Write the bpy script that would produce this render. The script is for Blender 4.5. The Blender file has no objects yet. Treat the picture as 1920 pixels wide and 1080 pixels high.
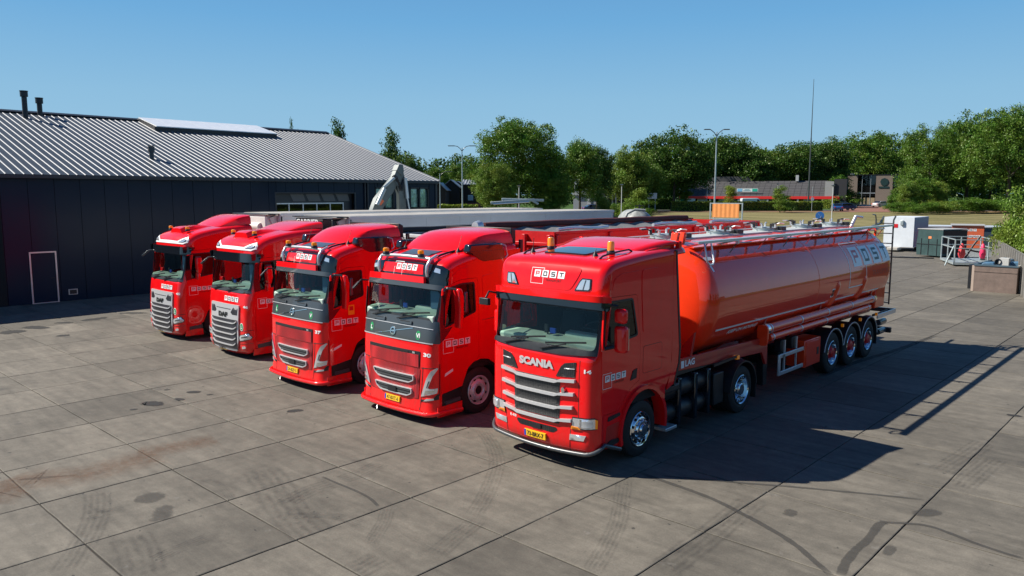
import bpy, bmesh, math, random
import numpy as np
from mathutils import Vector, Matrix
from mathutils.geometry import delaunay_2d_cdt
R = math.radians
random.seed(7); rng = np.random.default_rng(7)
SC = bpy.context.scene; COL = SC.collection
# ------------------------------------------------------------ camera, sky, sun, exposure
CX, CY, CZ = 8.49, -9.592, 4.568
YAW, PITCH, FPX = 43.114, 6.948, 1439.6
cam = bpy.data.cameras.new('camera'); cam_o = bpy.data.objects.new('camera', cam); COL.objects.link(cam_o)
cam.sensor_width = 36.0; cam.lens = 36.0 * FPX / 1920; cam.clip_start = 0.1; cam.clip_end = 5000
cam_o.location = (CX, CY, CZ); cam_o.rotation_euler = (R(90 - PITCH), 0, R(YAW))
SC.camera = cam_o
SUNV = Vector((-.874, -.645, 1)).normalized(); SUN_EL = math.asin(SUNV.z); SUN_ROT = math.atan2(SUNV.x, SUNV.y)
world = bpy.data.worlds.new("World"); SC.world = world; world.use_nodes = True
wn = world.node_tree; wn.nodes.clear()
sky = wn.nodes.new('ShaderNodeTexSky'); sky.sky_type = 'NISHITA'; sky.sun_disc = False
sky.sun_elevation = SUN_EL; sky.sun_rotation = SUN_ROT; sky.altitude = 0; sky.air_density = 1.0; sky.dust_density = 0.4; sky.ozone_density = 2.6
bgn = wn.nodes.new('ShaderNodeBackground'); bgn.inputs[1].default_value = 0.05; SKYK = 1.0
won = wn.nodes.new('ShaderNodeOutputWorld')
tcw = wn.nodes.new('ShaderNodeTexCoord'); spw = wn.nodes.new('ShaderNodeSeparateXYZ'); wn.links.new(tcw.outputs['Generated'], spw.inputs[0])
rw = wn.nodes.new('ShaderNodeValToRGB'); wn.links.new(spw.outputs[2], rw.inputs[0]); el = rw.color_ramp.elements
SKYC = ((0.0, (4.4, 7.5, 9.9)), (.06, (4.0, 7.2, 9.9)), (.117, (3.5, 6.8, 9.8)), (.21, (2.1, 5.5, 9.5)), (.40, (.9, 2.9, 6.9)), (.65, (.35, 1.3, 4.0)), (1.0, (.2, .8, 2.8)))
el[0].position = 0; el[0].color = (*[c / 10 for c in SKYC[0][1]], 1); el[1].position = 1; el[1].color = (*[c / 10 for c in SKYC[-1][1]], 1)
for p_, c_ in SKYC[1:-1]: e_ = el.new(p_); e_.color = (*[c / 10 for c in c_], 1)
gn = wn.nodes.new('ShaderNodeVectorMath'); gn.operation = 'SCALE'; gn.inputs[3].default_value = 9.5 * SKYK; wn.links.new(rw.outputs[0], gn.inputs[0])
mxw = wn.nodes.new('ShaderNodeMix'); mxw.data_type = 'RGBA'; mxw.inputs[0].default_value = .95; wn.links.new(sky.outputs[0], mxw.inputs[6]); wn.links.new(gn.outputs[0], mxw.inputs[7])
wn.links.new(mxw.outputs[2], bgn.inputs[0]); wn.links.new(bgn.outputs[0], won.inputs[0])
sun = bpy.data.lights.new('sun', 'SUN'); sun.energy = 5.0; sun.angle = R(0.5); sun.color = (1.0, .94, .84)
sun_o = bpy.data.objects.new('sun', sun); COL.objects.link(sun_o)
sun_o.rotation_euler = SUNV.to_track_quat('Z', 'Y').to_euler(); sun_o.location = (-20, -20, 30)
vs = SC.view_settings; vs.view_transform = 'Standard'; vs.look = 'None'; vs.exposure = 0.68; vs.gamma = 1.0; vs.use_curve_mapping = False
try:
    SC.cycles.max_bounces = 8; SC.cycles.transparent_max_bounces = 12; SC.cycles.use_denoising = True
except Exception: pass

# ------------------------------------------------------------ materials
MATS = {}
def mat(name, col, rough=.5, metal=0.0, coat=0.0, spec=.5, var=0.0, vscale=3.0, bump=0.0, bscale=40.0, alpha=None, emit=None, rnd=0.0, trans=0.0):
    if name in MATS: return MATS[name]
    m = bpy.data.materials.new(name); m.use_nodes = True; nt = m.node_tree; b = nt.nodes['Principled BSDF']
    c = (*col, 1) if len(col) == 3 else col
    b.inputs['Base Color'].default_value = c; b.inputs['Roughness'].default_value = rough; b.inputs['Metallic'].default_value = metal
    b.inputs['Coat Weight'].default_value = coat; b.inputs['Coat Roughness'].default_value = .03; b.inputs['Coat IOR'].default_value = 1.55 if 'tank' in name else 1.5; b.inputs['Specular IOR Level'].default_value = spec
    if trans: b.inputs['Transmission Weight'].default_value = trans
    if var or rnd:
        tc = nt.nodes.new('ShaderNodeTexCoord'); n = nt.nodes.new('ShaderNodeTexNoise'); n.inputs['Scale'].default_value = vscale; n.inputs['Detail'].default_value = 6; n.inputs['Roughness'].default_value = .65
        nt.links.new(tc.outputs['Object'], n.inputs['Vector'])
        hv = nt.nodes.new('ShaderNodeHueSaturation'); hv.inputs['Color'].default_value = c
        mr = nt.nodes.new('ShaderNodeMapRange'); mr.inputs[1].default_value = .3; mr.inputs[2].default_value = .7; mr.inputs[3].default_value = 1 - var; mr.inputs[4].default_value = 1 + var
        nt.links.new(n.outputs[0], mr.inputs[0])
        if rnd:
            oi = nt.nodes.new('ShaderNodeObjectInfo'); m2 = nt.nodes.new('ShaderNodeMapRange'); m2.inputs[3].default_value = 1 - rnd; m2.inputs[4].default_value = 1 + rnd
            nt.links.new(oi.outputs['Random'], m2.inputs[0]); mm = nt.nodes.new('ShaderNodeMath'); mm.operation = 'MULTIPLY'
            nt.links.new(mr.outputs[0], mm.inputs[0]); nt.links.new(m2.outputs[0], mm.inputs[1]); nt.links.new(mm.outputs[0], hv.inputs['Value'])
        else: nt.links.new(mr.outputs[0], hv.inputs['Value'])
        nt.links.new(hv.outputs[0], b.inputs['Base Color'])
        mr2 = nt.nodes.new('ShaderNodeMapRange'); mr2.inputs[3].default_value = max(0.02, rough - .06 - var * .2); mr2.inputs[4].default_value = rough + .06 + var * .2
        nt.links.new(n.outputs[0], mr2.inputs[0]); nt.links.new(mr2.outputs[0], b.inputs['Roughness'])
    if bump:
        tc = nt.nodes.new('ShaderNodeTexCoord'); n = nt.nodes.new('ShaderNodeTexNoise'); n.inputs['Scale'].default_value = bscale; n.inputs['Detail'].default_value = 4
        bp = nt.nodes.new('ShaderNodeBump'); bp.inputs['Strength'].default_value = bump; bp.inputs['Distance'].default_value = .02
        nt.links.new(tc.outputs['Object'], n.inputs['Vector']); nt.links.new(n.outputs[0], bp.inputs['Height']); nt.links.new(bp.outputs[0], b.inputs['Normal'])
    if emit: b.inputs['Emission Color'].default_value = (*emit[0], 1); b.inputs['Emission Strength'].default_value = emit[1]
    MATS[name] = m; return m
RED = mat('red_paint', (.82, .004, .007), .34, 0, 1.0, .06, var=.05, vscale=2.0)
def road_film(m, amt):
    nt = m.node_tree; b = nt.nodes['Principled BSDF']; L = nt.links; src = b.inputs['Base Color'].links[0].from_socket
    tc = nt.nodes.new('ShaderNodeTexCoord'); sp = nt.nodes.new('ShaderNodeSeparateXYZ'); L.new(tc.outputs['Object'], sp.inputs[0])
    r = nt.nodes.new('ShaderNodeMapRange'); r.inputs[1].default_value = .15; r.inputs[2].default_value = 1.3; r.inputs[3].default_value = 1; r.inputs[4].default_value = .12; L.new(sp.outputs[2], r.inputs[0])
    mp = nt.nodes.new('ShaderNodeMapping'); mp.inputs['Scale'].default_value = (3, 3, .7); L.new(tc.outputs['Object'], mp.inputs[0]); n = nt.nodes.new('ShaderNodeTexNoise'); n.inputs['Scale'].default_value = 2.5; n.inputs['Detail'].default_value = 8; n.inputs['Roughness'].default_value = .7; L.new(mp.outputs[0], n.inputs['Vector'])
    q = nt.nodes.new('ShaderNodeMapRange'); q.inputs[1].default_value = .42; q.inputs[2].default_value = .75; q.inputs[4].default_value = amt; L.new(n.outputs[0], q.inputs[0])
    k = nt.nodes.new('ShaderNodeMath'); k.operation = 'MULTIPLY'; L.new(r.outputs[0], k.inputs[0]); L.new(q.outputs[0], k.inputs[1])
    x = nt.nodes.new('ShaderNodeMix'); x.data_type = 'RGBA'; x.inputs[7].default_value = (.10, .075, .055, 1); L.new(k.outputs[0], x.inputs[0]); L.new(src, x.inputs[6]); L.new(x.outputs[2], b.inputs['Base Color'])
    cw = nt.nodes.new('ShaderNodeMath'); cw.operation = 'SUBTRACT'; cw.inputs[0].default_value = 1.0; L.new(k.outputs[0], cw.inputs[1]); L.new(cw.outputs[0], b.inputs['Coat Weight'])
road_film(RED, .55)
RED2 = mat('tank_red_paint', (.92, .052, .012), .32, 0, 1.0, .06, var=.05, vscale=1.2)
road_film(RED2, .35)
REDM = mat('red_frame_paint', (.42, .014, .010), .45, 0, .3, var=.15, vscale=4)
REDC = mat('container_red', (.50, .008, .010), .42, 0, .3, var=.14, vscale=2)
BLACK = mat('black_plastic', (.012, .013, .016), .45, var=.2, vscale=8)
DARK = mat('dark_void', (.004, .004, .005), .8)
GLOSSB = mat('gloss_black', (.008, .010, .014), .1, 0, .6)
GREYV = mat('grey_panel_paint', (.055, .062, .068), .3, 0, .5)
SILVER = mat('silver_trim', (.56, .56, .57), .34, .30)
CHROME = mat('chrome', (.78, .79, .80), .12, 1.0)
ALU = mat('aluminium', (.60, .62, .64), .30, .6, var=.1, vscale=10)
WHITE = mat('white_decal', (.80, .80, .80), .35)
LGREY = mat('pale_decal', (.78, .80, .80), .35)
INK = mat('black_ink', (.01, .012, .012), .4)
REDINK = mat('red_ink', (.55, .01, .015), .35)
GREEN = mat('green_sticker', (.02, .28, .09), .35)
RUBBER = mat('tyre_rubber', (.014, .014, .015), .75, var=.3, vscale=9, bump=.3, bscale=30)
AMBER = mat('amber_lens', (.85, .25, .01), .15, 0, .5, emit=((.9, .25, .0), .08))
YEL = mat('plate_yellow', (.85, .50, .02), .35)
BLUEP = mat('plate_blue', (.01, .06, .40), .35)
LAMPW = mat('lamp_reflector', (.75, .77, .80), .12, .7)
DASH = mat('dashboard_plastic', (.42, .52, .44), .6, var=.15)
SEAT = mat('seat_fabric', (.03, .03, .035), .8)
REDREFL = mat('red_reflection_tone', (.22, .01, .012), .8, var=.2, vscale=12)
BLUEB = mat('blue_blind', (.08, .16, .26), .6)
GALV = mat('galvanised_steel', (.40, .46, .47), .45, .5, var=.15, vscale=6)
WALK = mat('walkway_grating', (.50, .51, .50), .5, .2, var=.12, vscale=12)

def glass_mat(name, tint, refl=.5):
    m = bpy.data.materials.new(name); m.use_nodes = True; nt = m.node_tree; nt.nodes.clear()
    o = nt.nodes.new('ShaderNodeOutputMaterial'); tr = nt.nodes.new('ShaderNodeBsdfTransparent'); tr.inputs[0].default_value = (*tint, 1)
    gl = nt.nodes.new('ShaderNodeBsdfGlossy'); gl.inputs['Roughness'].default_value = .02; gl.inputs[0].default_value = (.95, 1, .98, 1)
    fr = nt.nodes.new('ShaderNodeFresnel'); fr.inputs[0].default_value = 1.52
    mp = nt.nodes.new('ShaderNodeMath'); mp.operation = 'MULTIPLY_ADD'; mp.inputs[1].default_value = .7; mp.inputs[2].default_value = (refl - .5) * .05
    mx = nt.nodes.new('ShaderNodeMixShader'); nt.links.new(fr.outputs[0], mp.inputs[0]); nt.links.new(mp.outputs[0], mx.inputs[0])
    nt.links.new(tr.outputs[0], mx.inputs[1]); nt.links.new(gl.outputs[0], mx.inputs[2]); nt.links.new(mx.outputs[0], o.inputs[0]); MATS[name] = m; return m
GLASS = glass_mat('windscreen_glass', (.80, .93, .88)); GLASSD = glass_mat('side_glass', (.55, .68, .62)); GLASSX = glass_mat('dark_window_glass', (.10, .12, .13), 1.0)
def mesh_grille(name, c0, c1, sc, metal=0.0):
    m = bpy.data.materials.new(name); m.use_nodes = True; nt = m.node_tree; b = nt.nodes['Principled BSDF']
    tc = nt.nodes.new('ShaderNodeTexCoord'); mp = nt.nodes.new('ShaderNodeMapping'); mp.inputs['Scale'].default_value = (sc, sc, sc * 1.9)
    vo = nt.nodes.new('ShaderNodeTexVoronoi'); vo.inputs['Scale'].default_value = 1; vo.inputs['Randomness'].default_value = 0.0; vo.feature = 'F1'
    cr = nt.nodes.new('ShaderNodeValToRGB'); cr.color_ramp.elements[0].position = .35; cr.color_ramp.elements[1].position = .48
    cr.color_ramp.elements[0].color = (*c1, 1); cr.color_ramp.elements[1].color = (*c0, 1)
    bp = nt.nodes.new('ShaderNodeBump'); bp.inputs['Strength'].default_value = .9; bp.inputs['Distance'].default_value = .01
    nt.links.new(tc.outputs['Object'], mp.inputs[0]); nt.links.new(mp.outputs[0], vo.inputs['Vector']); nt.links.new(vo.outputs['Distance'], cr.inputs[0])
    nt.links.new(cr.outputs[0], b.inputs['Base Color']); nt.links.new(vo.outputs['Distance'], bp.inputs['Height']); nt.links.new(bp.outputs[0], b.inputs['Normal'])
    b.inputs['Roughness'].default_value = .35; b.inputs['Metallic'].default_value = metal; MATS[name] = m; return m
GRB = mesh_grille('black_honeycomb', (.018, .018, .02), (.003, .003, .003), 26)
GRR = mesh_grille('red_honeycomb', (.55, .02, .025), (.10, .004, .005), 24)
GRS = mesh_grille('dark_honeycomb', (.035, .035, .045), (.004, .004, .006), 26)

# ------------------------------------------------------------ object helpers
def link(name, me, parent=None, mats=None, smooth=None, bevel=None, loc=None):
    o = bpy.data.objects.new(name, me); COL.objects.link(o)
    if mats is not None:
        if not isinstance(mats, (list, tuple)): mats = [mats]
        if not me.materials:
            for m in mats: me.materials.append(m)
    if smooth is not None:
        me.shade_smooth()
        if smooth < 179: me.set_sharp_from_angle(angle=R(smooth))
    if parent: o.parent = parent
    if loc: o.location = loc
    if bevel:
        b = o.modifiers.new('bevel', 'BEVEL'); b.width = bevel; b.segments = 2; b.limit_method = 'ANGLE'; b.angle_limit = R(40)
        me.shade_smooth(); me.set_sharp_from_angle(angle=R(50))
    return o
def tag(o, label=None, cat=None, group=None, kind=None):
    if label: o['label'] = label
    if cat: o['category'] = cat
    if group: o['group'] = group
    if kind: o['kind'] = kind
    return o
def empty(name, loc=(0, 0, 0), rz=0):
    o = bpy.data.objects.new(name, None); COL.objects.link(o); o.location = loc; o.rotation_euler = (0, 0, rz); o.empty_display_size = .3; return o
def copy_tree(o, parent=None):
    c = o.copy(); COL.objects.link(c); c.parent = parent
    for ch in o.children: copy_tree(ch, c)
    return c
class MB:
    def __init__(s): s.v = []; s.f = []; s.m = []
    def add(s, vs, fs, mi=0):
        b = len(s.v); s.v += [tuple(v) for v in vs]; s.f += [tuple(i + b for i in f) for f in fs]; s.m += [mi] * len(fs); return s
    def box(s, x0, x1, y0, y1, z0, z1, mi=0):
        if x0 > x1: x0, x1 = x1, x0
        if y0 > y1: y0, y1 = y1, y0
        if z0 > z1: z0, z1 = z1, z0
        return s.add([(x0, y0, z0), (x1, y0, z0), (x1, y1, z0), (x0, y1, z0), (x0, y0, z1), (x1, y0, z1), (x1, y1, z1), (x0, y1, z1)],
                     [(0, 3, 2, 1), (4, 5, 6, 7), (0, 1, 5, 4), (1, 2, 6, 5), (2, 3, 7, 6), (3, 0, 4, 7)], mi)
    def bar(s, p, q, w, h, mi=0, up=(0, 0, 1)):
        p = Vector(p); q = Vector(q); d = (q - p).normalized(); u = Vector(up)
        if abs(d.dot(u)) > .99: u = Vector((0, 1, 0))
        a = d.cross(u).normalized(); c = a.cross(d).normalized(); vs = []
        for e in (p, q):
            for (i, j) in ((-1, -1), (1, -1), (1, 1), (-1, 1)): vs.append(e + a * i * w / 2 + c * j * h / 2)
        return s.add(vs, [(0, 1, 2, 3)[::-1], (4, 5, 6, 7), (0, 1, 5, 4), (1, 2, 6, 5), (2, 3, 7, 6), (3, 0, 4, 7)], mi)
    def cyl(s, p, q, r, n=12, r2=None, mi=0, cap=True):
        p = Vector(p); q = Vector(q); d = (q - p).normalized(); u = Vector((0, 0, 1)) if abs(d.z) < .9 else Vector((1, 0, 0))
        a = d.cross(u).normalized(); c = d.cross(a); r2 = r if r2 is None else r2; vs = []
        for e, rr in ((p, r), (q, r2)):
            for i in range(n):
                t = 2 * math.pi * i / n; vs.append(e + a * math.cos(t) * rr + c * math.sin(t) * rr)
        fs = [(i, (i + 1) % n, n + (i + 1) % n, n + i) for i in range(n)]
        if cap: fs += [tuple(range(n))[::-1], tuple(range(n, 2 * n))]
        return s.add(vs, fs, mi)
    def tube(s, pts, r, n=8, mi=0):
        pts = [Vector(p) for p in pts]; rings = []; u0 = None
        for i, p in enumerate(pts):
            d = (pts[min(i + 1, len(pts) - 1)] - pts[max(i - 1, 0)]).normalized()
            if u0 is None: u0 = Vector((0, 0, 1)) if abs(d.z) < .9 else Vector((1, 0, 0))
            a = d.cross(u0).normalized(); c = a.cross(d).normalized(); u0 = c
            rings.append([p + a * math.cos(2 * math.pi * k / n) * r + c * math.sin(2 * math.pi * k / n) * r for k in range(n)])
        vs = [v for rg in rings for v in rg]; fs = []
        for i in range(len(rings) - 1):
            for k in range(n): fs.append((i * n + k, i * n + (k + 1) % n, (i + 1) * n + (k + 1) % n, (i + 1) * n + k))
        fs += [tuple(range(n)), tuple(range((len(rings) - 1) * n, len(rings) * n))[::-1]]
        return s.add(vs, fs, mi)
    def lathe(s, prof, c=(0, 0, 0), n=28, mi=0, axis='X', sgn=1):
        vs = []
        for (h, r) in prof:
            for k in range(n):
                t = 2 * math.pi * k / n; ca, sa = math.cos(t) * r, math.sin(t) * r
                vs.append((c[0] + sgn * h, c[1] + ca, c[2] + sa) if axis == 'X' else ((c[0] + ca, c[1] + sgn * h, c[2] + sa) if axis == 'Y' else (c[0] + ca, c[1] + sa, c[2] + sgn * h)))
        fs = []
        for i in range(len(prof) - 1):
            for k in range(n): fs.append((i * n + k, i * n + (k + 1) % n, (i + 1) * n + (k + 1) % n, (i + 1) * n + k))
        return s.add(vs, fs, mi)
    def prism(s, poly, lo, hi, axis='X', mi=0):
        n = len(poly)
        def P(u, v, w): return (w, u, v) if axis == 'X' else ((u, w, v) if axis == 'Y' else (u, v, w))
        vs = [P(u, v, lo) for u, v in poly] + [P(u, v, hi) for u, v in poly]
        return s.add(vs, [tuple(range(n))[::-1], tuple(range(n, 2 * n))] + [(i, (i + 1) % n, n + (i + 1) % n, n + i) for i in range(n)], mi)
    def build(s, name, mats, parent=None, smooth=None, bevel=None, loc=None, fixn=True):
        me = bpy.data.meshes.new(name); me.from_pydata(s.v, [], s.f)
        me.polygons.foreach_set('material_index', s.m)
        if fixn:
            bm = bmesh.new(); bm.from_mesh(me); bmesh.ops.recalc_face_normals(bm, faces=bm.faces); bm.to_mesh(me); bm.free()
        me.update(); return link(name, me, parent, mats, smooth, bevel, loc)

def pip(x, y, poly):
    c = False; n = len(poly); j = n - 1
    for i in range(n):
        xi, yi = poly[i]; xj, yj = poly[j]
        if (yi > y) != (yj > y) and x < (xj - xi) * (y - yi) / (yj - yi) + xi: c = not c
        j = i
    return c
def densify(poly, st):
    out = []
    for i in range(len(poly)):
        a = poly[i]; b = poly[(i + 1) % len(poly)]; L = math.hypot(b[0] - a[0], b[1] - a[1]); k = max(1, int(math.ceil(L / st)))
        for j in range(k): out.append((a[0] + (b[0] - a[0]) * j / k, a[1] + (b[1] - a[1]) * j / k))
    return out
def rpoly(poly, r, n=4):
    "round the corners of a 2D polygon"
    out = []; m = len(poly)
    for i in range(m):
        p = Vector(poly[i]); a = Vector(poly[i - 1]); b = Vector(poly[(i + 1) % m]); da = (a - p); db = (b - p)
        rr = min(r, da.length * .45, db.length * .45); A = p + da.normalized() * rr; B = p + db.normalized() * rr
        for k in range(n + 1):
            t = k / n; q = A * (1 - t) ** 2 + p * 2 * t * (1 - t) + B * t * t; out.append((q.x, q.y))
    return out
def inset(poly, d):
    n = len(poly); ar = sum(poly[i][0] * poly[(i + 1) % n][1] - poly[(i + 1) % n][0] * poly[i][1] for i in range(n)); sg = 1 if ar > 0 else -1; out = []
    for i in range(n):
        p = Vector(poly[i]); a = (p - Vector(poly[i - 1])); b = (Vector(poly[(i + 1) % n]) - p)
        if a.length < 1e-6 or b.length < 1e-6: out.append(tuple(p)); continue
        a.normalize(); b.normalize(); na = Vector((-a.y, a.x)) * sg; nb = Vector((-b.y, b.x)) * sg; m = (na + nb)
        if m.length < 1e-3: out.append(tuple(p)); continue
        m.normalize(); out.append(tuple(p + m * d / max(.4, m.dot(na))))
    return out
def cdt(outline, holes, st):
    loops = [densify(outline, st)] + [densify(h, st) for h in holes]
    vs = []; es = []
    for lp in loops:
        b = len(vs); n = len(lp); vs += lp; es += [(b + i, b + (i + 1) % n) for i in range(n)]
    o = loops[0]; xs = [p[0] for p in o]; ys = [p[1] for p in o]
    nx = int((max(xs) - min(xs)) / st); ny = int((max(ys) - min(ys)) / st); bp = np.array(vs)
    for i in range(1, nx + 1):
        for j in range(1, ny + 1):
            x = min(xs) + (i) * (max(xs) - min(xs)) / (nx + 1); y = min(ys) + (j) * (max(ys) - min(ys)) / (ny + 1)
            if pip(x, y, o) and not any(pip(x, y, h) for h in loops[1:]) and np.min((bp[:, 0] - x) ** 2 + (bp[:, 1] - y) ** 2) > (st * .35) ** 2: vs.append((x, y))
    V, E, F, *_ = delaunay_2d_cdt([Vector(v) for v in vs], es, [], 0, 1e-6)
    fs = []
    for f in F:
        cx = sum(V[i].x for i in f) / len(f); cy = sum(V[i].y for i in f) / len(f)
        if pip(cx, cy, o) and not any(pip(cx, cy, h) for h in loops[1:]): fs.append(tuple(f))
    return [(v.x, v.y) for v in V], fs
def sheet(name, outline, M, m, parent, d=0.0, th=None, holes=(), st=.08, smooth=True, flip=False):
    """a panel: 2D outline (with holes) mapped by M(u,v,d) to 3D, d proud of the skin, with edge skirt of depth th"""
    V, F = cdt(outline, holes, st); th = (d + .004) if th is None else th
    vs = [M(u, v, d) for u, v in V]; fs = list(F); cnt = {}
    for f in F:
        for i in range(len(f)):
            e = (f[i], f[(i + 1) % len(f)]); cnt[frozenset(e)] = cnt.get(frozenset(e), []) + [e]
    top = len(fs)
    for k, es in cnt.items():
        if len(es) == 1:
            a, b = es[0]; n = len(vs)
            vs += [M(*V[a], d), M(*V[b], d), M(*V[b], d - th), M(*V[a], d - th)]; fs.append((n + 1, n, n + 3, n + 2))
    if flip: fs = [f[::-1] for f in fs]
    me = bpy.data.meshes.new(name); me.from_pydata([tuple(v) for v in vs], [], fs)
    me.polygons.foreach_set('use_smooth', [smooth and i < top for i in range(len(fs))]); me.update()
    return link(name, me, parent, m)
_tc = {}
def text2d(s, size, bold=0.0, sx=1.0, shear=0):
    k = (s, size, bold, sx, shear)
    if k in _tc: return _tc[k]
    cu = bpy.data.curves.new('txt', 'FONT'); cu.body = s; cu.size = size; cu.offset = bold; cu.resolution_u = 3; cu.shear = shear
    o = bpy.data.objects.new('txt', cu); COL.objects.link(o); dg = bpy.context.evaluated_depsgraph_get(); me = bpy.data.meshes.new_from_object(o.evaluated_get(dg))
    V = [(v.co.x * sx, v.co.y) for v in me.vertices]; F = [tuple(p.vertices) for p in me.polygons]
    bpy.data.objects.remove(o); bpy.data.curves.remove(cu); bpy.data.meshes.remove(me)
    w = max(v[0] for v in V); _tc[k] = (V, F, w); return _tc[k]
def lettering(name, s, size, u0, v0, M, m, parent, d=.004, bold=0.0, sx=1.0, du=1.0, dv=0.0, fit=None, shear=0):
    V, F, w = text2d(s, size, bold, sx, shear); k = 1.0 if fit is None else fit / w
    vs = [M(u0 + x * k * du, v0 + y + x * k * dv, d) for x, y in V]
    me = bpy.data.meshes.new(name); me.from_pydata([tuple(v) for v in vs], [], F); me.update(); return link(name, me, parent, m)
def rects_to(name, rects, M, mats, parent, d0=.003):
    "rects: (x0,y0,x1,y1,material index,layer)"
    mb = MB()
    for (x0, y0, x1, y1, mi, ly) in rects:
        n = max(1, int(abs(x1 - x0) / .12)); k = max(1, int(abs(y1 - y0) / .12)); d = d0 + ly * .0015; vs = []; fs = []
        for j in range(k + 1):
            for i in range(n + 1): vs.append(M(x0 + (x1 - x0) * i / n, y0 + (y1 - y0) * j / k, d))
        for j in range(k):
            for i in range(n): a = j * (n + 1) + i; fs.append((a, a + 1, a + n + 2, a + n + 1))
        mb.add(vs, fs, mi)
    return mb.build(name, mats, parent, fixn=False)
def post_rects(h, u0=0, v0=0, outline=True, sq=1.12, lw=.035, du=1):
    "the white outlined square and the four letter tiles of the company logo; h = tile height"
    Rr = []; pitch = 1.39
    def r(x0, y0, x1, y1, mi, ly): Rr.append((u0 + du * x0 * h, v0 + y0 * h, u0 + du * x1 * h, v0 + y1 * h, mi, ly))
    if outline:
        x0, x1, y0, y1 = -.6, 1.68, -1.0, 1.3; t = .06
        r(x0, y0, x1, y0 + t, 0, 0); r(x0, y1 - t, x1, y1, 0, 0); r(x0, y0, x0 + t, y1, 0, 0); r(x1 - t, y0, x1, y1, 0, 0)
    for i in range(4): r(i * pitch, 0, i * pitch + sq, 1, 0 if i == 0 else 3, 1)
    w = .13; a, b, c, e = .24, .17, sq - .24, .83
    # P
    r(a, b, a + w, e, 2, 2); r(a + w, e - w, c, e, 2, 2); r(c - w, .45, c, e - w, 2, 2); r(a + w, .42, c, .42 + w, 2, 2)
    x = pitch; r(x + a, b, x + a + w, e, 1, 2); r(x + c - w, b, x + c, e, 1, 2); r(x + a + w, b, x + c - w, b + w, 1, 2); r(x + a + w, e - w, x + c - w, e, 1, 2)
    x = 2 * pitch; r(x + a, b, x + c, b + w, 1, 2); r(x + a, .44, x + c, .44 + w, 1, 2); r(x + a, e - w, x + c, e, 1, 2); r(x + a, .44 + w, x + a + w, e - w, 1, 2); r(x + c - w, b + w, x + c, .44, 1, 2)
    x = 3 * pitch; r(x + a - .03, e - w, x + c + .03, e, 1, 2); m = (a + c) / 2; r(x + m - w / 2, b, x + m + w / 2, e - w, 1, 2)
    return Rr
LOGOM = [WHITE, INK, REDINK, LGREY]
def logo(parent, h, u0, v0, M, outline=True, du=1, sub=True):
    o = rects_to('company_logo', post_rects(h, u0, v0, outline, du=du), M, LOGOM, parent)
    if sub: lettering('logo_subtext', 'TRANSPORT', h * .5, u0 + du * 2.05 * h, v0 - .55 * h, M, REDM if not outline else INK, parent, d=.004, du=du)
    return o

# ------------------------------------------------------------ cab skin
def smooth_poly(pts, it=3):
    for _ in range(it):
        q = [pts[0]]
        for a, b in zip(pts[:-1], pts[1:]):
            a = np.array(a); b = np.array(b); q += [tuple(a * .75 + b * .25), tuple(a * .25 + b * .75)]
        q.append(pts[-1]); pts = q
    return pts
class Skin:
    """body skin swept along a front-to-roof profile of (y, z, bow, corner radius); plane sides"""
    def __init__(s, prof, W, tap=0.0, ztap=2.0):
        s.W0 = W; s.tap = tap; s.ztap = ztap
        pts = np.array(smooth_poly([tuple(map(float, p)) for p in prof])); seg = np.hypot(np.diff(pts[:, 0]), np.diff(pts[:, 1])); t = np.r_[0, np.cumsum(seg)]
        s.L = t[-1]; s.ts = np.linspace(0, s.L, 260); s.p = np.array([np.interp(s.ts, t, pts[:, k]) for k in range(4)]).T
        dy = np.gradient(s.p[:, 0], s.ts); dz = np.gradient(s.p[:, 1], s.ts); ln = np.hypot(dy, dz); s.n = np.stack([-dz / ln, dy / ln], 1)
        s.af = W - .25; s.ax = s.af + .3927
        k = int(np.argmax(s.p[:, 1] > s.p[:, 1].max() - .3)); s.kz = max(k, 2)
    def W(s, z): return s.W0 - s.tap * max(0.0, z - s.ztap)
    def at(s, t):
        y, z, b, r = (np.interp(t, s.ts, s.p[:, k]) for k in range(4)); ny = np.interp(t, s.ts, s.n[:, 0]); nz = np.interp(t, s.ts, s.n[:, 1]); return y, z, b, r, ny, nz
    def tz(s, z):
        zz = s.p[:, 1]; return float(np.interp(z, np.maximum.accumulate(zz), s.ts))
    def Q(s, t):
        y, z, b, r, ny, nz = s.at(t); W = s.W(z); o = b * ((W - r) / W) ** 2 + r; return y - ny * o, z - nz * o
    def Mt(s, a, t, d=0.0):
        y, z, b, r, ny, nz = s.at(t); W = s.W(z); sg = 1 if a >= 0 else -1; a = abs(a)
        if a <= s.af:
            X = a * (W - r) / s.af; o = b * (X / W) ** 2; return (sg * X, y - ny * o + ny * d, z - nz * o + nz * d)
        th = min(1.0, (a - s.af) / .3927) * math.pi / 2; be = b * ((W - r) / W) ** 2; o = be + r * (1 - math.cos(th))
        return (sg * (W - r + (r) * math.sin(th) + d * math.sin(th)), y - ny * o + ny * d * math.cos(th), z - nz * o + nz * d * math.cos(th))
    def Mz(s, a, z, d=0.0): return s.Mt(a, s.tz(z), d)
    def S(s, sg):
        return lambda y, z, d=0.0: (sg * (s.W(z) + d), y, z)
    def side_outline(s, yb, zb, t0=0.0):
        o = [s.Q(t) for t in np.linspace(s.tz(zb) if t0 == 0 else t0, s.L, 60)]; o = [(float(a), float(b)) for a, b in o if a <= yb]
        return o
def mirror(poly): return [(-a, b) for a, b in poly][::-1]
def patchf(sk, name, poly, m, parent, d=.006, th=None, st=.09, zspace=True, holes=(), smooth=True):
    return sheet(name, poly, sk.Mz if zspace else sk.Mt, m, parent, d, th, holes, st, smooth)
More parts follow.
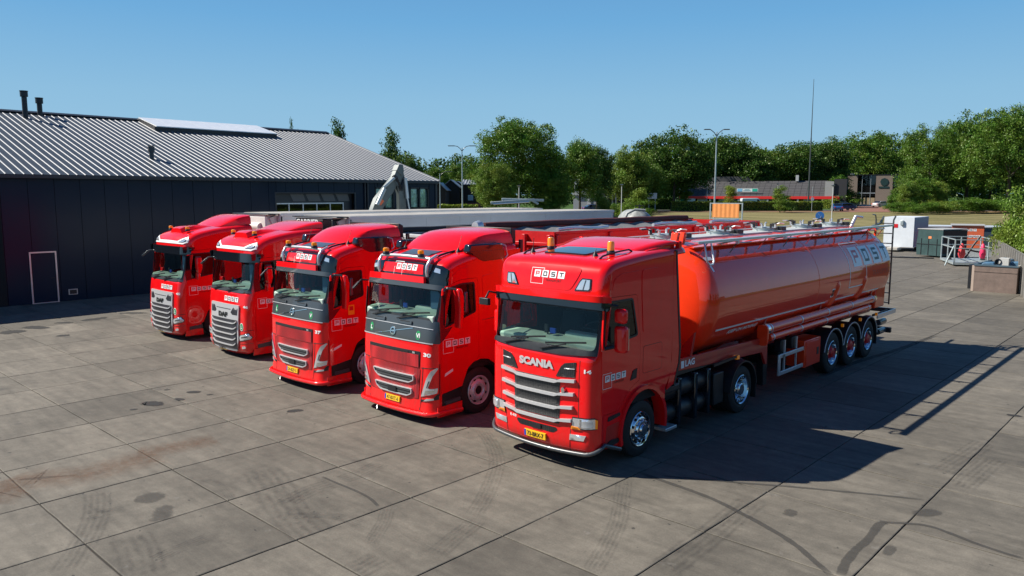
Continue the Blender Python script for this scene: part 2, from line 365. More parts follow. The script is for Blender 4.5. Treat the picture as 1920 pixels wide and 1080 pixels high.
def patchs(sk, name, poly, m, parent, d=.005, sides=(1, -1), th=None, holes=(), st=.2):
    return [sheet(name, poly, sk.S(sg), m, parent, d, th, holes, st, smooth=False, flip=(sg < 0)) for sg in sides]

# ------------------------------------------------------------ wheels
def make_wheel(parent, x, y, r, sgn, style, w=.30, arch=None):
    mb = MB(); ro = r; ri = .30
    prof = [(-w, ri - .02), (-w, ri + .05), (-w + .02, ro - .06), (-w + .05, ro - .012)]
    for k in range(4):
        a = -w + .06 + k * (w - .12) / 4; b = a + (w - .12) / 4 - .016
        prof += [(a, ro), (b, ro), (b + .003, ro - .014), (b + .013, ro - .014)]
    prof += [(-.06, ro), (-.035, ro - .012), (-.012, ro - .06), (-.004, ro - .12), (-.006, ri + .06), (-.03, ri + .01), (-.03, ri - .02)]
    mb.lathe(prof, (x, y, r), 36, sgn=sgn)
    wh = mb.build('wheel', RUBBER, parent, smooth=35)
    rm = MB(); c = (x, y, r)
    if style == 'front':
        rm.lathe([(-.05, .305), (-.012, .312), (.0, .302), (-.006, .285), (-.05, .268), (-.06, .25), (-.035, .235), (-.01, .215), (.0, .2), (.004, .165), (.03, .155), (.04, .145), (.045, .10)], c, 36, sgn=sgn)
        hubm = 0; rm.lathe([(.045, .10), (.075, .085), (.08, .0)], c, 20, sgn=sgn)
        for k in range(10):
            t = 2 * math.pi * (k + .5) / 10; py, pz = y + math.cos(t) * .228, r + math.sin(t) * .228
            rm.cyl((x - sgn * .05, py, pz), (x - sgn * .012 + sgn * .006, py, pz), .026, 8, mi=1)
            t = 2 * math.pi * k / 10; py, pz = y + math.cos(t) * .172, r + math.sin(t) * .172
            rm.cyl((x, py, pz), (x + sgn * .035, py, pz), .016, 6, mi=0)
    elif style == 'steel':
        rm.lathe([(-.05, .305), (-.012, .312), (.0, .302), (-.01, .28), (-.07, .265), (-.075, .25), (-.045, .235), (-.02, .21), (-.015, .195), (.01, .175), (.015, .13), (-.01, .115), (-.02, .09)], c, 36, sgn=sgn, mi=2)
        rm.lathe([(-.02, .09), (.0, .07), (.005, .0)], c, 18, sgn=sgn, mi=1)
        for k in range(8):
            t = 2 * math.pi * (k + .5) / 8; py, pz = y + math.cos(t) * .238, r + math.sin(t) * .238
            rm.cyl((x - sgn * .08, py, pz), (x - sgn * .034, py, pz), .03, 8, mi=1)
        for k in range(10):
            t = 2 * math.pi * k / 10; py, pz = y + math.cos(t) * .152, r + math.sin(t) * .152
            rm.cyl((x, py, pz), (x + sgn * .03, py, pz), .016, 6, mi=0)
    elif style == 'rear':
        rm.lathe([(-.05, .305), (-.008, .312), (.0, .302), (-.02, .283), (-.12, .272), (-.17, .262), (-.175, .2), (-.165, .16), (-.10, .145), (-.02, .13), (-.005, .11), (-.004, .0)], c, 36, sgn=sgn)
        for k in range(10):
            t = 2 * math.pi * (k + .5) / 10; py, pz = y + math.cos(t) * .232, r + math.sin(t) * .232
            rm.cyl((x - sgn * .18, py, pz), (x - sgn * .170, py, pz), .026, 8, mi=1)
            t = 2 * math.pi * k / 10; rm.cyl((x - sgn * .17, y + math.cos(t) * .178, r + math.sin(t) * .178), (x - sgn * .13, y + math.cos(t) * .178, r + math.sin(t) * .178), .016, 6)
    else:  # trailer: deep polished rim with red hub
        rm.lathe([(-.05, .305), (-.008, .312), (.0, .302), (-.02, .283), (-.09, .27), (-.11, .255), (-.10, .22), (-.09, .17)], c, 36, sgn=sgn)
        rm.lathe([(-.09, .17), (-.05, .15), (.0, .12), (.01, .09), (.012, .0)], c, 20, sgn=sgn, mi=3)
        for k in range(10):
            t = 2 * math.pi * (k + .5) / 10; py, pz = y + math.cos(t) * .236, r + math.sin(t) * .236
            rm.cyl((x - sgn * .12, py, pz), (x - sgn * .101, py, pz), .026, 8, mi=1)
            t = 2 * math.pi * k / 10; rm.cyl((x - sgn * .09, y + math.cos(t) * .19, r + math.sin(t) * .19), (x - sgn * .05, y + math.cos(t) * .19, r + math.sin(t) * .19), .016, 6)
    rm.build('rim', [CHROME if style != 'steel' else SILVER, DARK, SILVER, REDINK], wh, smooth=30)
    return wh
def fender(parent, y, r, x0, x1, a0, a1, m, name='mudguard', th=.02, zc=.52, n=14, lip=0.0):
    mb = MB(); vs = []; fs = []
    for i in range(n + 1):
        t = R(a0 + (a1 - a0) * i / n)
        for rr in (r, r + th):
            for x in (x0, x1): vs.append((x, y + math.cos(t) * rr, zc + math.sin(t) * rr))
    for i in range(n):
        a = i * 4; b = a + 4; fs += [(a, a + 1, b + 1, b), (a + 2, b + 2, b + 3, a + 3), (a, b, b + 2, a + 2), (a + 1, a + 3, b + 3, b + 1)]
    fs += [(0, 2, 3, 1), (n * 4, n * 4 + 1, n * 4 + 3, n * 4 + 2)]
    mb.add(vs, fs); return mb.build(name, m, parent, smooth=40)

# ------------------------------------------------------------ common truck parts
def chassis(parent, x_w, rear_axle=5.21, tail=6.3, red=False):
    mb = MB()
    for s in (-1, 1):
        mb.box(s * .36, s * .44, .5, tail, .72, 1.0)
    for y in (.8, 2.4, 3.4, 4.5, 5.8, tail - .08): mb.box(-.36, .36, y, y + .08, .76, .96)
    mb.box(-.5, .5, .3, 2.2, .62, 1.05)
    mb.box(-1.0, 1.0, 1.28, 1.44, .42, .56); mb.box(-1.0, 1.0, rear_axle - .1, rear_axle + .1, .38, .62); mb.cyl((-.28, rear_axle, .5), (.28, rear_axle, .5), .28, 14)
    mb.build('chassis_frame', BLACK, parent, bevel=.008)
    fw = MB(); fw.cyl((0, rear_axle - .4, 1.05), (0, rear_axle - .4, 1.12), .45, 20); fw.box(-.4, .4, rear_axle - .7, rear_axle + .2, 1.0, 1.05); fw.build('fifth_wheel', BLACK, parent)
def fuel_tanks(parent):
    for z in (.92, .50):
        for sx in (1, -1):
            mb = MB(); c = sx * .88; mb.lathe([(0, .0), (0, .12), (.03, .19), (.06, .20), (1.72, .20), (1.76, .19), (1.8, .1), (1.8, 0)], (c, 2.28, z), 20, axis='Y')
            mb.build('air_tank', BLACK, parent, smooth=40)
    for y in (2.75, 3.35, 3.85): mb = MB(); mb.box(.80, 1.13, y, y + .11, .26, 1.16); mb.build('tank_strap', GLOSSB, parent, bevel=.02)
    mb = MB(); mb.box(.9, 1.17, 2.12, 2.72, .96, 1.10); mb.build('side_step', BLACK, parent, bevel=.03)
    mb = MB(); mb.box(.9, 1.2, 2.22, 2.6, .27, .33); mb.build('side_step', ALU, parent, bevel=.01)
    mb = MB(); mb.box(.6, 1.1, 4.15, 4.55, .35, 1.0); mb.build('battery_box', BLACK, parent, bevel=.02)
def plate(sk, parent, text, a0, z0, w=.48, h=.11):
    o = sheet('number_plate', [(a0, z0), (a0 + w, z0), (a0 + w, z0 + h), (a0, z0 + h)], sk.Mz, YEL, parent, .035, .03, st=.2, smooth=False)
    rects_to('plate_band', [(a0, z0, a0 + .045, z0 + h, 0, 0)], sk.Mz, [BLUEP], o, .037)
    lettering('plate_text', text, .105, a0 + .07, z0 + .02, sk.Mz, INK, o, .038, bold=.002, fit=.37)
def beacon(parent, p, tall=False):
    mb = MB(); h = .17 if tall else .09; r = .065
    mb.lathe([(-.05, .075), (0, .07), (.015, .06)], p, 14, axis='Z', mi=1)
    mb.lathe([(.015, r), (h - .02, r * (.92 if tall else 1)), (h, r * .7), (h + .004, 0)], p, 14, axis='Z', mi=0)
    mb.build('beacon', [AMBER, BLACK], parent, smooth=40)
def antenna(parent, p, h=.35, lean=.12):
    mb = MB(); mb.lathe([(-.03, .06), (.02, .045), (.07, .015), (.09, .008)], p, 10, axis='Z'); mb.cyl((p[0], p[1], p[2] + .06), (p[0], p[1] + lean, p[2] + h), .006, 5); mb.build('antenna', BLACK, parent, smooth=40)
def wiper(parent, sk, a0, a1, z):
    mb = MB(); p0 = Vector(sk.Mz(a0, z - .10, .04)); p1 = Vector(sk.Mz(a1, z + .03, .05)); mb.bar(p0, p1, .03, .02)
    q0 = Vector(sk.Mz(a1 - .42 * (1 if a1 > a0 else -1), z + .0, .035)); q1 = Vector(sk.Mz(a1 + .36 * (1 if a1 > a0 else -1), z + .10, .035)); mb.bar(q0, q1, .015, .03)
    mb.build('wiper', BLACK, parent)
def interior(parent, zf, zd, yf=.5, yr=2.1, w=1.08, zr=2.75, blind=True, red_reflection=False, phone=True):
    mb = MB(); mb.box(-w, w, yf - .05, yr, zf - .06, zf); mb.box(-w, w, yr, yr + .04, zf, zr + .3); mb.box(-w, w, .75, yr, zr + .14, zr + .18)
    mb.build('cab_interior', BLACK, parent)
    d = MB(); d.prism([(.22, zd - .5), (.22, zd - .02), (.45, zd + .04), (.62, zd + .02), (.66, zd - .12), (.62, zd - .5)], -w, w, 'X')
    d.prism([(.42, zd - .02), (.45, zd + .10), (.6, zd + .12), (.72, zd - .1)], .25, .95, 'X'); d.build('dashboard', DASH, parent, bevel=.03)
    s = MB()
    for x in (.55, -.55):
        s.box(x - .25, x + .25, 1.05, 1.55, zf, zf + .45); s.prism([(1.45, zf + .4), (1.6, zf + .4), (1.82, zf + 1.1), (1.66, zf + 1.15)], x - .24, x + .24); s.box(x - .13, x + .13, 1.72, 1.84, zf + 1.14, zf + 1.32)
    s.build('seat', SEAT, parent, bevel=.05)
    w_ = MB(); c = Vector((.55, .86, zd + .12)); ax = Vector((0, -.5, .86)).normalized(); u = Vector((1, 0, 0)); v = ax.cross(u); pts = [c + u * math.cos(t) * .22 + v * math.sin(t) * .22 for t in np.linspace(0, 2 * math.pi, 21)]
    w_.tube(pts, .016, 6); w_.bar(c - u * .2, c + u * .2, .05, .02); w_.cyl(c, c - ax * .25, .03, 8); w_.build('steering_wheel', SEAT, parent, smooth=40)
    if phone:
        g = MB(); g.box(-.12, -.05, .35, .38, zd + .05, zd + .2); g.box(.02, .14, .33, .36, zd + .06, zd + .15, 1); g.cyl((-.08, .4, zd), (-.08, .38, zd + .1), .012, 6); g.build('dash_mount', [BLACK, BLUEP], parent)
    if blind:
        b = MB(); b.box(w - .32, w - .02, .44, .46, zd + .1, zr + .05); b.build('sun_blind', BLUEB, parent)
    if red_reflection:  # red reflections of the next truck, put in as pleated sheets
        b = MB(); n = 24
        for sx in (-1,):
            vs = []; fs = []
            for i in range(n + 1):
                y = .75 + i * 1.2 / n; x = -w + .08 + .03 * math.sin(i * 1.7)
                vs += [(x, y, zd), (x, y, zr + .1)]
            fs = [(2 * i, 2 * i + 2, 2 * i + 3, 2 * i + 1) for i in range(n)]; b.add(vs, fs)
        b.box(-w + .1, w - .5, yr - .1, yr - .06, zd, zr + .1); b.build('red_reflection_sheet', REDREFL, parent)
def oval_sticker(sk, parent, a, z, ch, h=.11, w=.075, m=WHITE):
    P = lambda k: [(a + math.cos(t) * w * k, z + math.sin(t) * h * k) for t in np.linspace(0, 2 * math.pi, 20, endpoint=False)]
    o = sheet('badge_sticker', P(1), sk.Mz, WHITE, parent, .006, st=.3, smooth=False); sheet('sticker_face', P(.84), sk.Mz, GREEN, o, .008, st=.3, smooth=False)
    V, F, wd = text2d(ch, .12, .004); lettering('sticker_letter', ch, .12, a - wd * .5 if wd < .12 else a - .05, z - .045, sk.Mz, WHITE, o, .010, bold=.004, fit=min(wd, .1))
    return o

# ============================================================ TRUCKS
def skin_grid(name, sk, As, Ts, skip, m, parent, extra_th=.03):
    vs = []; fs = []; nt = len(Ts)
    for a in As:
        for t in Ts: vs.append(sk.Mt(a, t))
    def sk_(i, j): return skip and skip((As[i] + As[i + 1]) / 2, (Ts[j] + Ts[j + 1]) / 2)
    cells = {(i, j) for i in range(len(As) - 1) for j in range(nt - 1) if not sk_(i, j)}
    for (i, j) in cells: a = i * nt + j; fs.append((a, a + nt, a + nt + 1, a + 1))
    me = bpy.data.meshes.new(name); me.from_pydata(vs, [], fs); bm = bmesh.new(); bm.from_mesh(me)
    bmesh.ops.delete(bm, geom=[v for v in bm.verts if not v.link_faces], context='VERTS'); bm.to_mesh(me); bm.free()
    me.shade_smooth(); o = link(name, me, parent, m)
    if extra_th < .01: return o
    sm = o.modifiers.new('thick', 'SOLIDIFY'); sm.thickness = extra_th; sm.offset = 1 if False else -1; return o
def a_list(sk): return sorted(set([round(x, 4) for x in list(np.linspace(-sk.af, sk.af, 15))] + [s * (sk.af + .3927 * k / 8) for s in (-1, 1) for k in range(0, 9)]))
def cabin_shell(sk, parent, ws, zbot, yb, bottom, window, door, name='cab_body', gap=.007, win_in=.0, glassm=None, side_extra=()):
    """front-to-roof skin with windscreen opening, side skins with door openings, doors, windows"""
    (zw0, zw1, aw) = ws; t0, t1 = sk.tz(zw0), sk.tz(zw1)
    Ts = sorted(set([round(x, 4) for x in list(np.linspace(sk.tz(zbot), t0, 14)) + list(np.linspace(t0, t1, 12)) + list(np.linspace(t1, sk.L, 40))]))
    As = sorted(set(a_list(sk) + [aw, -aw]))
    skin_grid(name, sk, As, Ts, lambda a, t: abs(a) < aw and t0 < t < t1, RED, parent)
    skin_grid('windscreen', sk, [a for a in As if abs(a) <= aw + 1e-6], [t for t in Ts if t0 - 1e-6 <= t <= t1 + 1e-6], None, GLASS, parent, .006)
    fr = MB(); 
    gap_r = [(-aw, t0), (aw, t0), (aw, t1), (-aw, t1)]
    sheet('windscreen_seal', [(-aw - .02, t0 - .03), (aw + .02, t0 - .03), (aw + .02, t1 + .01), (-aw - .02, t1 + .01)], sk.Mt, BLACK, parent, .004, st=.1, holes=[rpoly(inset(gap_r, .035), .10)])
    tops = sk.side_outline(9, zbot); Qs = [q for q in tops if q[0] <= yb + .001]
    outl = Qs + [(yb, Qs[-1][1])] + bottom
    patchs(sk, 'side_panel', outl, RED, parent, 0.0, th=.04, holes=[door], st=.25)
    patchs(sk, 'door', inset(door, gap), RED, parent, 0.001, th=.03, holes=[window], st=.25)
    patchs(sk, 'side_window', inset(window, -.01), glassm or GLASSD, parent, -.012, th=.004, st=.5)
    patchs(sk, 'window_seal', inset(window, -.014), BLACK, parent, .004, th=.012, holes=[inset(window, .022)], st=.5)
    ln = MB()
    for s in (1, -1):
        z0, z1, ya = 1.0, min(p[1] for p in window) - .03, max(p[0] for p in window) + .06
        ln = MB(); ln.prism([(.35, z0), (yb - .05, z0), (yb - .05, 3.2), (ya, 3.2), (ya, z1), (.35, z1)], s * (sk.W0 - .07), s * (sk.W0 - .055)); ln.build('door_lining', DARK, parent)
    bk = MB(); zt = Qs[-1][1]; bk.box(-sk.W0 + .06, sk.W0 - .06, yb - .06, yb - .02, 1.0, zt); bk.build('rear_wall', RED, parent)
def curved(poly, r=.06): return rpoly(poly, r)

def build_scania():
    root = empty('tractor_truck', (.07, 0, 0)); tag(root, 'frontmost red tractor truck, number 14, with silver slats, pulling the red tank trailer', 'truck', 'red trucks parked in a row')
    sk = Skin([(.10, .28, .1, .25), (.03, .34, .1, .25), (0, .5, .1, .25), (0, 1.0, .1, .25), (0, 1.6, .1, .25), (.01, 1.95, .1, .24), (.06, 2.1, .1, .24), (.12, 2.4, .1, .23), (.20, 2.76, .1, .22), (.21, 2.9, .1, .20), (.22, 3.05, .09, .18), (.25, 3.25, .08, .17), (.33, 3.42, .06, .16), (.50, 3.52, .05, .15), (.9, 3.56, .04, .14), (1.6, 3.62, .04, .14), (2.75, 3.66, .04, .12)], 1.19)
    window = curved([(.30, 2.10), (1.26, 2.20), (1.09, 2.84), (.32, 2.84)], .05)
    door = curved([(.25, .98), (.72, .98), (.95, 1.22), (1.2, 1.36), (1.345, 1.40), (1.345, 2.15), (1.22, 2.90), (.29, 2.92), (.245, 2.1)], .05)
    arch = [(1.46 + .70 * math.cos(R(t)), .56 + .70 * math.sin(R(t))) for t in (8, 30, 50, 70, 90, 110, 130, 150, 172)]
    bottom = [(2.36, 3.2), (2.38, 2.6), (2.36, 1.5), (2.32, 1.32), (2.17, 1.12)] + arch + [(.77, .28)]
    cabin_shell(sk, root, (2.05, 2.74, 1.15), .28, 2.36, bottom, window, door)
    # rear side fairing, set off by a real seam, and its rubber edge
    fair = [(2.10 + .27, 3.55), (2.42, 3.56), (2.50, 2.8), (2.62, 1.78), (2.60, 1.5), (2.45, 1.13), (2.22, 1.06), (2.33, 1.34), (2.375, 1.6)]
    patchs(sk, 'side_fairing', fair, RED, root, .0, th=.05, st=.3)
    patchs(sk, 'fairing_edge', [(2.425, 3.58), (2.47, 3.58), (2.56, 2.8), (2.675, 1.78), (2.65, 1.48), (2.48, 1.08), (2.45, 1.13), (2.6, 1.5), (2.62, 1.78), (2.51, 2.8)], BLACK, root, .008, th=.06, st=.3)
    patchs(sk, 'hatch', inset(curved([(1.44, 1.50), (2.03, 1.50), (2.03, 1.97), (1.44, 1.97)], .05), 0), RED, root, .003, st=.4)
    for sg in (1, -1):
        sheet('hatch_gap', inset(curved([(1.44, 1.50), (2.03, 1.50), (2.03, 1.97), (1.44, 1.97)], .05), -.007), sk.S(sg), DARK, root, .0012, th=.001, st=.5, smooth=False, flip=sg < 0)
    # sculpted rear quarter of the cab side
    patchs(sk, 'quarter_panel', curved([(1.42, 2.20), (1.60, 2.26), (1.82, 2.50), (2.0, 2.85), (2.0, 3.2), (1.9, 3.32), (1.35, 3.30), (1.36, 2.9)], .08), RED, root, .010, th=.012, st=.3)
    patchs(sk, 'upper_panel', curved([(.50, 3.02), (1.30, 3.02), (1.30, 3.30), (.75, 3.28), (.55, 3.2)], .05), RED, root, .008, st=.3)
    # visor and header lip
    patchf(sk, 'header_lip', [(-1.24, 2.85), (1.24, 2.85), (1.24, 2.95), (-1.24, 2.95)], RED, root, .11, .12)
    patchf(sk, 'sun_visor', curved([(-1.22, 2.73), (1.22, 2.73), (1.24, 2.845), (-1.24, 2.845)], .02), GLOSSB, root, .10, .02)
    for s in (1, -1):
        poly = [(.58, 3.00), (.84, 3.01), (.87, 3.05), (.86, 3.22), (.70, 3.22), (.66, 3.17)]; ip = inset(poly, .022)
        if s < 0: poly, ip = mirror(poly), mirror(ip)
        au = patchf(sk, 'roof_lamp', poly, GLOSSB, root, .012); patchf(sk, 'roof_lamp_lens', ip, LAMPW, au, .016); patchf(sk, 'lamp_divider', [(s * .74 - .008, 3.03), (s * .74 + .008, 3.03), (s * .77 + .008, 3.19), (s * .77 - .008, 3.19)], GREYV, au, .020)
    patchf(sk, 'roof_panel', curved([(-.56, 3.0), (.50, 3.0), (.62, 3.22), (.66, 3.38), (-.66, 3.38), (-.62, 3.22)], .08), RED, root, .010)
    logo(root, .115, -.235, 3.175, lambda u, v, d: sk.Mz(u, v, d + .012))
    # front: cowl under windscreen, centre panel, slats
    patchf(sk, 'windscreen_cowl', curved([(-1.16, 2.02), (-.9, 1.98), (-.5, 1.95), (.5, 1.95), (.9, 1.98), (1.16, 2.02), (1.16, 2.075), (-1.16, 2.075)], .03), BLACK, root, .02)
    for s in (1, -1):
        p = [(.43, 1.58), (.80, 1.60), (.81, 1.86), (.60, 1.82), (.53, 1.76)]
        patchf(sk, 'grille_mesh', p if s > 0 else mirror(p), GRB, root, .012)
        patchf(sk, 'grille_bar', ([(.60, 1.725), (.80, 1.74), (.80, 1.752), (.60, 1.74)] if s > 0 else mirror([(.60, 1.725), (.80, 1.74), (.80, 1.752), (.60, 1.74)])), SILVER, root, .022)
    for (z0, z1) in ((1.27, 1.53), (1.05, 1.265), (.86, 1.045), (.77, .85)): patchf(sk, 'grille_mesh', curved([(-.50, z0), (.50, z0), (.52, z1), (-.52, z1)], .02), GRB, root, .006)
    for i, z in enumerate((1.535, 1.31, 1.085, .865)):
        w = .82 - .02 * i
        patchf(sk, 'grille_slat', [(-w, z - .012), (-.50, z - .040), (-.42, z - .068), (.42, z - .068), (.50, z - .040), (w, z - .012), (w, z + .042), (.53, z + .008), (.45, z - .020), (-.45, z - .020), (-.53, z + .008), (-w, z + .042)], SILVER, root, .05, .045, st=.12)
    patchf(sk, 'bumper_seam', [(-1.2, .835), (-.86, .835), (-.86, .822), (-1.2, .822)], DARK, root, .002); patchf(sk, 'bumper_seam', [(.86, .822), (1.2, .822), (1.2, .835), (.86, .835)], DARK, root, .002)
    for s in (1, -1):
        patchf(sk, 'panel_seam', [(s * .875 - .005, .835), (s * .875 + .005, .835), (s * .88 + .005, 1.90), (s * .88 - .005, 1.90)], DARK, root, .0015)
        patchf(sk, 'panel_seam', [(s * .70 - .005, .34), (s * .70 + .005, .34), (s * .735 + .005, .80), (s * .735 - .005, .80)], DARK, root, .0015)
        hp = [(.745, .735), (1.20, .775), (1.215, .93), (1.16, .965), (.765, .945)]; hi = inset(hp, .018); amb = [(.75, .74), (.93, .752), (.88, .79), (.757, .795)]; amb2 = [(1.165, .79), (1.20, .79), (1.205, .93), (1.165, .945)]
        mm = (lambda p: p) if s > 0 else mirror
        h = patchf(sk, 'headlight', mm(hp), GLOSSB, root, .014); patchf(sk, 'headlight_reflector', mm(hi), LAMPW, h, .020); patchf(sk, 'indicator', mm(amb), AMBER, h, .026); patchf(sk, 'indicator', mm(amb2), AMBER, h, .026)
        patchf(sk, 'lamp_divider', mm([(.905, .80), (.93, .80), (.94, .93), (.915, .93)]), CHROME, h, .028); patchf(sk, 'lamp_lens', mm(curved([(.95, .80), (1.13, .81), (1.13, .91), (.96, .91)], .04)), GLOSSB if False else ALU, h, .026)
        patchf(sk, 'fog_lamp', mm([(.71, .545), (.98, .565), (1.02, .66), (.72, .645)]), LAMPW, root, .012)
        patchs(sk, 'step', curved([(.42, .86), (.76, .90), (.76, .95), (.44, .93)], .02), BLACK, root, .02, sides=(s,)); patchs(sk, 'step', curved([(.40, .42), (.74, .45), (.74, .52), (.52, .53), (.42, .5)], .03), BLACK, root, .02, sides=(s,))
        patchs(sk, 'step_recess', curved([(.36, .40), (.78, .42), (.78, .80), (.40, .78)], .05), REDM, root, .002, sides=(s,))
        patchs(sk, 'side_vent', [(1.05, 1.44), (1.23, 1.46), (1.25, 1.62), (1.13, 1.60)], BLACK, root, .012, sides=(s,))
    lg = patchf(sk, 'bumper_grille', curved([(-.45, .66), (-.38, .60), (.38, .60), (.47, .66), (.44, .70), (-.44, .70)], .03), GRB, root, .004)
    patchf(sk, 'radar_cover', curved([(-.10, .605), (.12, .605), (.12, .69), (-.10, .69)], .01), BLACK, root, .02)
    lettering('maker_lettering', 'SCANIA', .165, -.38, 1.695, sk.Mz, SILVER, root, .016, bold=.010, fit=.76)
    lettering('model_lettering', 'R 410', .065, -.62, .705, sk.Mz, WHITE, root, .006, bold=.002)
    lettering('fleet_number', '14', .085, .945, 1.70, sk.Mz, WHITE, root, .006, bold=.004, fit=.15)
    sh = [(.60 + math.cos(t) * .035, 1.37 + math.sin(t) * .05) for t in np.linspace(0, 6.28, 13)[:-1]]; patchf(sk, 'maker_badge', sh, CHROME, root, .05)
    plate(sk, root, '73-BRX-7', -.25, .44)
    # bumper bar
    b = MB(); pts = [sk.Mz(a, .335, .035) for a in np.linspace(-sk.ax, sk.ax, 41)]; pts = [(pts[0][0], .75, .335)] + pts + [(pts[-1][0], .75, .335)]; b.tube([(p[0], p[1], p[2] - .01) for p in pts], .035, 8); b.build('bumper_bar', GREYV, root, smooth=60)
    for s in (1, -1): fender(root, 1.46, .66, s * 1.0, s * 1.235, -12, 196, RED, 'wheel_arch', .07, .56, 18)
    # roof kit
    top = lambda x, y: sk.Mt(x * 1.0, float(np.interp(y, sk.p[:, 0], sk.ts)) if False else float(sk.ts[np.argmin(np.abs(sk.p[:, 0] - y) + (sk.p[:, 1] < 3.4) * 9)]), 0)
    ty = lambda y: float(sk.ts[np.argmin(np.abs(sk.p[:, 0] - y) + (sk.p[:, 1] < 3.4) * 9)])
    sheet('roof_hatch', curved([(-.42, ty(.72)), (.42, ty(.72)), (.42, ty(1.4)), (-.42, ty(1.4))], .05), sk.Mt, GLOSSB, root, .03, .03)
    for s in (1, -1):
        rl = MB(); rl.tube([sk.Mt(s * .76, ty(y), h) for y, h in ((.62, .005), (.7, .035), (.9, .045), (1.2, .045), (1.45, .04), (1.52, .005))], .016, 6); rl.build('roof_rail', BLACK, root, smooth=60)
    p = top(-.60, 1.15); beacon(root, (p[0], p[1], p[2] + .05), True); p = top(.66, 1.08); beacon(root, (p[0], p[1], p[2] + .05), True)
    p = top(-.70, .78); antenna(root, p, .26, .02); p = top(.56, .78); antenna(root, p, .12, .02)
    # roof air deflector
    df = MB(); n = 10; vs = []; fs = []; m = 8
    for j in range(m + 1):
        v = j / m; y = 1.45 + 1.22 * v
        for i in range(n + 1):
            u = -1 + 2 * i / n; x = u * (.92 + .22 * v); z = 3.60 + .16 * math.sin(v * math.pi / 2) * (1 - .08 * u * u) - .03 * abs(u) ** 4
            vs.append((x, y + .10 * (1 - v) * u * u, z))
    for j in range(m):
        for i in range(n): a = j * (n + 1) + i; fs.append((a, a + 1, a + n + 2, a + n + 1))
    df.add(vs, fs); o = df.build('roof_deflector', RED, root, smooth=60); sm = o.modifiers.new('t', 'SOLIDIFY'); sm.thickness = .045; sm.offset = -1
    for s in (1, -1): cp = MB(); cp.box(s * 1.06, s * 1.145, 2.6, 2.70, 3.60, 3.73); cp.prism([(1.6, 3.52), (2.6, 3.52), (2.6, 3.70), (1.7, 3.60)], s * 1.0, s * 1.05); cp.build('deflector_end', RED, root, bevel=.01)
    # mirrors
    for s in (1, -1):
        mb = MB(); mb.box(s * 1.24, s * 1.46, .47, .60, 2.50, 2.74); mb.build('wide_angle_mirror', RED, root, bevel=.05)
        mb = MB(); mb.box(s * 1.25, s * 1.47, .46, .61, 2.02, 2.46); mb.build('side_mirror', RED, root, bevel=.05)
        mb = MB(); mb.box(s * 1.265, s * 1.455, .605, .615, 2.06, 2.42); mb.build('mirror_glass', CHROME, root)
        [MB().tube([(s * 1.12, .32, 2.72), (s * 1.2, .38, 2.80), (s * 1.3, .5, 2.78)], .03, 6).build('mirror_arm', BLACK, root, smooth=40), MB().tube([(s * 1.15, .3, 2.08), (s * 1.28, .45, 2.12)], .03, 6).build('mirror_arm', BLACK, root, smooth=40), MB().box(s * 1.3, s * 1.36, .5, .56, 2.44, 2.54).build('mirror_arm', BLACK, root)]
    mb = MB(); mb.tube([(-1.1, .18, 2.82), (-1.12, .0, 2.86), (-1.08, -.12, 2.76)], .02, 6); mb.box(-1.20, -.98, -.17, -.10, 2.64, 2.76); mb.build('kerb_mirror', BLACK, root, bevel=.03)
    wiper(root, sk, -.75, -.2, 2.10); wiper(root, sk, .1, .6, 2.10)
    logo(root, .110, .34, 1.53, sk.S(1))
    interior(root, 1.25, 2.15, blind=False)
    fuel_tanks(root); chassis(root, 2.4)
    for s in (1, -1):
        make_wheel(root, s * 1.16, 1.46, .5, s, 'front')
        make_wheel(root, s * 1.18, 5.21, .5, s, 'rear', .58)
    for s in (1, -1): fender(root, 5.21, .57, s * .66, s * 1.22, 2, 178, BLACK, 'mudguard', .03, .52, 16)
    for s in (1, -1): mf = MB(); mf.box(s * .7, s * 1.2, 5.80, 5.82, .22, .62); mf.build('mud_flap', BLACK, root)
    ex = MB(); ex.cyl((-1.0, 3.0, .7), (-1.0, 3.9, .7), .28, 16); ex.build('silencer', BLACK, root, smooth=40)
    cz = MB()
    for k in range(3): cz.tube([(.1 + .1 * k, 2.4, 1.5), (.1 + .1 * k, 2.75, 1.3), (.1 + .1 * k, 3.0, 1.4), (.1 + .1 * k, 3.3, 1.45)], .02, 6, mi=0)
    cz.build('air_hose', BLACK, root, smooth=60)
    return root

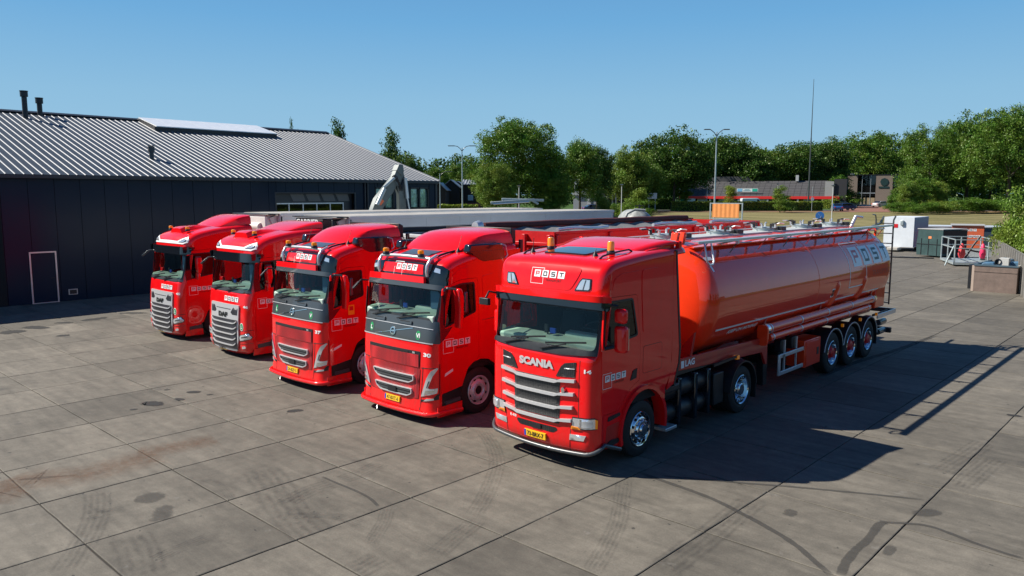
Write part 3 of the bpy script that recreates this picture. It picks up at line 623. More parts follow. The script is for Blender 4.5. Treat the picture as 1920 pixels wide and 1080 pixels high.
def build_volvo(loc, number, plate_t, extra=False):
    root = empty('tractor_truck', loc)
    sk = Skin([(.02, .16, .1, .25), (-.01, .24, .1, .25), (.05, .34, .1, .25), (.05, .7, .1, .25), (.05, 1.2, .1, .25), (.06, 1.6, .1, .25), (.10, 1.9, .1, .25), (.15, 2.1, .1, .24), (.24, 2.45, .1, .22), (.33, 2.76, .1, .22), (.35, 2.95, .1, .22), (.40, 3.15, .09, .2), (.52, 3.28, .06, .18), (.9, 3.38, .05, .17), (1.5, 3.49, .05, .16), (2.5, 3.56, .04, .14)], 1.20)
    window = curved([(.40, 1.95), (1.27, 2.19), (1.23, 2.79), (.85, 2.79), (.42, 2.70)], .05)
    door = curved([(.30, .62), (.86, .66), (1.05, 1.05), (1.36, 1.22), (1.36, 2.2), (1.33, 2.88), (.85, 2.88), (.36, 2.74), (.31, 1.9)], .05)
    arch = [(1.41 + .66 * math.cos(R(t)), .52 + .66 * math.sin(R(t))) for t in (-5, 20, 45, 70, 90, 110, 135, 160, 185)]
    bottom = [(2.25, 1.0), (2.2, .9)] + arch + [(.74, .17)]
    cabin_shell(sk, root, (2.12, 2.72, 1.13), .16, 2.25, bottom, window, door)
    # dark side cover around the front of the window
    patchs(sk, 'pillar_cover', [(.30, 1.66), (.40, 1.72), (.62, 1.95), (.42, 1.93), (.40, 2.60), (.33, 2.6), (.28, 2.1)], GLOSSB, root, .006, st=.3)
    fair = [(2.265, 3.38), (2.62, 3.42), (2.62, 1.1), (2.55, .92), (2.265, .92)]; patchs(sk, 'side_fairing', fair, RED, root, .0, th=.05, st=.4)
    patchs(sk, 'fairing_edge', [(2.625, 3.60), (2.70, 3.60), (2.70, 1.1), (2.60, .90), (2.57, .92), (2.625, 1.1)], BLACK, root, .006, th=.06, st=.5)
    # sculpted sleeper side
    patchs(sk, 'quarter_panel', curved([(1.50, 2.20), (2.14, 2.42), (2.16, 2.50), (1.95, 2.85), (1.82, 2.95), (1.45, 2.90)], .06), RED, root, .009, st=.3)
    patchs(sk, 'quarter_panel', curved([(.62, 2.96), (1.25, 2.94), (1.20, 3.10), (1.15, 3.14), (.8, 3.08)], .05), RED, root, .008, st=.3)
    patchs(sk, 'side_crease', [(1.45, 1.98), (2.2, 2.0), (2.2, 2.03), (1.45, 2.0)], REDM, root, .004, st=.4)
    # gloss black header + visor + red sign panel
    patchf(sk, 'roof_header', curved([(-1.24, 2.74), (1.24, 2.74), (1.25, 3.16), (1.05, 3.20), (-1.05, 3.20), (-1.25, 3.16)], .03), GLOSSB, root, .012)
    patchf(sk, 'sun_visor', curved([(-1.18, 2.70), (1.18, 2.70), (1.16, 2.80), (-1.16, 2.80)], .02), GREYV, root, .09, .03)
    patchf(sk, 'visor_panel', [(-1.12, 2.805), (.72, 2.805), (.70, 2.93), (-1.10, 2.93)], RED, root, .095, .06)
    patchf(sk, 'sign_panel', curved([(-.70, 2.97), (.60, 2.97), (.55, 3.16), (-.64, 3.16)], .02), RED, root, .02)
    for s in (1, -1):
        lp = [(.86, 3.05), (1.04, 3.03), (1.02, 3.12), (.88, 3.14)]; patchf(sk, 'roof_lamp', lp if s > 0 else mirror(lp), LAMPW, root, .018)
    logo(root, .115, -.20, 3.035, lambda u, v, d: sk.Mz(u, v, d + .022))
    lb = MB(); tt = sk.tz(2.97); tp = sk.tz(3.16)
    for s in (1, -1): lb.tube([sk.Mt(s * .74, tt + (tp - tt) * k, h) for k, h in ((-.1, .03), (.3, .07), (.8, .10), (1.4, .10), (2.2, .08))], .035, 8)
    lb.tube([sk.Mt(a, tp + .10, .10) for a in np.linspace(-.72, .72, 9)], .035, 8); lb.build('lamp_bar', ALU, root, smooth=60)
    for s in (-.56, .50): p = sk.Mt(s, tp + .10, .16); beacon(root, (p[0], p[1], p[2] + .02))
    ty = lambda y: float(sk.ts[np.argmin(np.abs(sk.p[:, 0] - y) + (sk.p[:, 1] < 3.2) * 9)])
    sheet('roof_hatch', curved([(-.42, ty(.66)), (.42, ty(.66)), (.44, ty(1.28)), (-.44, ty(1.28))], .03), sk.Mt, GREYV, root, .015)
    for s in (1, -1):
        rl = MB(); rl.tube([sk.Mt(s * .70, ty(y), h) for y, h in ((.62, .03), (.72, .04), (.95, .03), (1.3, .01))], .022, 6); rl.build('roof_rail', BLACK, root, smooth=60)
        p = sk.Mt(s * .78, ty(1.12), .0); antenna(root, p, .33, .10)
    # tall roof deflector
    US = [-1, -.985, -.94, -.85, -.6, -.3, 0, .3, .6, .85, .94, .985, 1]; EU = {0: .0, 1: .62, 2: .86, 3: .95}
    df = MB(); n = 12; m = 10; vs = []; fs = []
    for j in range(m + 1):
        v = j / m; y = .98 + 1.55 * v; h = .31 * math.sin(min(1, v * 1.7) * math.pi / 2) ** .9
        for i in range(n + 1):
            u = US[i]; w = .88 + .18 * v; e = EU.get(min(i, n - i), 1.0); base = float(np.interp(y, [.9, 1.5, 2.5], [3.40, 3.48, 3.54])) - .01
            vs.append((u * w, y + .12 * u * u * (1 - v), base + h * e * (1 - .12 * u * u)))
    for j in range(m):
        for i in range(n): a = j * (n + 1) + i; fs.append((a, a + 1, a + n + 2, a + n + 1))
    df.add(vs, fs); fs2 = tuple(range(m * (n + 1), (m + 1) * (n + 1))); df.f.append(fs2[::-1]); df.m.append(0); df.build('roof_deflector', RED, root, smooth=32)
    ed = MB(); ed.prism([(2.50, 3.50), (2.64, 3.50), (2.64, 3.80), (2.50, 3.86)], -1.05, 1.05); ed.build('deflector_edge', BLACK, root, bevel=.02)
    patchs(sk, 'deflector_intake', curved([(1.12, 3.42), (2.12, 3.42), (2.12, 3.22), (1.5, 3.20), (1.38, 3.24)], .04), GLOSSB, root, .012, st=.3)
    for s in (1, -1): it = MB(); it.prism([(1.10, 3.40), (1.45, 3.24), (2.10, 3.26), (2.12, 3.56), (1.15, 3.56)], s * 1.0, s * 1.19); it.build('intake_duct', GLOSSB, root, bevel=.03)
    for s in (1, -1):
        tb = MB(); tb.tube([(s * 1.2, 2.02, 3.53), (s * 1.22, 2.14, 3.5), (s * 1.225, 2.2, 3.3), (s * 1.21, 2.14, 3.24)], .014, 6); tb.build('grab_rail', ALU, root, smooth=60)
    # grey band with ribbon badge
    patchf(sk, 'grey_panel', [(-1.26, 1.66), (1.26, 1.66), (1.26, 2.11), (-1.26, 2.11)], GREYV, root, .008)
    patchf(sk, 'trim_strip', [(-1.1, 1.94), (1.1, 1.94), (1.1, 1.955), (-1.1, 1.955)], SILVER, root, .018); patchf(sk, 'trim_strip', [(-1.12, 1.645), (1.12, 1.645), (1.12, 1.665), (-1.12, 1.665)], SILVER, root, .014)
    for a in (-.52, .32): patchf(sk, 'vent_handle', curved([(a - .22, 1.975), (a + .22, 1.975), (a + .22, 2.045), (a - .22, 2.045)], .02), SILVER if False else GREYV, root, .035); patchf(sk, 'vent_slot', [(a - .12, 2.02), (a + .16, 2.02), (a + .16, 2.035), (a - .12, 2.035)], DARK, root, .038)
    ib = patchf(sk, 'badge_ring', [(math.cos(t) * .085, 1.795 + math.sin(t) * .085) for t in np.linspace(0, 2 * math.pi, 25)[:-1]], CHROME, root, .024, holes=[[(math.cos(t) * .058, 1.795 + math.sin(t) * .058) for t in np.linspace(0, 2 * math.pi, 25)[:-1]]], st=.03)
    patchf(sk, 'badge_bar', [(-.05, 1.78), (.05, 1.78), (.05, 1.81), (-.05, 1.81)], CHROME, root, .026); patchf(sk, 'badge_ribbon', [(-.62, 1.672), (.58, 1.908), (.58, 1.922), (-.62, 1.686)], CHROME, root, .016)
    oval_sticker(sk, root, -.78, 1.80, 'L'); oval_sticker(sk, root, .74, 1.79, 'V' if extra else 'VI')
    # upper grille
    patchf(sk, 'grille_surround', curved([(-.80, 1.14), (.80, 1.14), (.82, 1.47), (-.82, 1.47)], .02), BLACK, root, .012)
    patchf(sk, 'grille_mesh', [(-.79, 1.15), (.79, 1.15), (.79, 1.40), (-.79, 1.40)], GRR, root, .02, st=.12)
    patchf(sk, 'grille_slot', [(-.52, 1.415), (.50, 1.415), (.50, 1.445), (-.52, 1.445)], DARK, root, .02)
    lettering('model_lettering', 'FH', .055, .62, 1.415, sk.Mz, SILVER, root, .022, bold=.003)
    patchf(sk, 'grille_mesh', curved([(-.80, .50), (.76, .50), (.82, 1.12), (-.84, 1.12)], .03), GRR, root, .010, st=.12)
    for (z, w) in ((.90, .66), (.62, .60)):
        patchf(sk, 'slat_frame', curved([(-w, z + .07), (-w + .06, z - .03), (-w + .20, z - .10), (w - .14, z - .10), (w, z - .04), (w, z + .07)], .03), SILVER, root, .045, .035, holes=[inset(curved([(-w, z + .07), (-w + .06, z - .03), (-w + .20, z - .10), (w - .14, z - .10), (w, z - .04), (w, z + .07)], .03), .02)], st=.1)
        patchf(sk, 'slat_insert', inset([(-w, z + .07), (-w + .06, z - .03), (-w + .20, z - .10), (w - .14, z - .10), (w, z - .04), (w, z + .07)], .02), BLACK, root, .022)
        for q in (.02, -.035): patchf(sk, 'grille_slat', [(-w + .12, z + q - .01), (w - .05, z + q - .01), (w - .05, z + q + .012), (-w + .10, z + q + .012)], GREYV, root, .035)
    patchf(sk, 'radar_cover', curved([(-.12, .545), (.14, .545), (.14, .66), (-.12, .66)], .01), BLACK, root, .05)
    for s in (1, -1):
        mm = (lambda p: p) if s > 0 else mirror
        for ps in ([(.80, .30), (.815, .30), (.90, 1.16), (.885, 1.16)],): patchf(sk, 'panel_seam', mm(ps), DARK, root, .003)
        patchf(sk, 'panel_seam', mm([(.84, 1.135), (1.22, 1.155), (1.22, 1.17), (.84, 1.15)]), DARK, root, .003)
        hl = patchf(sk, 'headlight', mm([(.84, .56), (1.20, .66), (1.22, .76), (1.06, .74), (1.02, .76), (1.12, 1.0), (1.23, 1.16), (1.20, 1.17), (1.08, 1.10), (.99, .95), (.90, .72)]), LAMPW, root, .018)
        patchf(sk, 'lamp_insert', mm([(.93, .63), (1.14, .69), (1.14, .725), (1.02, .715), (.97, .71)]), CHROME, hl, .024); patchf(sk, 'lamp_insert', mm([(.985, .76), (1.0, .76), (1.06, .90), (1.035, .90)]), GREYV, hl, .024)
        patchf(sk, 'fog_lamp_trim', mm([(.82, .46), (1.24, .53), (1.24, .64), (1.20, .63), (1.12, .54), (.84, .50)]), BLACK, root, .012); patchf(sk, 'fog_lamp', mm([(.90, .475), (1.14, .52), (1.14, .555), (.98, .535)]), LAMPW, root, .018)
        patchs(sk, 'step_cover', [(.33, .62), (.86, .70), (.86, .62), (.83, .40), (.33, .38)], BLACK, root, .01, sides=(s,), st=.3)
        patchs(sk, 'step', curved([(.40, .40), (.80, .42), (.80, .50), (.40, .47)], .02), GREYV, root, .03, sides=(s,))
        patchs(sk, 'lower_sill', [(.2, .17), (.86, .17), (.86, .40), (.2, .37)], RED, root, .014, sides=(s,), st=.3)
        patchs(sk, 'door_seam', [(.262, .60), (.272, .60), (.285, 1.24), (.275, 1.24)], DARK, root, .004, sides=(s,))
        st_ = patchs(sk, 'side_marker', [(.40, .97), (.62, 1.05), (.62, 1.10), (.42, 1.03)], WHITE, root, .008, sides=(s,))
    lp = MB(); pts = [sk.Mz(a, .22, .03) for a in np.linspace(-sk.ax, sk.ax, 41)]; lp.tube([(pts[0][0], .84, .23)] + pts + [(pts[-1][0], .84, .23)], .045, 8); lp.build('bumper_lip', RED, root, smooth=60)
    hk = MB(); hk.tube([(-.42, .02, .22), (-.42, -.06, .16), (-.36, -.1, .12)], .015, 6); hk.build('tow_hook', ALU, root)
    lettering('fleet_number', number, .10, .90, 1.385, sk.Mz, WHITE, root, .006, bold=.005, fit=.19)
    plate(sk, root, plate_t, -.24, .345)
    logo(root, .125, .44, 1.555, sk.S(1))
    if extra: rects_to('warning_sticker', [(.83, 1.76, 1.0, 1.99, 0, 0), (.86, 1.86, .97, 1.96, 1, 1)], sk.S(1), [YEL, REDINK], root)
    for s in (1, -1):
        mb = MB(); mb.prism([(.56, 2.72), (.66, 2.74), (.72, 2.55), (.70, 2.10), (.66, 1.92), (.58, 1.95), (.60, 2.3)], s * 1.28, s * 1.46); mb.build('side_mirror', RED, root, bevel=.03)
        mb = MB(); mb.box(s * 1.42, s * 1.47, .72, .80, 2.25, 2.66); mb.build('mirror_back', GREYV, root, bevel=.02)
        mb = MB(); mb.tube([(s * 1.12, .42, 2.68), (s * 1.25, .46, 2.74), (s * 1.36, .58, 2.72)], .025, 6, mi=1); mb.build('mirror_arm', [BLACK, GREYV], root, smooth=40)
    mb = MB(); mb.tube([(-1.1, .3, 2.74), (-1.12, .12, 2.76), (-1.12, .02, 2.68)], .02, 6); mb.bar((-1.12, .06, 2.72), (-1.18, -.06, 2.58), .13, .035); mb.build('kerb_mirror', BLACK, root, bevel=.012)
    wiper(root, sk, -.75, -.2, 2.16); wiper(root, sk, .1, .6, 2.16)
    interior(root, 1.25, 2.20, yf=.6, red_reflection=True); chassis(root, 2.4, 5.1, 6.0)
    for s in (1, -1):
        make_wheel(root, s * 1.15, 1.41, .5, s, 'steel'); make_wheel(root, s * 1.17, 5.1, .5, s, 'steel', .58)
        fender(root, 1.41, .60, s * .6, s * 1.17, -5, 185, BLACK, 'wheel_arch', .05, .52, 14)
        fender(root, 5.1, .57, s * .66, s * 1.2, 2, 178, BLACK, 'mudguard', .03, .52, 12)
    for s in (1, -1): sd = MB(); sd.box(s * .85, s * 1.18, 2.75, 4.2, .35, .95); sd.build('fuel_tank', ALU, root, bevel=.08)
    return root

def build_daf(loc, number, plate_t, rz=0.0, dh=.16):
    root = empty('tractor_truck', loc, rz)
    sk = Skin([(.14, .10, .1, .25), (.06, .18, .1, .25), (0, .30, .1, .25), (0, .8, .1, .25), (.02, 1.3, .1, .25), (.06, 1.7, .1, .25), (.11, 1.92, .1, .25), (.20, 2.25, .1, .24), (.30, 2.74, .1, .24), (.31, 2.96, .1, .24), (.33, 3.10, .1, .23), (.43, 3.25, .09, .22), (.66, 3.38, .07, .2), (1.1, 3.48, .06, .19), (1.7, 3.56, .05, .18), (2.6, 3.62, .05, .16)], 1.20)
    window = curved([(.42, 1.94), (1.25, 2.06), (1.25, 2.74), (.5, 2.72), (.44, 2.6)], .05)
    door = curved([(.33, .50), (.82, .52), (1.0, .9), (1.38, 1.05), (1.38, 2.2), (1.34, 2.86), (.5, 2.82), (.38, 2.7), (.34, 1.9)], .05)
    arch = [(1.38 + .64 * math.cos(R(t)), .50 + .64 * math.sin(R(t))) for t in (-5, 20, 45, 70, 90, 110, 135, 160, 185)]
    bottom = [(2.3, 1.0), (2.2, .9)] + arch + [(.73, .14)]
    cabin_shell(sk, root, (1.93, 2.72, 1.14), .12, 2.3, bottom, window, door)
    patchs(sk, 'pillar_cover', [(.34, 1.90), (.5, 1.92), (.46, 2.68), (.36, 2.66), (.30, 2.1)], GLOSSB, root, .008, st=.3)
    patchs(sk, 'pillar_cover', [(.45, 2.71), (1.36, 2.76), (1.36, 1.98), (1.27, 2.03), (1.27, 2.755), (.9, 2.735), (.5, 2.73)], GLOSSB, root, .006, st=.3)
    patchs(sk, 'side_fairing', [(2.32, 3.38), (2.66, 3.42), (2.66, 1.1), (2.6, .9), (2.32, .9)], RED, root, .0, th=.05, st=.4)
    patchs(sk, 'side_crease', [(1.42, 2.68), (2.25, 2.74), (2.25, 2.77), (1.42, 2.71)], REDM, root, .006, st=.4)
    # wrap-around visor
    patchf(sk, 'sun_visor', curved([(-1.25, 2.73), (-.9, 2.70), (.9, 2.70), (1.25, 2.73), (1.28, 2.95), (-1.28, 2.95)], .05), GLOSSB, root, .10, .06)
    vw = patchs(sk, 'visor_wing', [(.28, 2.76), (.60, 2.82), (.66, 2.92), (.40, 2.96), (.26, 2.94)], GLOSSB, root, .02, st=.3)
    # white lamp band on the brow
    band = [(-1.14, 3.24), (-1.02, 3.30), (-.62, 3.12), (.62, 3.12), (1.02, 3.30), (1.14, 3.24), (1.16, 3.13), (.98, 3.03), (-.98, 3.03), (-1.16, 3.13)]
    patchf(sk, 'brow_band', band, WHITE, root, .014, st=.08)
    for s in (1, -1):
        p = [(.70, 3.08), (.98, 3.09), (1.08, 3.16), (1.04, 3.23), (.90, 3.20)]; q = patchf(sk, 'roof_lamp', p if s > 0 else mirror(p), GLOSSB, root, .018); i = inset(p, .02); patchf(sk, 'roof_lamp_lens', i if s > 0 else mirror(i), LAMPW, q, .022)
    # roof scoop
    sc = MB(); vs = []; fs = []; n = 8; m = 8
    for j in range(m + 1):
        v = j / m; y = .62 + 1.0 * v; base = float(np.interp(y, [.5, .72, 1.1, 1.7], [3.30, 3.42, 3.49, 3.57])); h = .14 * (1 - v) ** .6 + .0
        for i in range(n + 1):
            u = -1 + 2 * i / n; vs.append((u * (.40 + .04 * v), y, base + h * (1 - .15 * u * u) * (1 if abs(u) < .95 else .0) - .015))
    for j in range(m):
        for i in range(n): a = j * (n + 1) + i; fs.append((a, a + 1, a + n + 2, a + n + 1))
    fs.append(tuple(range(n + 1))[::-1]); sc.add(vs, fs); sc.build('roof_scoop', RED, root, smooth=35)
    vt = MB()
    for k in range(3): vt.box(-.14, .14, .90 + k * .07, .94 + k * .07, 3.54, 3.56)
    vt.build('scoop_vent', BLACK, root)
    for x in (-.62, .60): beacon(root, (x, .72, 3.46))
    # rear deflector
    US = [-1, -.985, -.94, -.85, -.6, -.3, 0, .3, .6, .85, .94, .985, 1]; EU = {0: .0, 1: .62, 2: .86, 3: .95}
    df = MB(); n = 12; m = 8; vs = []; fs = []
    for j in range(m + 1):
        v = j / m; y = 1.55 + 1.1 * v
        for i in range(n + 1):
            u = US[i]; base = float(np.interp(y, [1.5, 2.6], [3.53, 3.61])); h = dh * math.sin(v * math.pi / 2); vs.append((u * (.85 + .22 * v), y + .1 * u * u * (1 - v), base + h * EU.get(min(i, n - i), 1.0) - (.02 if abs(u) > .99 else 0)))
    for j in range(m):
        for i in range(n): a = j * (n + 1) + i; fs.append((a, a + 1, a + n + 2, a + n + 1))
    fs.append(tuple(range(m * (n + 1), (m + 1) * (n + 1)))); df.add(vs, fs); df.build('roof_deflector', RED, root, smooth=32)
    # silver grille
    gp = curved([(-.80, 1.52), (.80, 1.52), (.78, .55), (.66, .22), (-.66, .22), (-.78, .55)], .05)
    patchf(sk, 'grille_frame', gp, SILVER, root, .035, .03)
    for s in (1, -1):
        p = [(.42, 1.30), (.50, 1.24), (.74, 1.24), (.755, 1.43), (.55, 1.44)]; patchf(sk, 'grille_mesh', p if s > 0 else mirror(p), GRS, root, .040)
    patchf(sk, 'grille_inner', [(-.72, .28), (.72, .28), (.73, 1.10), (-.73, 1.10)], GRS, root, .041, .004)
    patchf(sk, 'grille_bar', [(-.40, 1.375), (.40, 1.375), (.42, 1.39), (-.42, 1.39)], BLACK, root, .042)
    for k in range(5):
        z = 1.02 - k * .155; w = .73 - .015 * k
        patchf(sk, 'grille_slat', [(-w, z + .035), (-w + .10, z - .022), (-w + .2, z - .040), (w - .2, z - .040), (w - .10, z - .022), (w, z + .035), (w, z + .062), (w - .12, z + .003), (w - .2, z - .008), (-w + .2, z - .008), (-w + .12, z + .003), (-w, z + .062)], SILVER, root, .062, .022, st=.12)
    lettering('maker_lettering', 'DAF', .17, -.26, 1.155, sk.Mz, INK, root, .045, bold=.012, fit=.52)
    rects_to('company_logo', post_rects(.135, -.0, 1.60, False, sq=1.12), lambda u, v, d: sk.Mz(u, v, d + .004), LOGOM, root)
    lettering('fleet_number', number, .085, .96, 1.47, sk.Mz, WHITE, root, .006, bold=.005, fit=.17)
    oval_sticker(sk, root, .90, .93, 'L')
    for s in (1, -1):
        mm = (lambda p: p) if s > 0 else mirror
        h = patchf(sk, 'headlight', mm([(.82, .52), (1.22, .60), (1.26, .66), (1.16, .78), (.84, .70), (.80, .62)]), GLOSSB, root, .016); patchf(sk, 'headlight_reflector', mm([(.84, .54), (1.20, .61), (1.235, .66), (1.15, .76), (.85, .685), (.82, .62)]), LAMPW, h, .022)
        patchf(sk, 'lamp_insert', mm([(.90, .61), (1.12, .66), (1.12, .70), (.90, .65)]), GREYV, h, .026)
        patchf(sk, 'fog_lamp', mm([(.88, .30), (1.04, .33), (1.05, .37), (1.0, .40), (.90, .38)]), LAMPW, root, .012)
        patchf(sk, 'panel_seam', mm([(.80, .80), (1.28, .85), (1.28, .865), (.80, .815)]), DARK, root, .003); patchf(sk, 'bumper_crease', mm([(.80, .44), (1.28, .48), (1.28, .50), (.80, .46)]), REDM, root, .006)
        patchs(sk, 'step', curved([(.36, .34), (.78, .36), (.78, .48), (.36, .44)], .02), GREYV, root, .02, sides=(s,))
        patchs(sk, 'lower_sill', [(.22, .15), (.80, .15), (.78, .34), (.24, .32)], RED, root, .014, sides=(s,), st=.3)
        mb = MB(); mb.prism([(.58, 2.62), (.74, 2.62), (.76, 2.30), (.70, 2.12), (.62, 2.12), (.58, 2.3)], s * 1.30, s * 1.47); mb.prism([(.62, 2.14), (.70, 2.14), (.72, 1.96), (.60, 1.90)], s * 1.22, s * 1.42); mb.build('side_mirror', RED, root, bevel=.03)
        mb = MB(); mb.box(s * 1.31, s * 1.46, .59, .73, 2.62, 2.65); mb.build('mirror_cap', GREYV, root, bevel=.01)
    mb = MB(); mb.tube([(-1.1, .36, 2.76), (-1.2, .18, 2.74)], .02, 6); mb.bar((-1.18, .2, 2.74), (-1.30, .02, 2.56), .13, .05); mb.build('kerb_mirror', GREYV, root, bevel=.015)
    plate(sk, root, plate_t, -.42, .19)
    logo(root, .125, .48, 1.555, sk.S(1))
    patchf(sk, 'windscreen_cowl', [(-1.18, 1.90), (-.8, 1.86), (.8, 1.86), (1.18, 1.90), (1.18, 1.95), (-1.18, 1.95)], GREYV, root, .012)
    wiper(root, sk, -.75, -.2, 1.97); wiper(root, sk, .1, .6, 1.97)
    interior(root, 1.1, 2.02, yf=.55, red_reflection=False); chassis(root, 2.4, 5.1, 6.0)
    for s in (1, -1):
        make_wheel(root, s * 1.15, 1.38, .5, s, 'steel'); make_wheel(root, s * 1.17, 5.1, .5, s, 'steel', .58)
        fender(root, 1.38, .58, s * .6, s * 1.17, -5, 185, BLACK, 'wheel_arch', .05, .50, 14); fender(root, 5.1, .57, s * .66, s * 1.2, 2, 178, BLACK, 'mudguard', .03, .52, 12)
    for s in (1, -1): sd = MB(); sd.box(s * .85, s * 1.18, 2.75, 4.2, .35, .95); sd.build('fuel_tank', ALU, root, bevel=.08)
    return root
scania = build_scania()
v30 = build_volvo((-3.90, 0.0, 0), '30', '47-BXT-6'); tag(v30, 'red tractor truck number 30 beside truck 14, grey band under the windscreen', 'truck', 'red trucks parked in a row')
v37 = build_volvo((-7.68, -.05, 0), '37', '24-BZF-5', True); tag(v37, 'red tractor truck number 37 with yellow sticker on its door, middle of the row', 'truck', 'red trucks parked in a row')
d46 = build_daf((-12.17, .52, 0), '46', '92-BNT-9'); tag(d46, 'red tractor truck number 46 with big silver grille, second from the left', 'truck', 'red trucks parked in a row')
d45 = build_daf((-16.38, .50, 0), '45', '91-BNT-8', 0, .29); tag(d45, 'leftmost red tractor truck, number 45, nearest the dark hall', 'truck', 'red trucks parked in a row')

# ============================================================ TANK TRAILER
def build_tank_trailer():
    root = empty('tank_trailer', (.07, 0, 0)); tag(root, 'long red cylindrical tank trailer with side pipes, coupled behind truck 14', 'trailer')
    R0, ZC, Y0, Y1 = 1.21, 2.40, 4.08, 14.25; DF, DR = .40, .55
    prof = []
    for k in range(25): t = math.pi / 2 * k / 24; prof.append((Y0 - DF * math.cos(t), R0 * math.sin(t) ** .60))
    for y in np.linspace(Y0, Y1, 30)[1:-1]: prof.append((float(y), R0))
    for k in range(13): t = math.pi / 2 * k / 12; prof.append((Y1 + DR * math.sin(t), R0 * math.cos(t) ** .72 if k < 12 else 0))
    mb = MB(); mb.lathe(prof, (0, 0, ZC), 64, axis='Y'); tank = mb.build('tank_shell', RED2, root, smooth=40)
    for y in (9.05,):
        s = MB(); s.lathe([(y - .012, R0), (y - .008, R0 + .004), (y + .008, R0 + .004), (y + .012, R0)], (0, 0, ZC), 64, axis='Y'); s.build('tank_seam', RED2, root, smooth=60)
    # surface map: u along y, v = height on the visible side
    def T(u, v, d=0.0):
        a = (v - ZC) / R0; a = a  # v measured as arc length from the equator
        return ((R0 + d) * math.cos(a), u, ZC + (R0 + d) * math.sin(a))
    arc = lambda z: ZC + R0 * math.asin(max(-1, min(1, (z - ZC) / R0)))
    logo(root, .55, 11.42, arc(2.66), T, sub=False)
    lettering('logo_subtext', 'TRANSPORT', .20, 12.78, arc(2.33), T, REDM, root, .004, fit=1.5)
    for (a, b) in ((4.15, 9.75), (10.15, 11.75), (12.2, 13.7)): rects_to('white_stripe', [(a, arc(1.86), b, arc(1.90), 0, 0)], T, [WHITE], root)
    lettering('builder_lettering', 'KEEP ON MOVING', .12, 4.75, arc(1.73), T, WHITE, root, .004, bold=.004, fit=1.35, shear=.4)
    rects_to('inspection_label', [(9.95, arc(1.98), 10.15, arc(2.2), 0, 0), (9.99, arc(2.0), 10.11, arc(2.08), 1, 1), (9.99, arc(2.1), 10.11, arc(2.17), 1, 1)], T, [WHITE, INK], root)
    rects_to('reflector_tape', [(4.12, arc(3.05), 4.18, arc(3.3), 0, 0), (4.10, arc(3.26), 4.4, arc(3.32), 0, 0)], T, [WHITE], root); rects_to('reflector_tape', [(14.1, arc(3.05), 14.16, arc(3.3), 0, 0)], T, [WHITE], root)
    # outlet cones under the barrel and rib straps
    for y in (5.3, 7.9, 10.5, 13.1):
        c = MB(); c.lathe([(1.75, .95), (1.35, .62), (1.12, .30), (.85, .16)], (0, y, 0), 24, axis='Z'); c.build('outlet_cone', RED2, root, smooth=40)
    for y in (10.35, 12.3):
        c = MB(); vs = []; fs = []
        for k in range(11):
            a = R(-2 - 5.2 * k); o = .05 * math.sin(math.pi * min(1, k / 3)) if k < 3 else .05
            for (dy, dd) in ((-.09, 0), (-.05, o), (.05, o), (.09, 0)): vs.append(((R0 + .002 + dd) * math.cos(a), y - .035 * k + dy, ZC + (R0 + .002 + dd) * math.sin(a)))
        for k in range(10):
            for j in range(3): a = k * 4 + j; fs.append((a, a + 1, a + 5, a + 4))
        c.add(vs, fs); c.build('tank_rib', RED2, root, smooth=60)
    # top: walkway, cover strip, rail, hatches
    w = MB(); w.box(-.72, -.06, 4.2, 14.4, 3.60, 3.645); w.build('walkway', WALK, root, bevel=.01)
    w = MB(); w.prism([(-.06, 3.585), (.62, 3.52), (.62, 3.49), (-.06, 3.55)], 4.05, 14.6, 'Y'); w.build('cover_strip', RED2, root, bevel=.008)
    rl = MB(); rl.box(.86, 1.01, 3.55, 15.1, 3.655, 3.67); rl.box(.985, 1.0, 3.55, 15.1, 3.62, 3.655); rl.build('side_rail', ALU, root)
    rl = MB(); rl.box(-1.0, -.9, 3.55, 15.1, 3.655, 3.67); rl.build('side_rail', ALU, root)
    for i, y in enumerate(np.linspace(3.9, 14.3, 9)):
        b = MB(); b.bar((.50, y, 3.52), (.99, y, 3.64), .07, .03); b.bar((.80, y, 3.36), (.97, y + .06, 3.63), .03, .02); b.build('rail_bracket', BLACK if i % 2 else REDM, root)
        b = MB(); b.bar((-.55, y, 3.50), (-.95, y, 3.65), .04, .03); b.build('rail_bracket', BLACK, root)
    for i, y in enumerate((5.4, 7.7, 9.9, 12.0, 13.9)):
        b = MB(); b.tube([(.99, y - .28, 3.60), (1.03, y - .1, 3.58), (1.03, y + .28, 3.58)], .014, 6); b.box(.97, 1.03, y - .3, y - .24, 3.56, 3.62); b.build('rail_latch', ALU, root)
    for y in (4.55, 6.95, 9.35, 11.75, 13.9):
        h = MB(); h.lathe([(3.56, .27), (3.70, .27), (3.72, .29), (3.74, .25), (3.75, 0)], (-.42, y, 0), 20, axis='Z'); hh = h.build('tank_hatch', GALV, root, smooth=40)
        for k in range(8):
            t = 2 * math.pi * k / 8 + .3; c = (-.42 + math.cos(t) * .29, y + math.sin(t) * .29); l = MB(); l.box(c[0] - .02, c[0] + .02, c[1] - .02, c[1] + .02, 3.72, 3.83)
            l.tube([(c[0], c[1], 3.80), (c[0] + math.cos(t) * .10, c[1] + math.sin(t) * .10, 3.84), (c[0] + math.cos(t) * .22, c[1] + math.sin(t) * .22, 3.83)], .016, 5); l.build('hatch_clamp', BLACK if k % 2 else ALU, hh)
        g = MB(); g.box(-.42 + .1, -.42 + .34, y + .36, y + .62, 3.645, 3.74); g.build('valve_box', BLACK, root, bevel=.01)
    g = MB(); g.tube([(.93, 3.72, 3.66), (1.03, 3.72, 3.62), (1.10, 3.72, 3.28), (1.11, 3.78, 3.22), (1.11, 3.92, 3.22), (1.10, 3.98, 3.28), (1.03, 3.98, 3.62)], .018, 6); g.build('grab_loop', ALU, root, smooth=60)
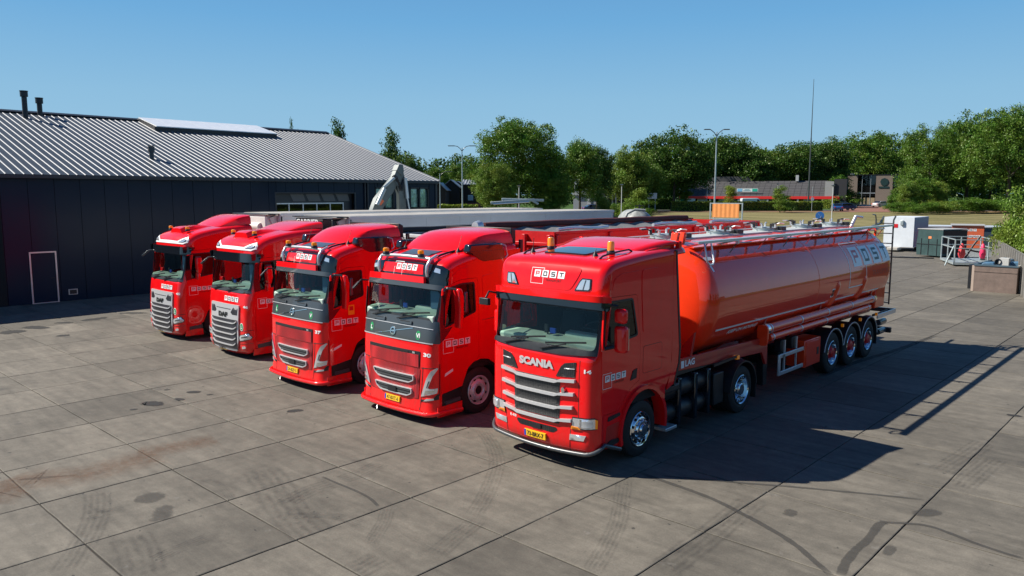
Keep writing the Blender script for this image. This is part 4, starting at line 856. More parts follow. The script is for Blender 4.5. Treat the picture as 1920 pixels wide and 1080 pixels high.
    for y in (4.0, 4.25): g = MB(); g.prism([(y - .05, 3.52), (y + .05, 3.52), (y + .14, 3.80), (y + .04, 3.80)], .10, .26); g.build('stop_flap', RED2, root, bevel=.02)
    g = MB(); g.cyl((.1, 14.1, 3.6), (.16, 14.3, 3.92), .05, 10); g.cyl((.16, 14.3, 3.92), (.2, 14.75, 3.88), .035, 8); g.build('vent_pipe', ALU, root, smooth=40)
    g = MB(); g.prism([(14.2, 3.62), (14.9, 3.62), (14.75, 3.05), (14.68, 3.05), (14.8, 3.56), (14.2, 3.56)], .55, .60); g.build('rear_bracket', RED2, root)
    g = MB(); g.prism([(14.3, 3.58), (15.15, 3.70), (15.3, 3.92), (15.1, 3.80), (14.9, 3.70), (14.3, 3.66)], .62, .66); g.build('rear_bracket', GREYV, root)
    # ladder
    ld = MB()
    for x in (.48, .98): ld.bar((x, 15.12, 1.25), (x, 15.12, 3.80), .035, .05)
    ld.tube([(.48, 15.12, 3.8), (.48, 15.05, 3.95), (.48, 14.8, 3.97)], .018, 6); ld.bar((.98, 15.12, 3.8), (.98, 15.3, 3.92), .03, .05); ld.build('ladder_frame', GREYV, root)
    for k in range(9): r = MB(); r.bar((.48, 15.12, 1.30 + k * .30), (.98, 15.12, 1.30 + k * .30), .03, .03); r.build('ladder_rung', GREYV, root)
    for z in (1.45, 2.9): r = MB(); r.bar((.73, 14.5, z - .15), (.73, 15.12, z), .03, .03); r.build('ladder_brace', GREYV, root)
    # rear skirt
    for s in (1, -1): sk_ = MB(); sk_.prism([(13.55, 1.30), (14.35, 1.30), (14.42, 2.25), (13.7, 2.25)], s * .55, s * 1.08); sk_.build('rear_skirt', RED2, root, bevel=.03)
    rects_to('white_stripe', [(13.7, 1.88, 14.36, 1.93, 0, 0)], lambda u, v, d: (1.08 + d, u, v), [WHITE], root)
    # frame
    for s in (1, -1):
        f = MB(); f.prism([(2.75, 1.28), (6.35, 1.10), (6.55, .80), (6.62, .80), (6.62, 1.42), (2.75, 1.50)], s * 1.0, s * 1.06); f.build('neck_beam', REDM, root, bevel=.01)
        f = MB(); f.box(s * .42, s * .52, 6.5, 14.9, 1.0, 1.28); f.build('frame_beam', REDM, root, bevel=.01)
    f = MB(); f.box(-1.02, 1.02, 2.75, 4.6, 1.18, 1.26); f.build('kingpin_plate', BLACK, root)
    for y in (3.3, 6.4, 9.5, 13.2): f = MB(); f.prism([(-1.0, 1.30), (1.0, 1.30), (1.1, 1.95), (.8, 1.6), (-.8, 1.6), (-1.1, 1.95)], y, y + .08, 'Y'); f.build('saddle', REDM, root)
    lettering('builder_badge', 'LAG', .17, 3.06, 1.33, lambda u, v, d: (1.06 + d, u, v), WHITE, root, .006, bold=.006, fit=.36); rects_to('builder_badge', [(2.92, 1.31, 3.03, 1.45, 0, 0)], lambda u, v, d: (1.06 + d, u, v), [LGREY], root)
    g = MB(); g.bar((1.1, 4.1, 1.18), (1.16, 5.0, 1.24), .03, .05); g.box(1.10, 1.18, 4.95, 5.05, 1.18, 1.26, 1); g.build('marker_arm', [BLACK, AMBER], root)
    for s in (1, -1): f = MB(); f.box(s * .75, s * .92, 6.75, 6.95, .25, 1.0); f.box(s * .68, s * .98, 6.7, 7.0, .02, .06) if False else None; f.build('landing_leg', BLACK, root, bevel=.01)
    # pipes
    for (z, y0, y1) in ((1.63, 6.35, 13.15), (1.42, 6.5, 12.9)):
        p = MB(); p.cyl((1.12, y0, z), (1.12, y1, z), .105 if z > 1.5 else .085, 18); p.build('side_pipe', RED2, root, smooth=40)
        for y in np.linspace(y0 + .15, y1 - .15, 5):
            c = MB(); c.cyl((1.12, y - .022, z), (1.12, y + .022, z), .112 if z > 1.5 else .092, 18); c.build('pipe_clamp', ALU, root, smooth=40)
    c = MB(); c.cyl((1.12, 6.25, 1.63), (1.12, 6.38, 1.63), .125, 18); c.cyl((1.12, 13.1, 1.63), (1.12, 13.35, 1.63), .12, 18, r2=.08); c.build('pipe_end', CHROME, root, smooth=40)
    c = MB(); c.prism([(-.13, 0), (.13, 0), (.11, .3), (-.11, .3)], 0, .01) if False else None
    e = MB(); e.v = []; pts = []
    e.prism(rpoly([(1.0, 1.28), (1.24, 1.28), (1.25, 1.74), (.99, 1.74)], .1), 6.20, 6.26, 'Y'); e.build('pipe_cover', RED2, root, bevel=.01)
    # side guard, cabinet
    X = 1.17
    for z in (.52, .92): g = MB(); g.box(X - .02, X + .02, 7.0, 8.33, z - .045, z + .045); g.build('guard_rail', ALU, root, bevel=.01)
    g = MB(); g.box(X - .021, X + .021, 6.96, 7.06, .475, .965); g.build('guard_end', ALU, root, bevel=.01)
    for y in (7.35, 8.0): g = MB(); g.box(X - .06, X - .03, y, y + .05, .5, 1.25); g.build('guard_post', ALU, root)
    for y in (7.3, 7.9): g = MB(); g.box(.9, 1.08, y, y + .22, .95, 1.24); g.build('valve_unit', BLACK, root, bevel=.02)
    lettering('builder_badge', 'LAG', .07, 7.14, .895, lambda u, v, d: (X + .02 + d, u, v), INK, root, .003, bold=.003)
    g = MB(); g.box(.72, 1.18, 8.42, 9.38, .42, 1.08); cb = g.build('tool_cabinet', RED2, root, bevel=.02)
    g = MB(); g.box(1.181, 1.195, 8.48, 9.32, .47, 1.03); g.build('cabinet_door', RED2, cb, bevel=.008); g = MB(); g.box(1.195, 1.203, 9.1, 9.22, .66, .84); g.build('cabinet_latch', BLACK, cb)
    for y in (10.18, 11.49, 12.80):
        for s in (1, -1):
            make_wheel(root, s * 1.19, y, .53, s, 'trailer', .385)
            fd = fender(root, y, .60, s * .78, s * 1.22, 8, 172, BLACK, 'mudguard', .03, .53, 14); fender(fd, y, .632, s * 1.215, s * 1.228, 10, 170, LGREY, 'guard_trim', .012, .53, 14)
        a = MB(); a.cyl((-1.0, y, .53), (1.0, y, .53), .08, 10); a.build('axle', BLACK, root)
        l = MB(); l.box(1.14, 1.2, y + .62, y + .68, 1.12, 1.2); l.build('side_lamp', AMBER, root)
    g = MB(); g.box(1.0, 1.2, 13.46, 13.48, .3, .85); g.build('mud_flap', BLACK, root)
    g = MB(); g.box(1.16, 1.2, 13.5, 15.1, 1.02, 1.15); g.build('rear_guard', ALU, root, bevel=.01); g = MB(); g.box(-1.2, 1.16, 15.02, 15.1, 1.02, 1.15); g.build('rear_guard', GREYV, root, bevel=.01); g = MB(); g.box(1.0, 1.04, 13.6, 15.0, 1.06, 1.12); g.build('rear_guard', BLACK, root)
    g = MB(); g.box(.62, .84, 13.9, 14.2, .42, 1.0); g.build('discharge_valve', REDM, root, bevel=.04)
    for z in (.50, .78): g = MB(); g.cyl((.95, 14.3, z), (.95, 14.85, z), .09, 12); g.build('hose_tube', GREYV, root, smooth=40)
    g = MB(); g.box(-1.15, 1.15, 14.86, 14.98, .42, .58); g.build('rear_bumper', BLACK, root, bevel=.02)
    return root
tank = build_tank_trailer()

# ============================================================ TRAILERS BEHIND THE OTHER TRUCKS
def trailer_gear(root, y0, y1, col=REDM, w=1.2):
    f = MB(); 
    for s in (1, -1): g = MB(); g.box(s * .42, s * .52, y0, y1, .98, 1.2); g.build('frame_beam', col, root)
    for y in (y1 - 4.2, y1 - 2.9, y1 - 1.6):
        for s in (1, -1): make_wheel(root, s * 1.17, y, .5, s, 'steel', .36)
    for s in (1, -1): g = MB(); g.box(s * .8, s * .95, y0 + 2.9, y0 + 3.05, .2, 1.0); g.build('landing_leg', BLACK, root)
    g = MB(); g.box(-1.15, 1.15, y1 - .12, y1, .45, .6); g.build('rear_bumper', BLACK, root)
def build_tipper(loc, y0, y1, zt, m, label, maroon=True):
    root = empty('tipper_trailer', loc); tag(root, label, 'trailer'); W = 1.25
    b = MB(); b.box(-W, W, y0, y1, 1.22, 1.30); b.build('floor', m, root)
    for s in (1, -1):
        b = MB(); b.box(s * (W - .05), s * W, y0 + .05, y1, 1.30, zt); b.build('side_wall', m, root)
        b = MB(); b.box(s * (W - .06), s * (W + .025), y0, y1, zt, zt + .07); b.build('top_rail', m, root, bevel=.015)
        for y in np.arange(y0 + .02, y1, (y1 - y0 - .14) / 5): b = MB(); b.box(s * W, s * (W + .055), y, y + .12, 1.25, zt); b.build('wall_post', m, root, bevel=.012)
    b = MB(); b.box(-W, W, y0 - .02, y0 + .04, 1.3, zt + .07); b.build('front_wall', m, root)
    for z in (1.7, 2.15, 2.6, 3.05, 3.4): b = MB(); b.box(-W + .12, W - .12, y0 - .10, y0 - .021, z, z + .08); b.build('front_rib', m, root, bevel=.01)
    for x in (-1.19, -.45, .35, 1.11): b = MB(); b.box(x, x + .10, y0 - .13, y0 - .021, 1.3, zt); b.build('front_post', m, root, bevel=.012)
    for x in (.62, .92): b = MB(); b.cyl((x, y0 - .2, 2.4), (x, y0 - .2, 3.35), .025, 8); b.build('front_pin', m, root)
    b = MB(); b.box(-W, W, y1, y1 + .05, 1.3, zt + .07); b.build('tail_gate', m, root)
    # folded cover, rolled on the far rail, and hoops
    tm = mat('tarp_maroon', (.09, .018, .018), .8, var=.35, vscale=6) if maroon else mat('tarp_black', (.012, .013, .015), .7, var=.3, vscale=6)
    t = MB(); t.tube([(-W + .03, y, zt + .13 + .006 * math.sin(y * 3.1)) for y in np.linspace(y0 + .2, y1 - .3, 34)], .085, 8); t.build('rolled_tarp', tm, root, smooth=60)
    nm = mat('cover_net', (.16, .16, .16), .8, var=.25, vscale=20)
    vs = []; fs = []; nx, ny = 8, 30; t = MB()
    for j in range(ny + 1):
        for i in range(nx + 1): u = i / nx; y = y0 + .3 + (y1 - y0 - .5) * j / ny; vs.append((-W + .1 + u * 2.3, y, zt + .05 - .22 * math.sin(math.pi * u) + .03 * math.sin(j * 1.9)))
    for j in range(ny):
        for i in range(nx): a = j * (nx + 1) + i; fs.append((a, a + 1, a + nx + 2, a + nx + 1))
    t.add(vs, fs); t.build('cover_net', nm, root, smooth=60)
    for (ya, yb) in ((y0 + .3, y0 + 2.6), (y0 + 4.3, y0 + 7.0), (y0 + 7.4, y1 - .6)):
        t = MB(); t.tube([(W - .18 - .25 * (k / 6), ya + (yb - ya) * k / 6, zt + .10 + .02 * math.sin(k)) for k in range(7)], .045, 8); t.build('cover_roller', ALU, root, smooth=60)
    g = MB(); g.lathe([(0, .0), (0, .12), (.14, .15), (.2, .12), (.2, 0)], (-W - .02, y0 - .06, zt + .12), 14, axis='Y', sgn=1); g.build('roller_gear', ALU, root, smooth=40)
    g = MB(); g.tube([(-.62, y0 - .15, zt - .02), (-.42, y0 - .2, zt - .08), (-.34, y0 - .22, zt - .3), (-.3, y0 - .22, zt - .75), (-.36, y0 - .22, zt - 1.0)], .05, 8); g.build('crank_arm', mat('bare_arm', (.42, .38, .33), .5, .3, var=.3), root, smooth=60)
    for y in (y0 + 4.2, y0 + 6.4, y0 + 9.2): g = MB(); g.box(W + .0, W + .02, y, y + .45, zt - .06, zt - .03); g.box(W, W + .03, y - .02, y + .02, zt - .45, zt - .1); g.build('tarp_hook', ALU, root)
    trailer_gear(root, y0, y1, m); return root
build_tipper((-3.90, 0, 0), 3.72, 13.95, 3.66, REDC, 'long red open tipper trailer with rolled maroon tarp, behind truck number 30')
build_tipper((-7.68, 0, 0), 3.95, 13.0, 3.42, mat('pale_grey_paint', (.45, .46, .46), .45, var=.1), 'pale grey open trailer with black cover, behind truck number 37', False)
def build_reefer(loc, y0, y1, zt, unit, label):
    root = empty('refrigerated_trailer', loc); tag(root, label, 'trailer', 'white refrigerated trailers'); W = 1.26
    wm = mat('reefer_white', (.62, .62, .60), .5, var=.07, vscale=1.5); wr = mat('reefer_roof', (.36, .34, .31), .75, var=.25, vscale=1.2)
    pn = 9; ph = (y1 - y0) / pn
    for s in (1, -1):
        for k in range(pn): b = MB(); b.box(s * (W - .03), s * W, y0 + k * ph + .004, y0 + (k + 1) * ph - .004, 1.22, zt - .10); b.build('side_panel', wm, root)
        b = MB(); b.box(s * (W - .05), s * (W + .012), y0, y1, zt - .10, zt); b.build('top_rail', wm, root, bevel=.01)
    b = MB(); b.box(-W + .05, W - .05, y0, y1, zt - .03, zt + .012); b.build('roof', wr, root)
    b = MB(); b.box(-W, W, y0 - .0, y0 + .06, 1.2, zt - .003); b.build('front_wall', wm, root); b = MB(); b.box(-W, W, y1 - .06, y1, 1.2, zt - .003); b.build('rear_wall', wm, root); b = MB(); b.box(-W + .04, W - .04, y0 + .08, y1 - .08, 1.15, zt - .14); b.build('cargo_box', wm, root)
    for x in (-W + .0, W - .14): b = MB(); b.box(x, x + .14, y0 - .03, y0 - .001, 1.25, zt - .02); b.build('corner_post', wm, root, bevel=.01)
    u = MB(); u.box(-1.12, .98, y0 - .42, y0 - .035, 2.0, zt - .072); ub = u.build('cooling_unit', BLACK if unit else wm, root, bevel=.05)
    u = MB(); u.box(-1.24, 1.26, y0 - .46, y0 - .03, zt - .035, zt - .005); u.build('unit_hood', BLACK, root, bevel=.015)
    b = MB(); b.box(-1.16, 1.0, y0 - .44, y0 - .04, zt - .068, zt - .038); b.build('unit_trim', wm, root, bevel=.01)
    if unit:
        for z in (2.3, 2.6, 2.9): b = MB(); b.box(-.8, .75, y0 - .44, y0 - .421, z, z + .15); b.build('unit_louvre', GLOSSB, root)
        lettering('unit_lettering', 'CARRIER', .24, -1.05, zt - .27, lambda u, v, d: (u, y0 - .42 - d, v), WHITE, root, .006, bold=.006, fit=1.28)
        b = MB(); b.box(.45, .9, y0 - .425, y0 - .415, zt - .5, zt - .10); b.build('unit_screen', GLOSSB, root)
    else:
        b = MB(); b.cyl((-.6, y0 - .43, zt - .45), (.7, y0 - .43, zt - .45), .14, 14); b.build('unit_condenser', wm, root, smooth=40)
        lettering('box_lettering', 'FRC', .16, 0.1, 0, lambda u, v, d: (W + d, y0 + .35 + u, zt - .52 + v), GREYV, root, .004, bold=.002)
    b = MB(); b.prism([(y0 - .02, zt - .05), (y0 - .30, zt - .15), (y0 - .02, zt - .75)], W - .34, W - .20); b.build('unit_bracket', wm, root)
    trailer_gear(root, y0, y1, BLACK); return root
build_reefer((-12.25, 0, 0), 4.05, 17.65, 3.90, True, 'white refrigerated trailer with black front unit lettered CARRIER, behind truck number 46')
build_reefer((-16.40, 0, 0), 4.15, 17.75, 3.92, False, 'white refrigerated trailer with pale front unit, behind the leftmost truck')

# ============================================================ YARD, GRASS, TERRAIN
def gz(D): return 0.0 if D < 70 else 1.5 * (1 - math.exp(-(D - 70) / 60))
Fv = Vector((-math.sin(R(YAW)), math.cos(R(YAW)), 0)); Rv = Vector((math.cos(R(YAW)), math.sin(R(YAW)), 0)); CAMP = Vector((CX, CY, 0))
def place(px, D, dz=0.0):
    "ground point at bearing px (photo column) and distance D ahead of the viewpoint"
    p = CAMP + Fv * D + Rv * ((px - 960) / FPX * D); return Vector((p.x, p.y, gz(D) + dz))
def zpx(py, D): return CZ - (py - 364.6) * D / FPX
def concrete_mat(name, base, slab=True):
    m = bpy.data.materials.new(name); m.use_nodes = True; nt = m.node_tree; b = nt.nodes['Principled BSDF']; L = nt.links
    g = nt.nodes.new('ShaderNodeNewGeometry')
    def noise(scale, det=6, rough=.6, vec=None, dist=0):
        n = nt.nodes.new('ShaderNodeTexNoise'); n.inputs['Scale'].default_value = scale; n.inputs['Detail'].default_value = det; n.inputs['Roughness'].default_value = rough; n.inputs['Distortion'].default_value = dist; L.new(vec or g.outputs['Position'], n.inputs['Vector']); return n.outputs[0]
    def rng_(o, a, b_, c, d): r = nt.nodes.new('ShaderNodeMapRange'); r.inputs[1].default_value = a; r.inputs[2].default_value = b_; r.inputs[3].default_value = c; r.inputs[4].default_value = d; L.new(o, r.inputs[0]); return r.outputs[0]
    def mul(a, c): r = nt.nodes.new('ShaderNodeMath'); r.operation = 'MULTIPLY'; L.new(a, r.inputs[0]); L.new(c, r.inputs[1]); return r.outputs[0]
    def mix(f, a, c, mode='MIX'):
        r = nt.nodes.new('ShaderNodeMix'); r.data_type = 'RGBA'; r.blend_type = mode
        L.new(f, r.inputs[0]) if not isinstance(f, float) else setattr(r.inputs[0], 'default_value', f)
        for s, v in ((6, a), (7, c)):
            if isinstance(v, tuple): r.inputs[s].default_value = (*v, 1)
            else: L.new(v, r.inputs[s])
        return r.outputs[2]
    v = rng_(noise(.55, 5, .6, dist=.5), .3, .7, .78, 1.20)
    v = mul(v, rng_(noise(4.0, 8, .7), .3, .7, .78, 1.20)); v = mul(v, rng_(noise(40, 4, .8), .3, .7, .80, 1.20))
    mp = nt.nodes.new('ShaderNodeMapping'); mp.inputs['Scale'].default_value = (.35, 2.6, 1); mp.inputs['Rotation'].default_value = (0, 0, R(24)); L.new(g.outputs['Position'], mp.inputs[0])
    v = mul(v, rng_(noise(1.6, 6, .65, mp.outputs[0], .4), .35, .75, 1.14, .72))
    if slab:
        oi = nt.nodes.new('ShaderNodeObjectInfo'); v = mul(v, rng_(oi.outputs['Random'], 0, 1, .78, 1.18))
    hv = nt.nodes.new('ShaderNodeHueSaturation'); hv.inputs['Color'].default_value = (*base, 1); L.new(v, hv.inputs['Value'])
    # dark spots and oil stains
    sp = rng_(noise(1.15, 4, .6, dist=.3), .66, .74, 0, .55); c = mix(sp, hv.outputs[0], (.045, .043, .040))
    s2 = rng_(noise(7.0, 2, .5), .72, .75, 0, .8); c = mix(s2, c, (.022, .021, .02))
    pa = rng_(noise(2.3, 5, .6), .66, .74, 0, .35); c = mix(pa, c, (.24, .23, .21))
    L.new(c, b.inputs['Base Color']); b.inputs['Roughness'].default_value = .82
    bp = nt.nodes.new('ShaderNodeBump'); bp.inputs['Strength'].default_value = .35; bp.inputs['Distance'].default_value = .004; L.new(noise(90, 4, .7), bp.inputs['Height']); L.new(bp.outputs[0], b.inputs['Normal'])
    MATS[name] = m; return m
CONC = concrete_mat('concrete', (.122, .109, .087)); CONC2 = concrete_mat('far_concrete', (.124, .111, .090), False)
JOINT = mat('joint_dirt', (.025, .022, .018), .95, var=.3, vscale=6)
yb = MB(); yb.box(-60, 22, -22, 66, -.30, -.018); yard = yb.build('yard_ground', JOINT, None); tag(yard, kind='structure')
sx0, sy0, PX, PY = -.27, -.50, 1.925, 1.968
slab_me = {}
def slab_mesh(w, h, k):
    key = (round(w, 3), round(h, 3), k)
    if key in slab_me: return slab_me[key]
    rr = random.Random(k * 31 + int(w * 100)); e = .011; c = [(e, e), (w - e, e), (w - e, h - e), (e, h - e)]; out = []
    for i in range(4):
        a = Vector(c[i]); b = Vector(c[(i + 1) % 4]); n = 5
        for j in range(n): p = a.lerp(b, j / n); out.append((p.x + rr.uniform(-.006, .006), p.y + rr.uniform(-.006, .006)))
    cen = Vector((w / 2, h / 2)); top = []; 
    for p in out: q = Vector(p); d = (cen - q).normalized() * .012; top.append((q.x + d.x, q.y + d.y))
    n = len(out); vs = [(x, y, -.016) for x, y in out] + [(x, y, -.005) for x, y in out] + [(x, y, 0) for x, y in top]
    fs = [tuple(range(2 * n, 3 * n))] + [(i, (i + 1) % n, n + (i + 1) % n, n + i) for i in range(n)] + [(n + i, n + (i + 1) % n, 2 * n + (i + 1) % n, 2 * n + i) for i in range(n)]
    me = bpy.data.meshes.new('slab'); me.from_pydata(vs, [], fs); me.materials.append(CONC); me.update(); slab_me[key] = me; return me
cells = []
for i in range(-15, 9):
    for j in range(-6, 34):
        x = sx0 + i * PX; y = sy0 + j * PY; p = Vector((x + PX / 2, y + PY / 2, 0)) - CAMP; D = p.dot(Fv); Rr = p.dot(Rv)
        vis = D > 3 and abs(Rr) < D * .70 + 2.2 and x > -30.5; cells.append((D if vis else 1e3 + D, x, y, vis, i, j))
cells.sort(); far = MB(); nsl = 0
for (D, x, y, vis, i, j) in cells:
    if x < -29.9: continue
    if vis and nsl < 298 and D < 46:
        o = bpy.data.objects.new('slab', slab_mesh(PX, PY, random.randrange(4))); COL.objects.link(o); o.parent = yard; o.location = (x, y, random.uniform(-.0015, .0015)); nsl += 1
    else: far.box(x + .012, x + PX - .012, y + .012, y + PY - .012, -.02, -.001)
o = far.build('slab', CONC2, yard); tag(o, kind='stuff')
# marks on the concrete: tyre tracks, oil stains, water streaks, rust
def mark_mat(name, col, kind, alpha=.6):
    m = bpy.data.materials.new(name); m.use_nodes = True; nt = m.node_tree; b = nt.nodes['Principled BSDF']; L = nt.links
    b.inputs['Base Color'].default_value = (*col, 1); b.inputs['Roughness'].default_value = .85
    uv = nt.nodes.new('ShaderNodeUVMap'); sep = nt.nodes.new('ShaderNodeSeparateXYZ'); L.new(uv.outputs[0], sep.inputs[0]); g = nt.nodes.new('ShaderNodeNewGeometry')
    n = nt.nodes.new('ShaderNodeTexNoise'); n.inputs['Scale'].default_value = 5 if kind != 'stain' else 3; n.inputs['Detail'].default_value = 8; n.inputs['Roughness'].default_value = .75; L.new(g.outputs['Position'], n.inputs['Vector'])
    def mth(op, a, c=None):
        r = nt.nodes.new('ShaderNodeMath'); r.operation = op; r.use_clamp = False
        for k, v_ in enumerate((a, c)):
            if v_ is None: continue
            if isinstance(v_, (int, float)): r.inputs[k].default_value = v_
            else: L.new(v_, r.inputs[k])
        return r.outputs[0]
    # edge falloff in both ribbon directions
    vv = sep.outputs[1]; uu = sep.outputs[0]
    e1 = mth('MULTIPLY', mth('MULTIPLY', vv, mth('SUBTRACT', 1.0, vv)), 4.0); e2 = mth('MINIMUM', mth('MULTIPLY', mth('MULTIPLY', uu, mth('SUBTRACT', 1.0, uu)), 9.0), 1.0)
    nn = nt.nodes.new('ShaderNodeMapRange'); nn.inputs[1].default_value = .35; nn.inputs[2].default_value = .65; L.new(n.outputs[0], nn.inputs[0])
    if kind == 'rust': a = mth('MULTIPLY', mth('MULTIPLY', mth('MULTIPLY', e1, e1), e2), mth('ADD', mth('MULTIPLY', nn.outputs[0], .8), .2))
    elif kind == 'tyre':
        st = mth('ADD', mth('MULTIPLY', mth('SINE', mth('ADD', mth('MULTIPLY', vv, 31.4), mth('MULTIPLY', n.outputs[0], 9.0))), .38), .55); a = mth('MULTIPLY', mth('MULTIPLY', mth('MULTIPLY', st, nn.outputs[0]), mth('MINIMUM', mth('MULTIPLY', e1, 2.5), 1.0)), e2)
    elif kind == 'streak':
        nd = mth('ADD', mth('MULTIPLY', n.outputs[0], 1.4), -.75); a = mth('MINIMUM', mth('MAXIMUM', mth('MULTIPLY', mth('ADD', mth('SUBTRACT', e1, .35), nd), 5.0), 0.0), 1.0); a = mth('MULTIPLY', a, e2)
    else:
        c1 = mth('MULTIPLY', mth('SUBTRACT', uu, .5), 2.0); c2 = mth('MULTIPLY', mth('SUBTRACT', vv, .5), 2.0); rad = mth('SUBTRACT', 1.0, mth('ADD', mth('MULTIPLY', c1, c1), mth('MULTIPLY', c2, c2)))
        nd = mth('ADD', mth('MULTIPLY', n.outputs[0], 1.8), -1.0); a = mth('MINIMUM', mth('MAXIMUM', mth('MULTIPLY', mth('ADD', mth('SUBTRACT', rad, .30), nd), 3.0), 0.0), 1.0)
    L.new(mth('MULTIPLY', a, alpha), b.inputs['Alpha']); MATS[name] = m; return m
TYRE = mark_mat('tyre_mark', (.028, .028, .030), 'tyre', .30); STREAK = mark_mat('wet_streak', (.05, .048, .044), 'streak', .5); OIL = mark_mat('oil_stain', (.022, .022, .022), 'stain', .85); RUST = mark_mat('rust_stain', (.15, .080, .045), 'rust', .50); GRIME = mark_mat('grime', (.05, .048, .045), 'stain', .4)
def ribbon(name, pts, w, m, z=.004):
    pts = smooth_poly([tuple(map(float, p)) for p in pts], 2); n = len(pts); vs = []; uvs = []
    for i, p in enumerate(pts):
        a = Vector(pts[max(i - 1, 0)]); b = Vector(pts[min(i + 1, n - 1)]); d = (b - a).normalized(); nrm = Vector((-d.y, d.x)) * w / 2
        vs += [(p[0] - nrm.x, p[1] - nrm.y, z), (p[0] + nrm.x, p[1] + nrm.y, z)]; uvs += [(i / (n - 1), 0), (i / (n - 1), 1)]
    fs = [(2 * i, 2 * i + 2, 2 * i + 3, 2 * i + 1) for i in range(n - 1)]
    me = bpy.data.meshes.new(name); me.from_pydata(vs, [], fs); ul = me.uv_layers.new(name='UVMap')
    for p in me.polygons:
        for li in p.loop_indices: ul.data[li].uv = uvs[me.loops[li].vertex_index]
    me.materials.append(m); me.update(); o = bpy.data.objects.new(name, me); COL.objects.link(o); o.parent = yard; return o
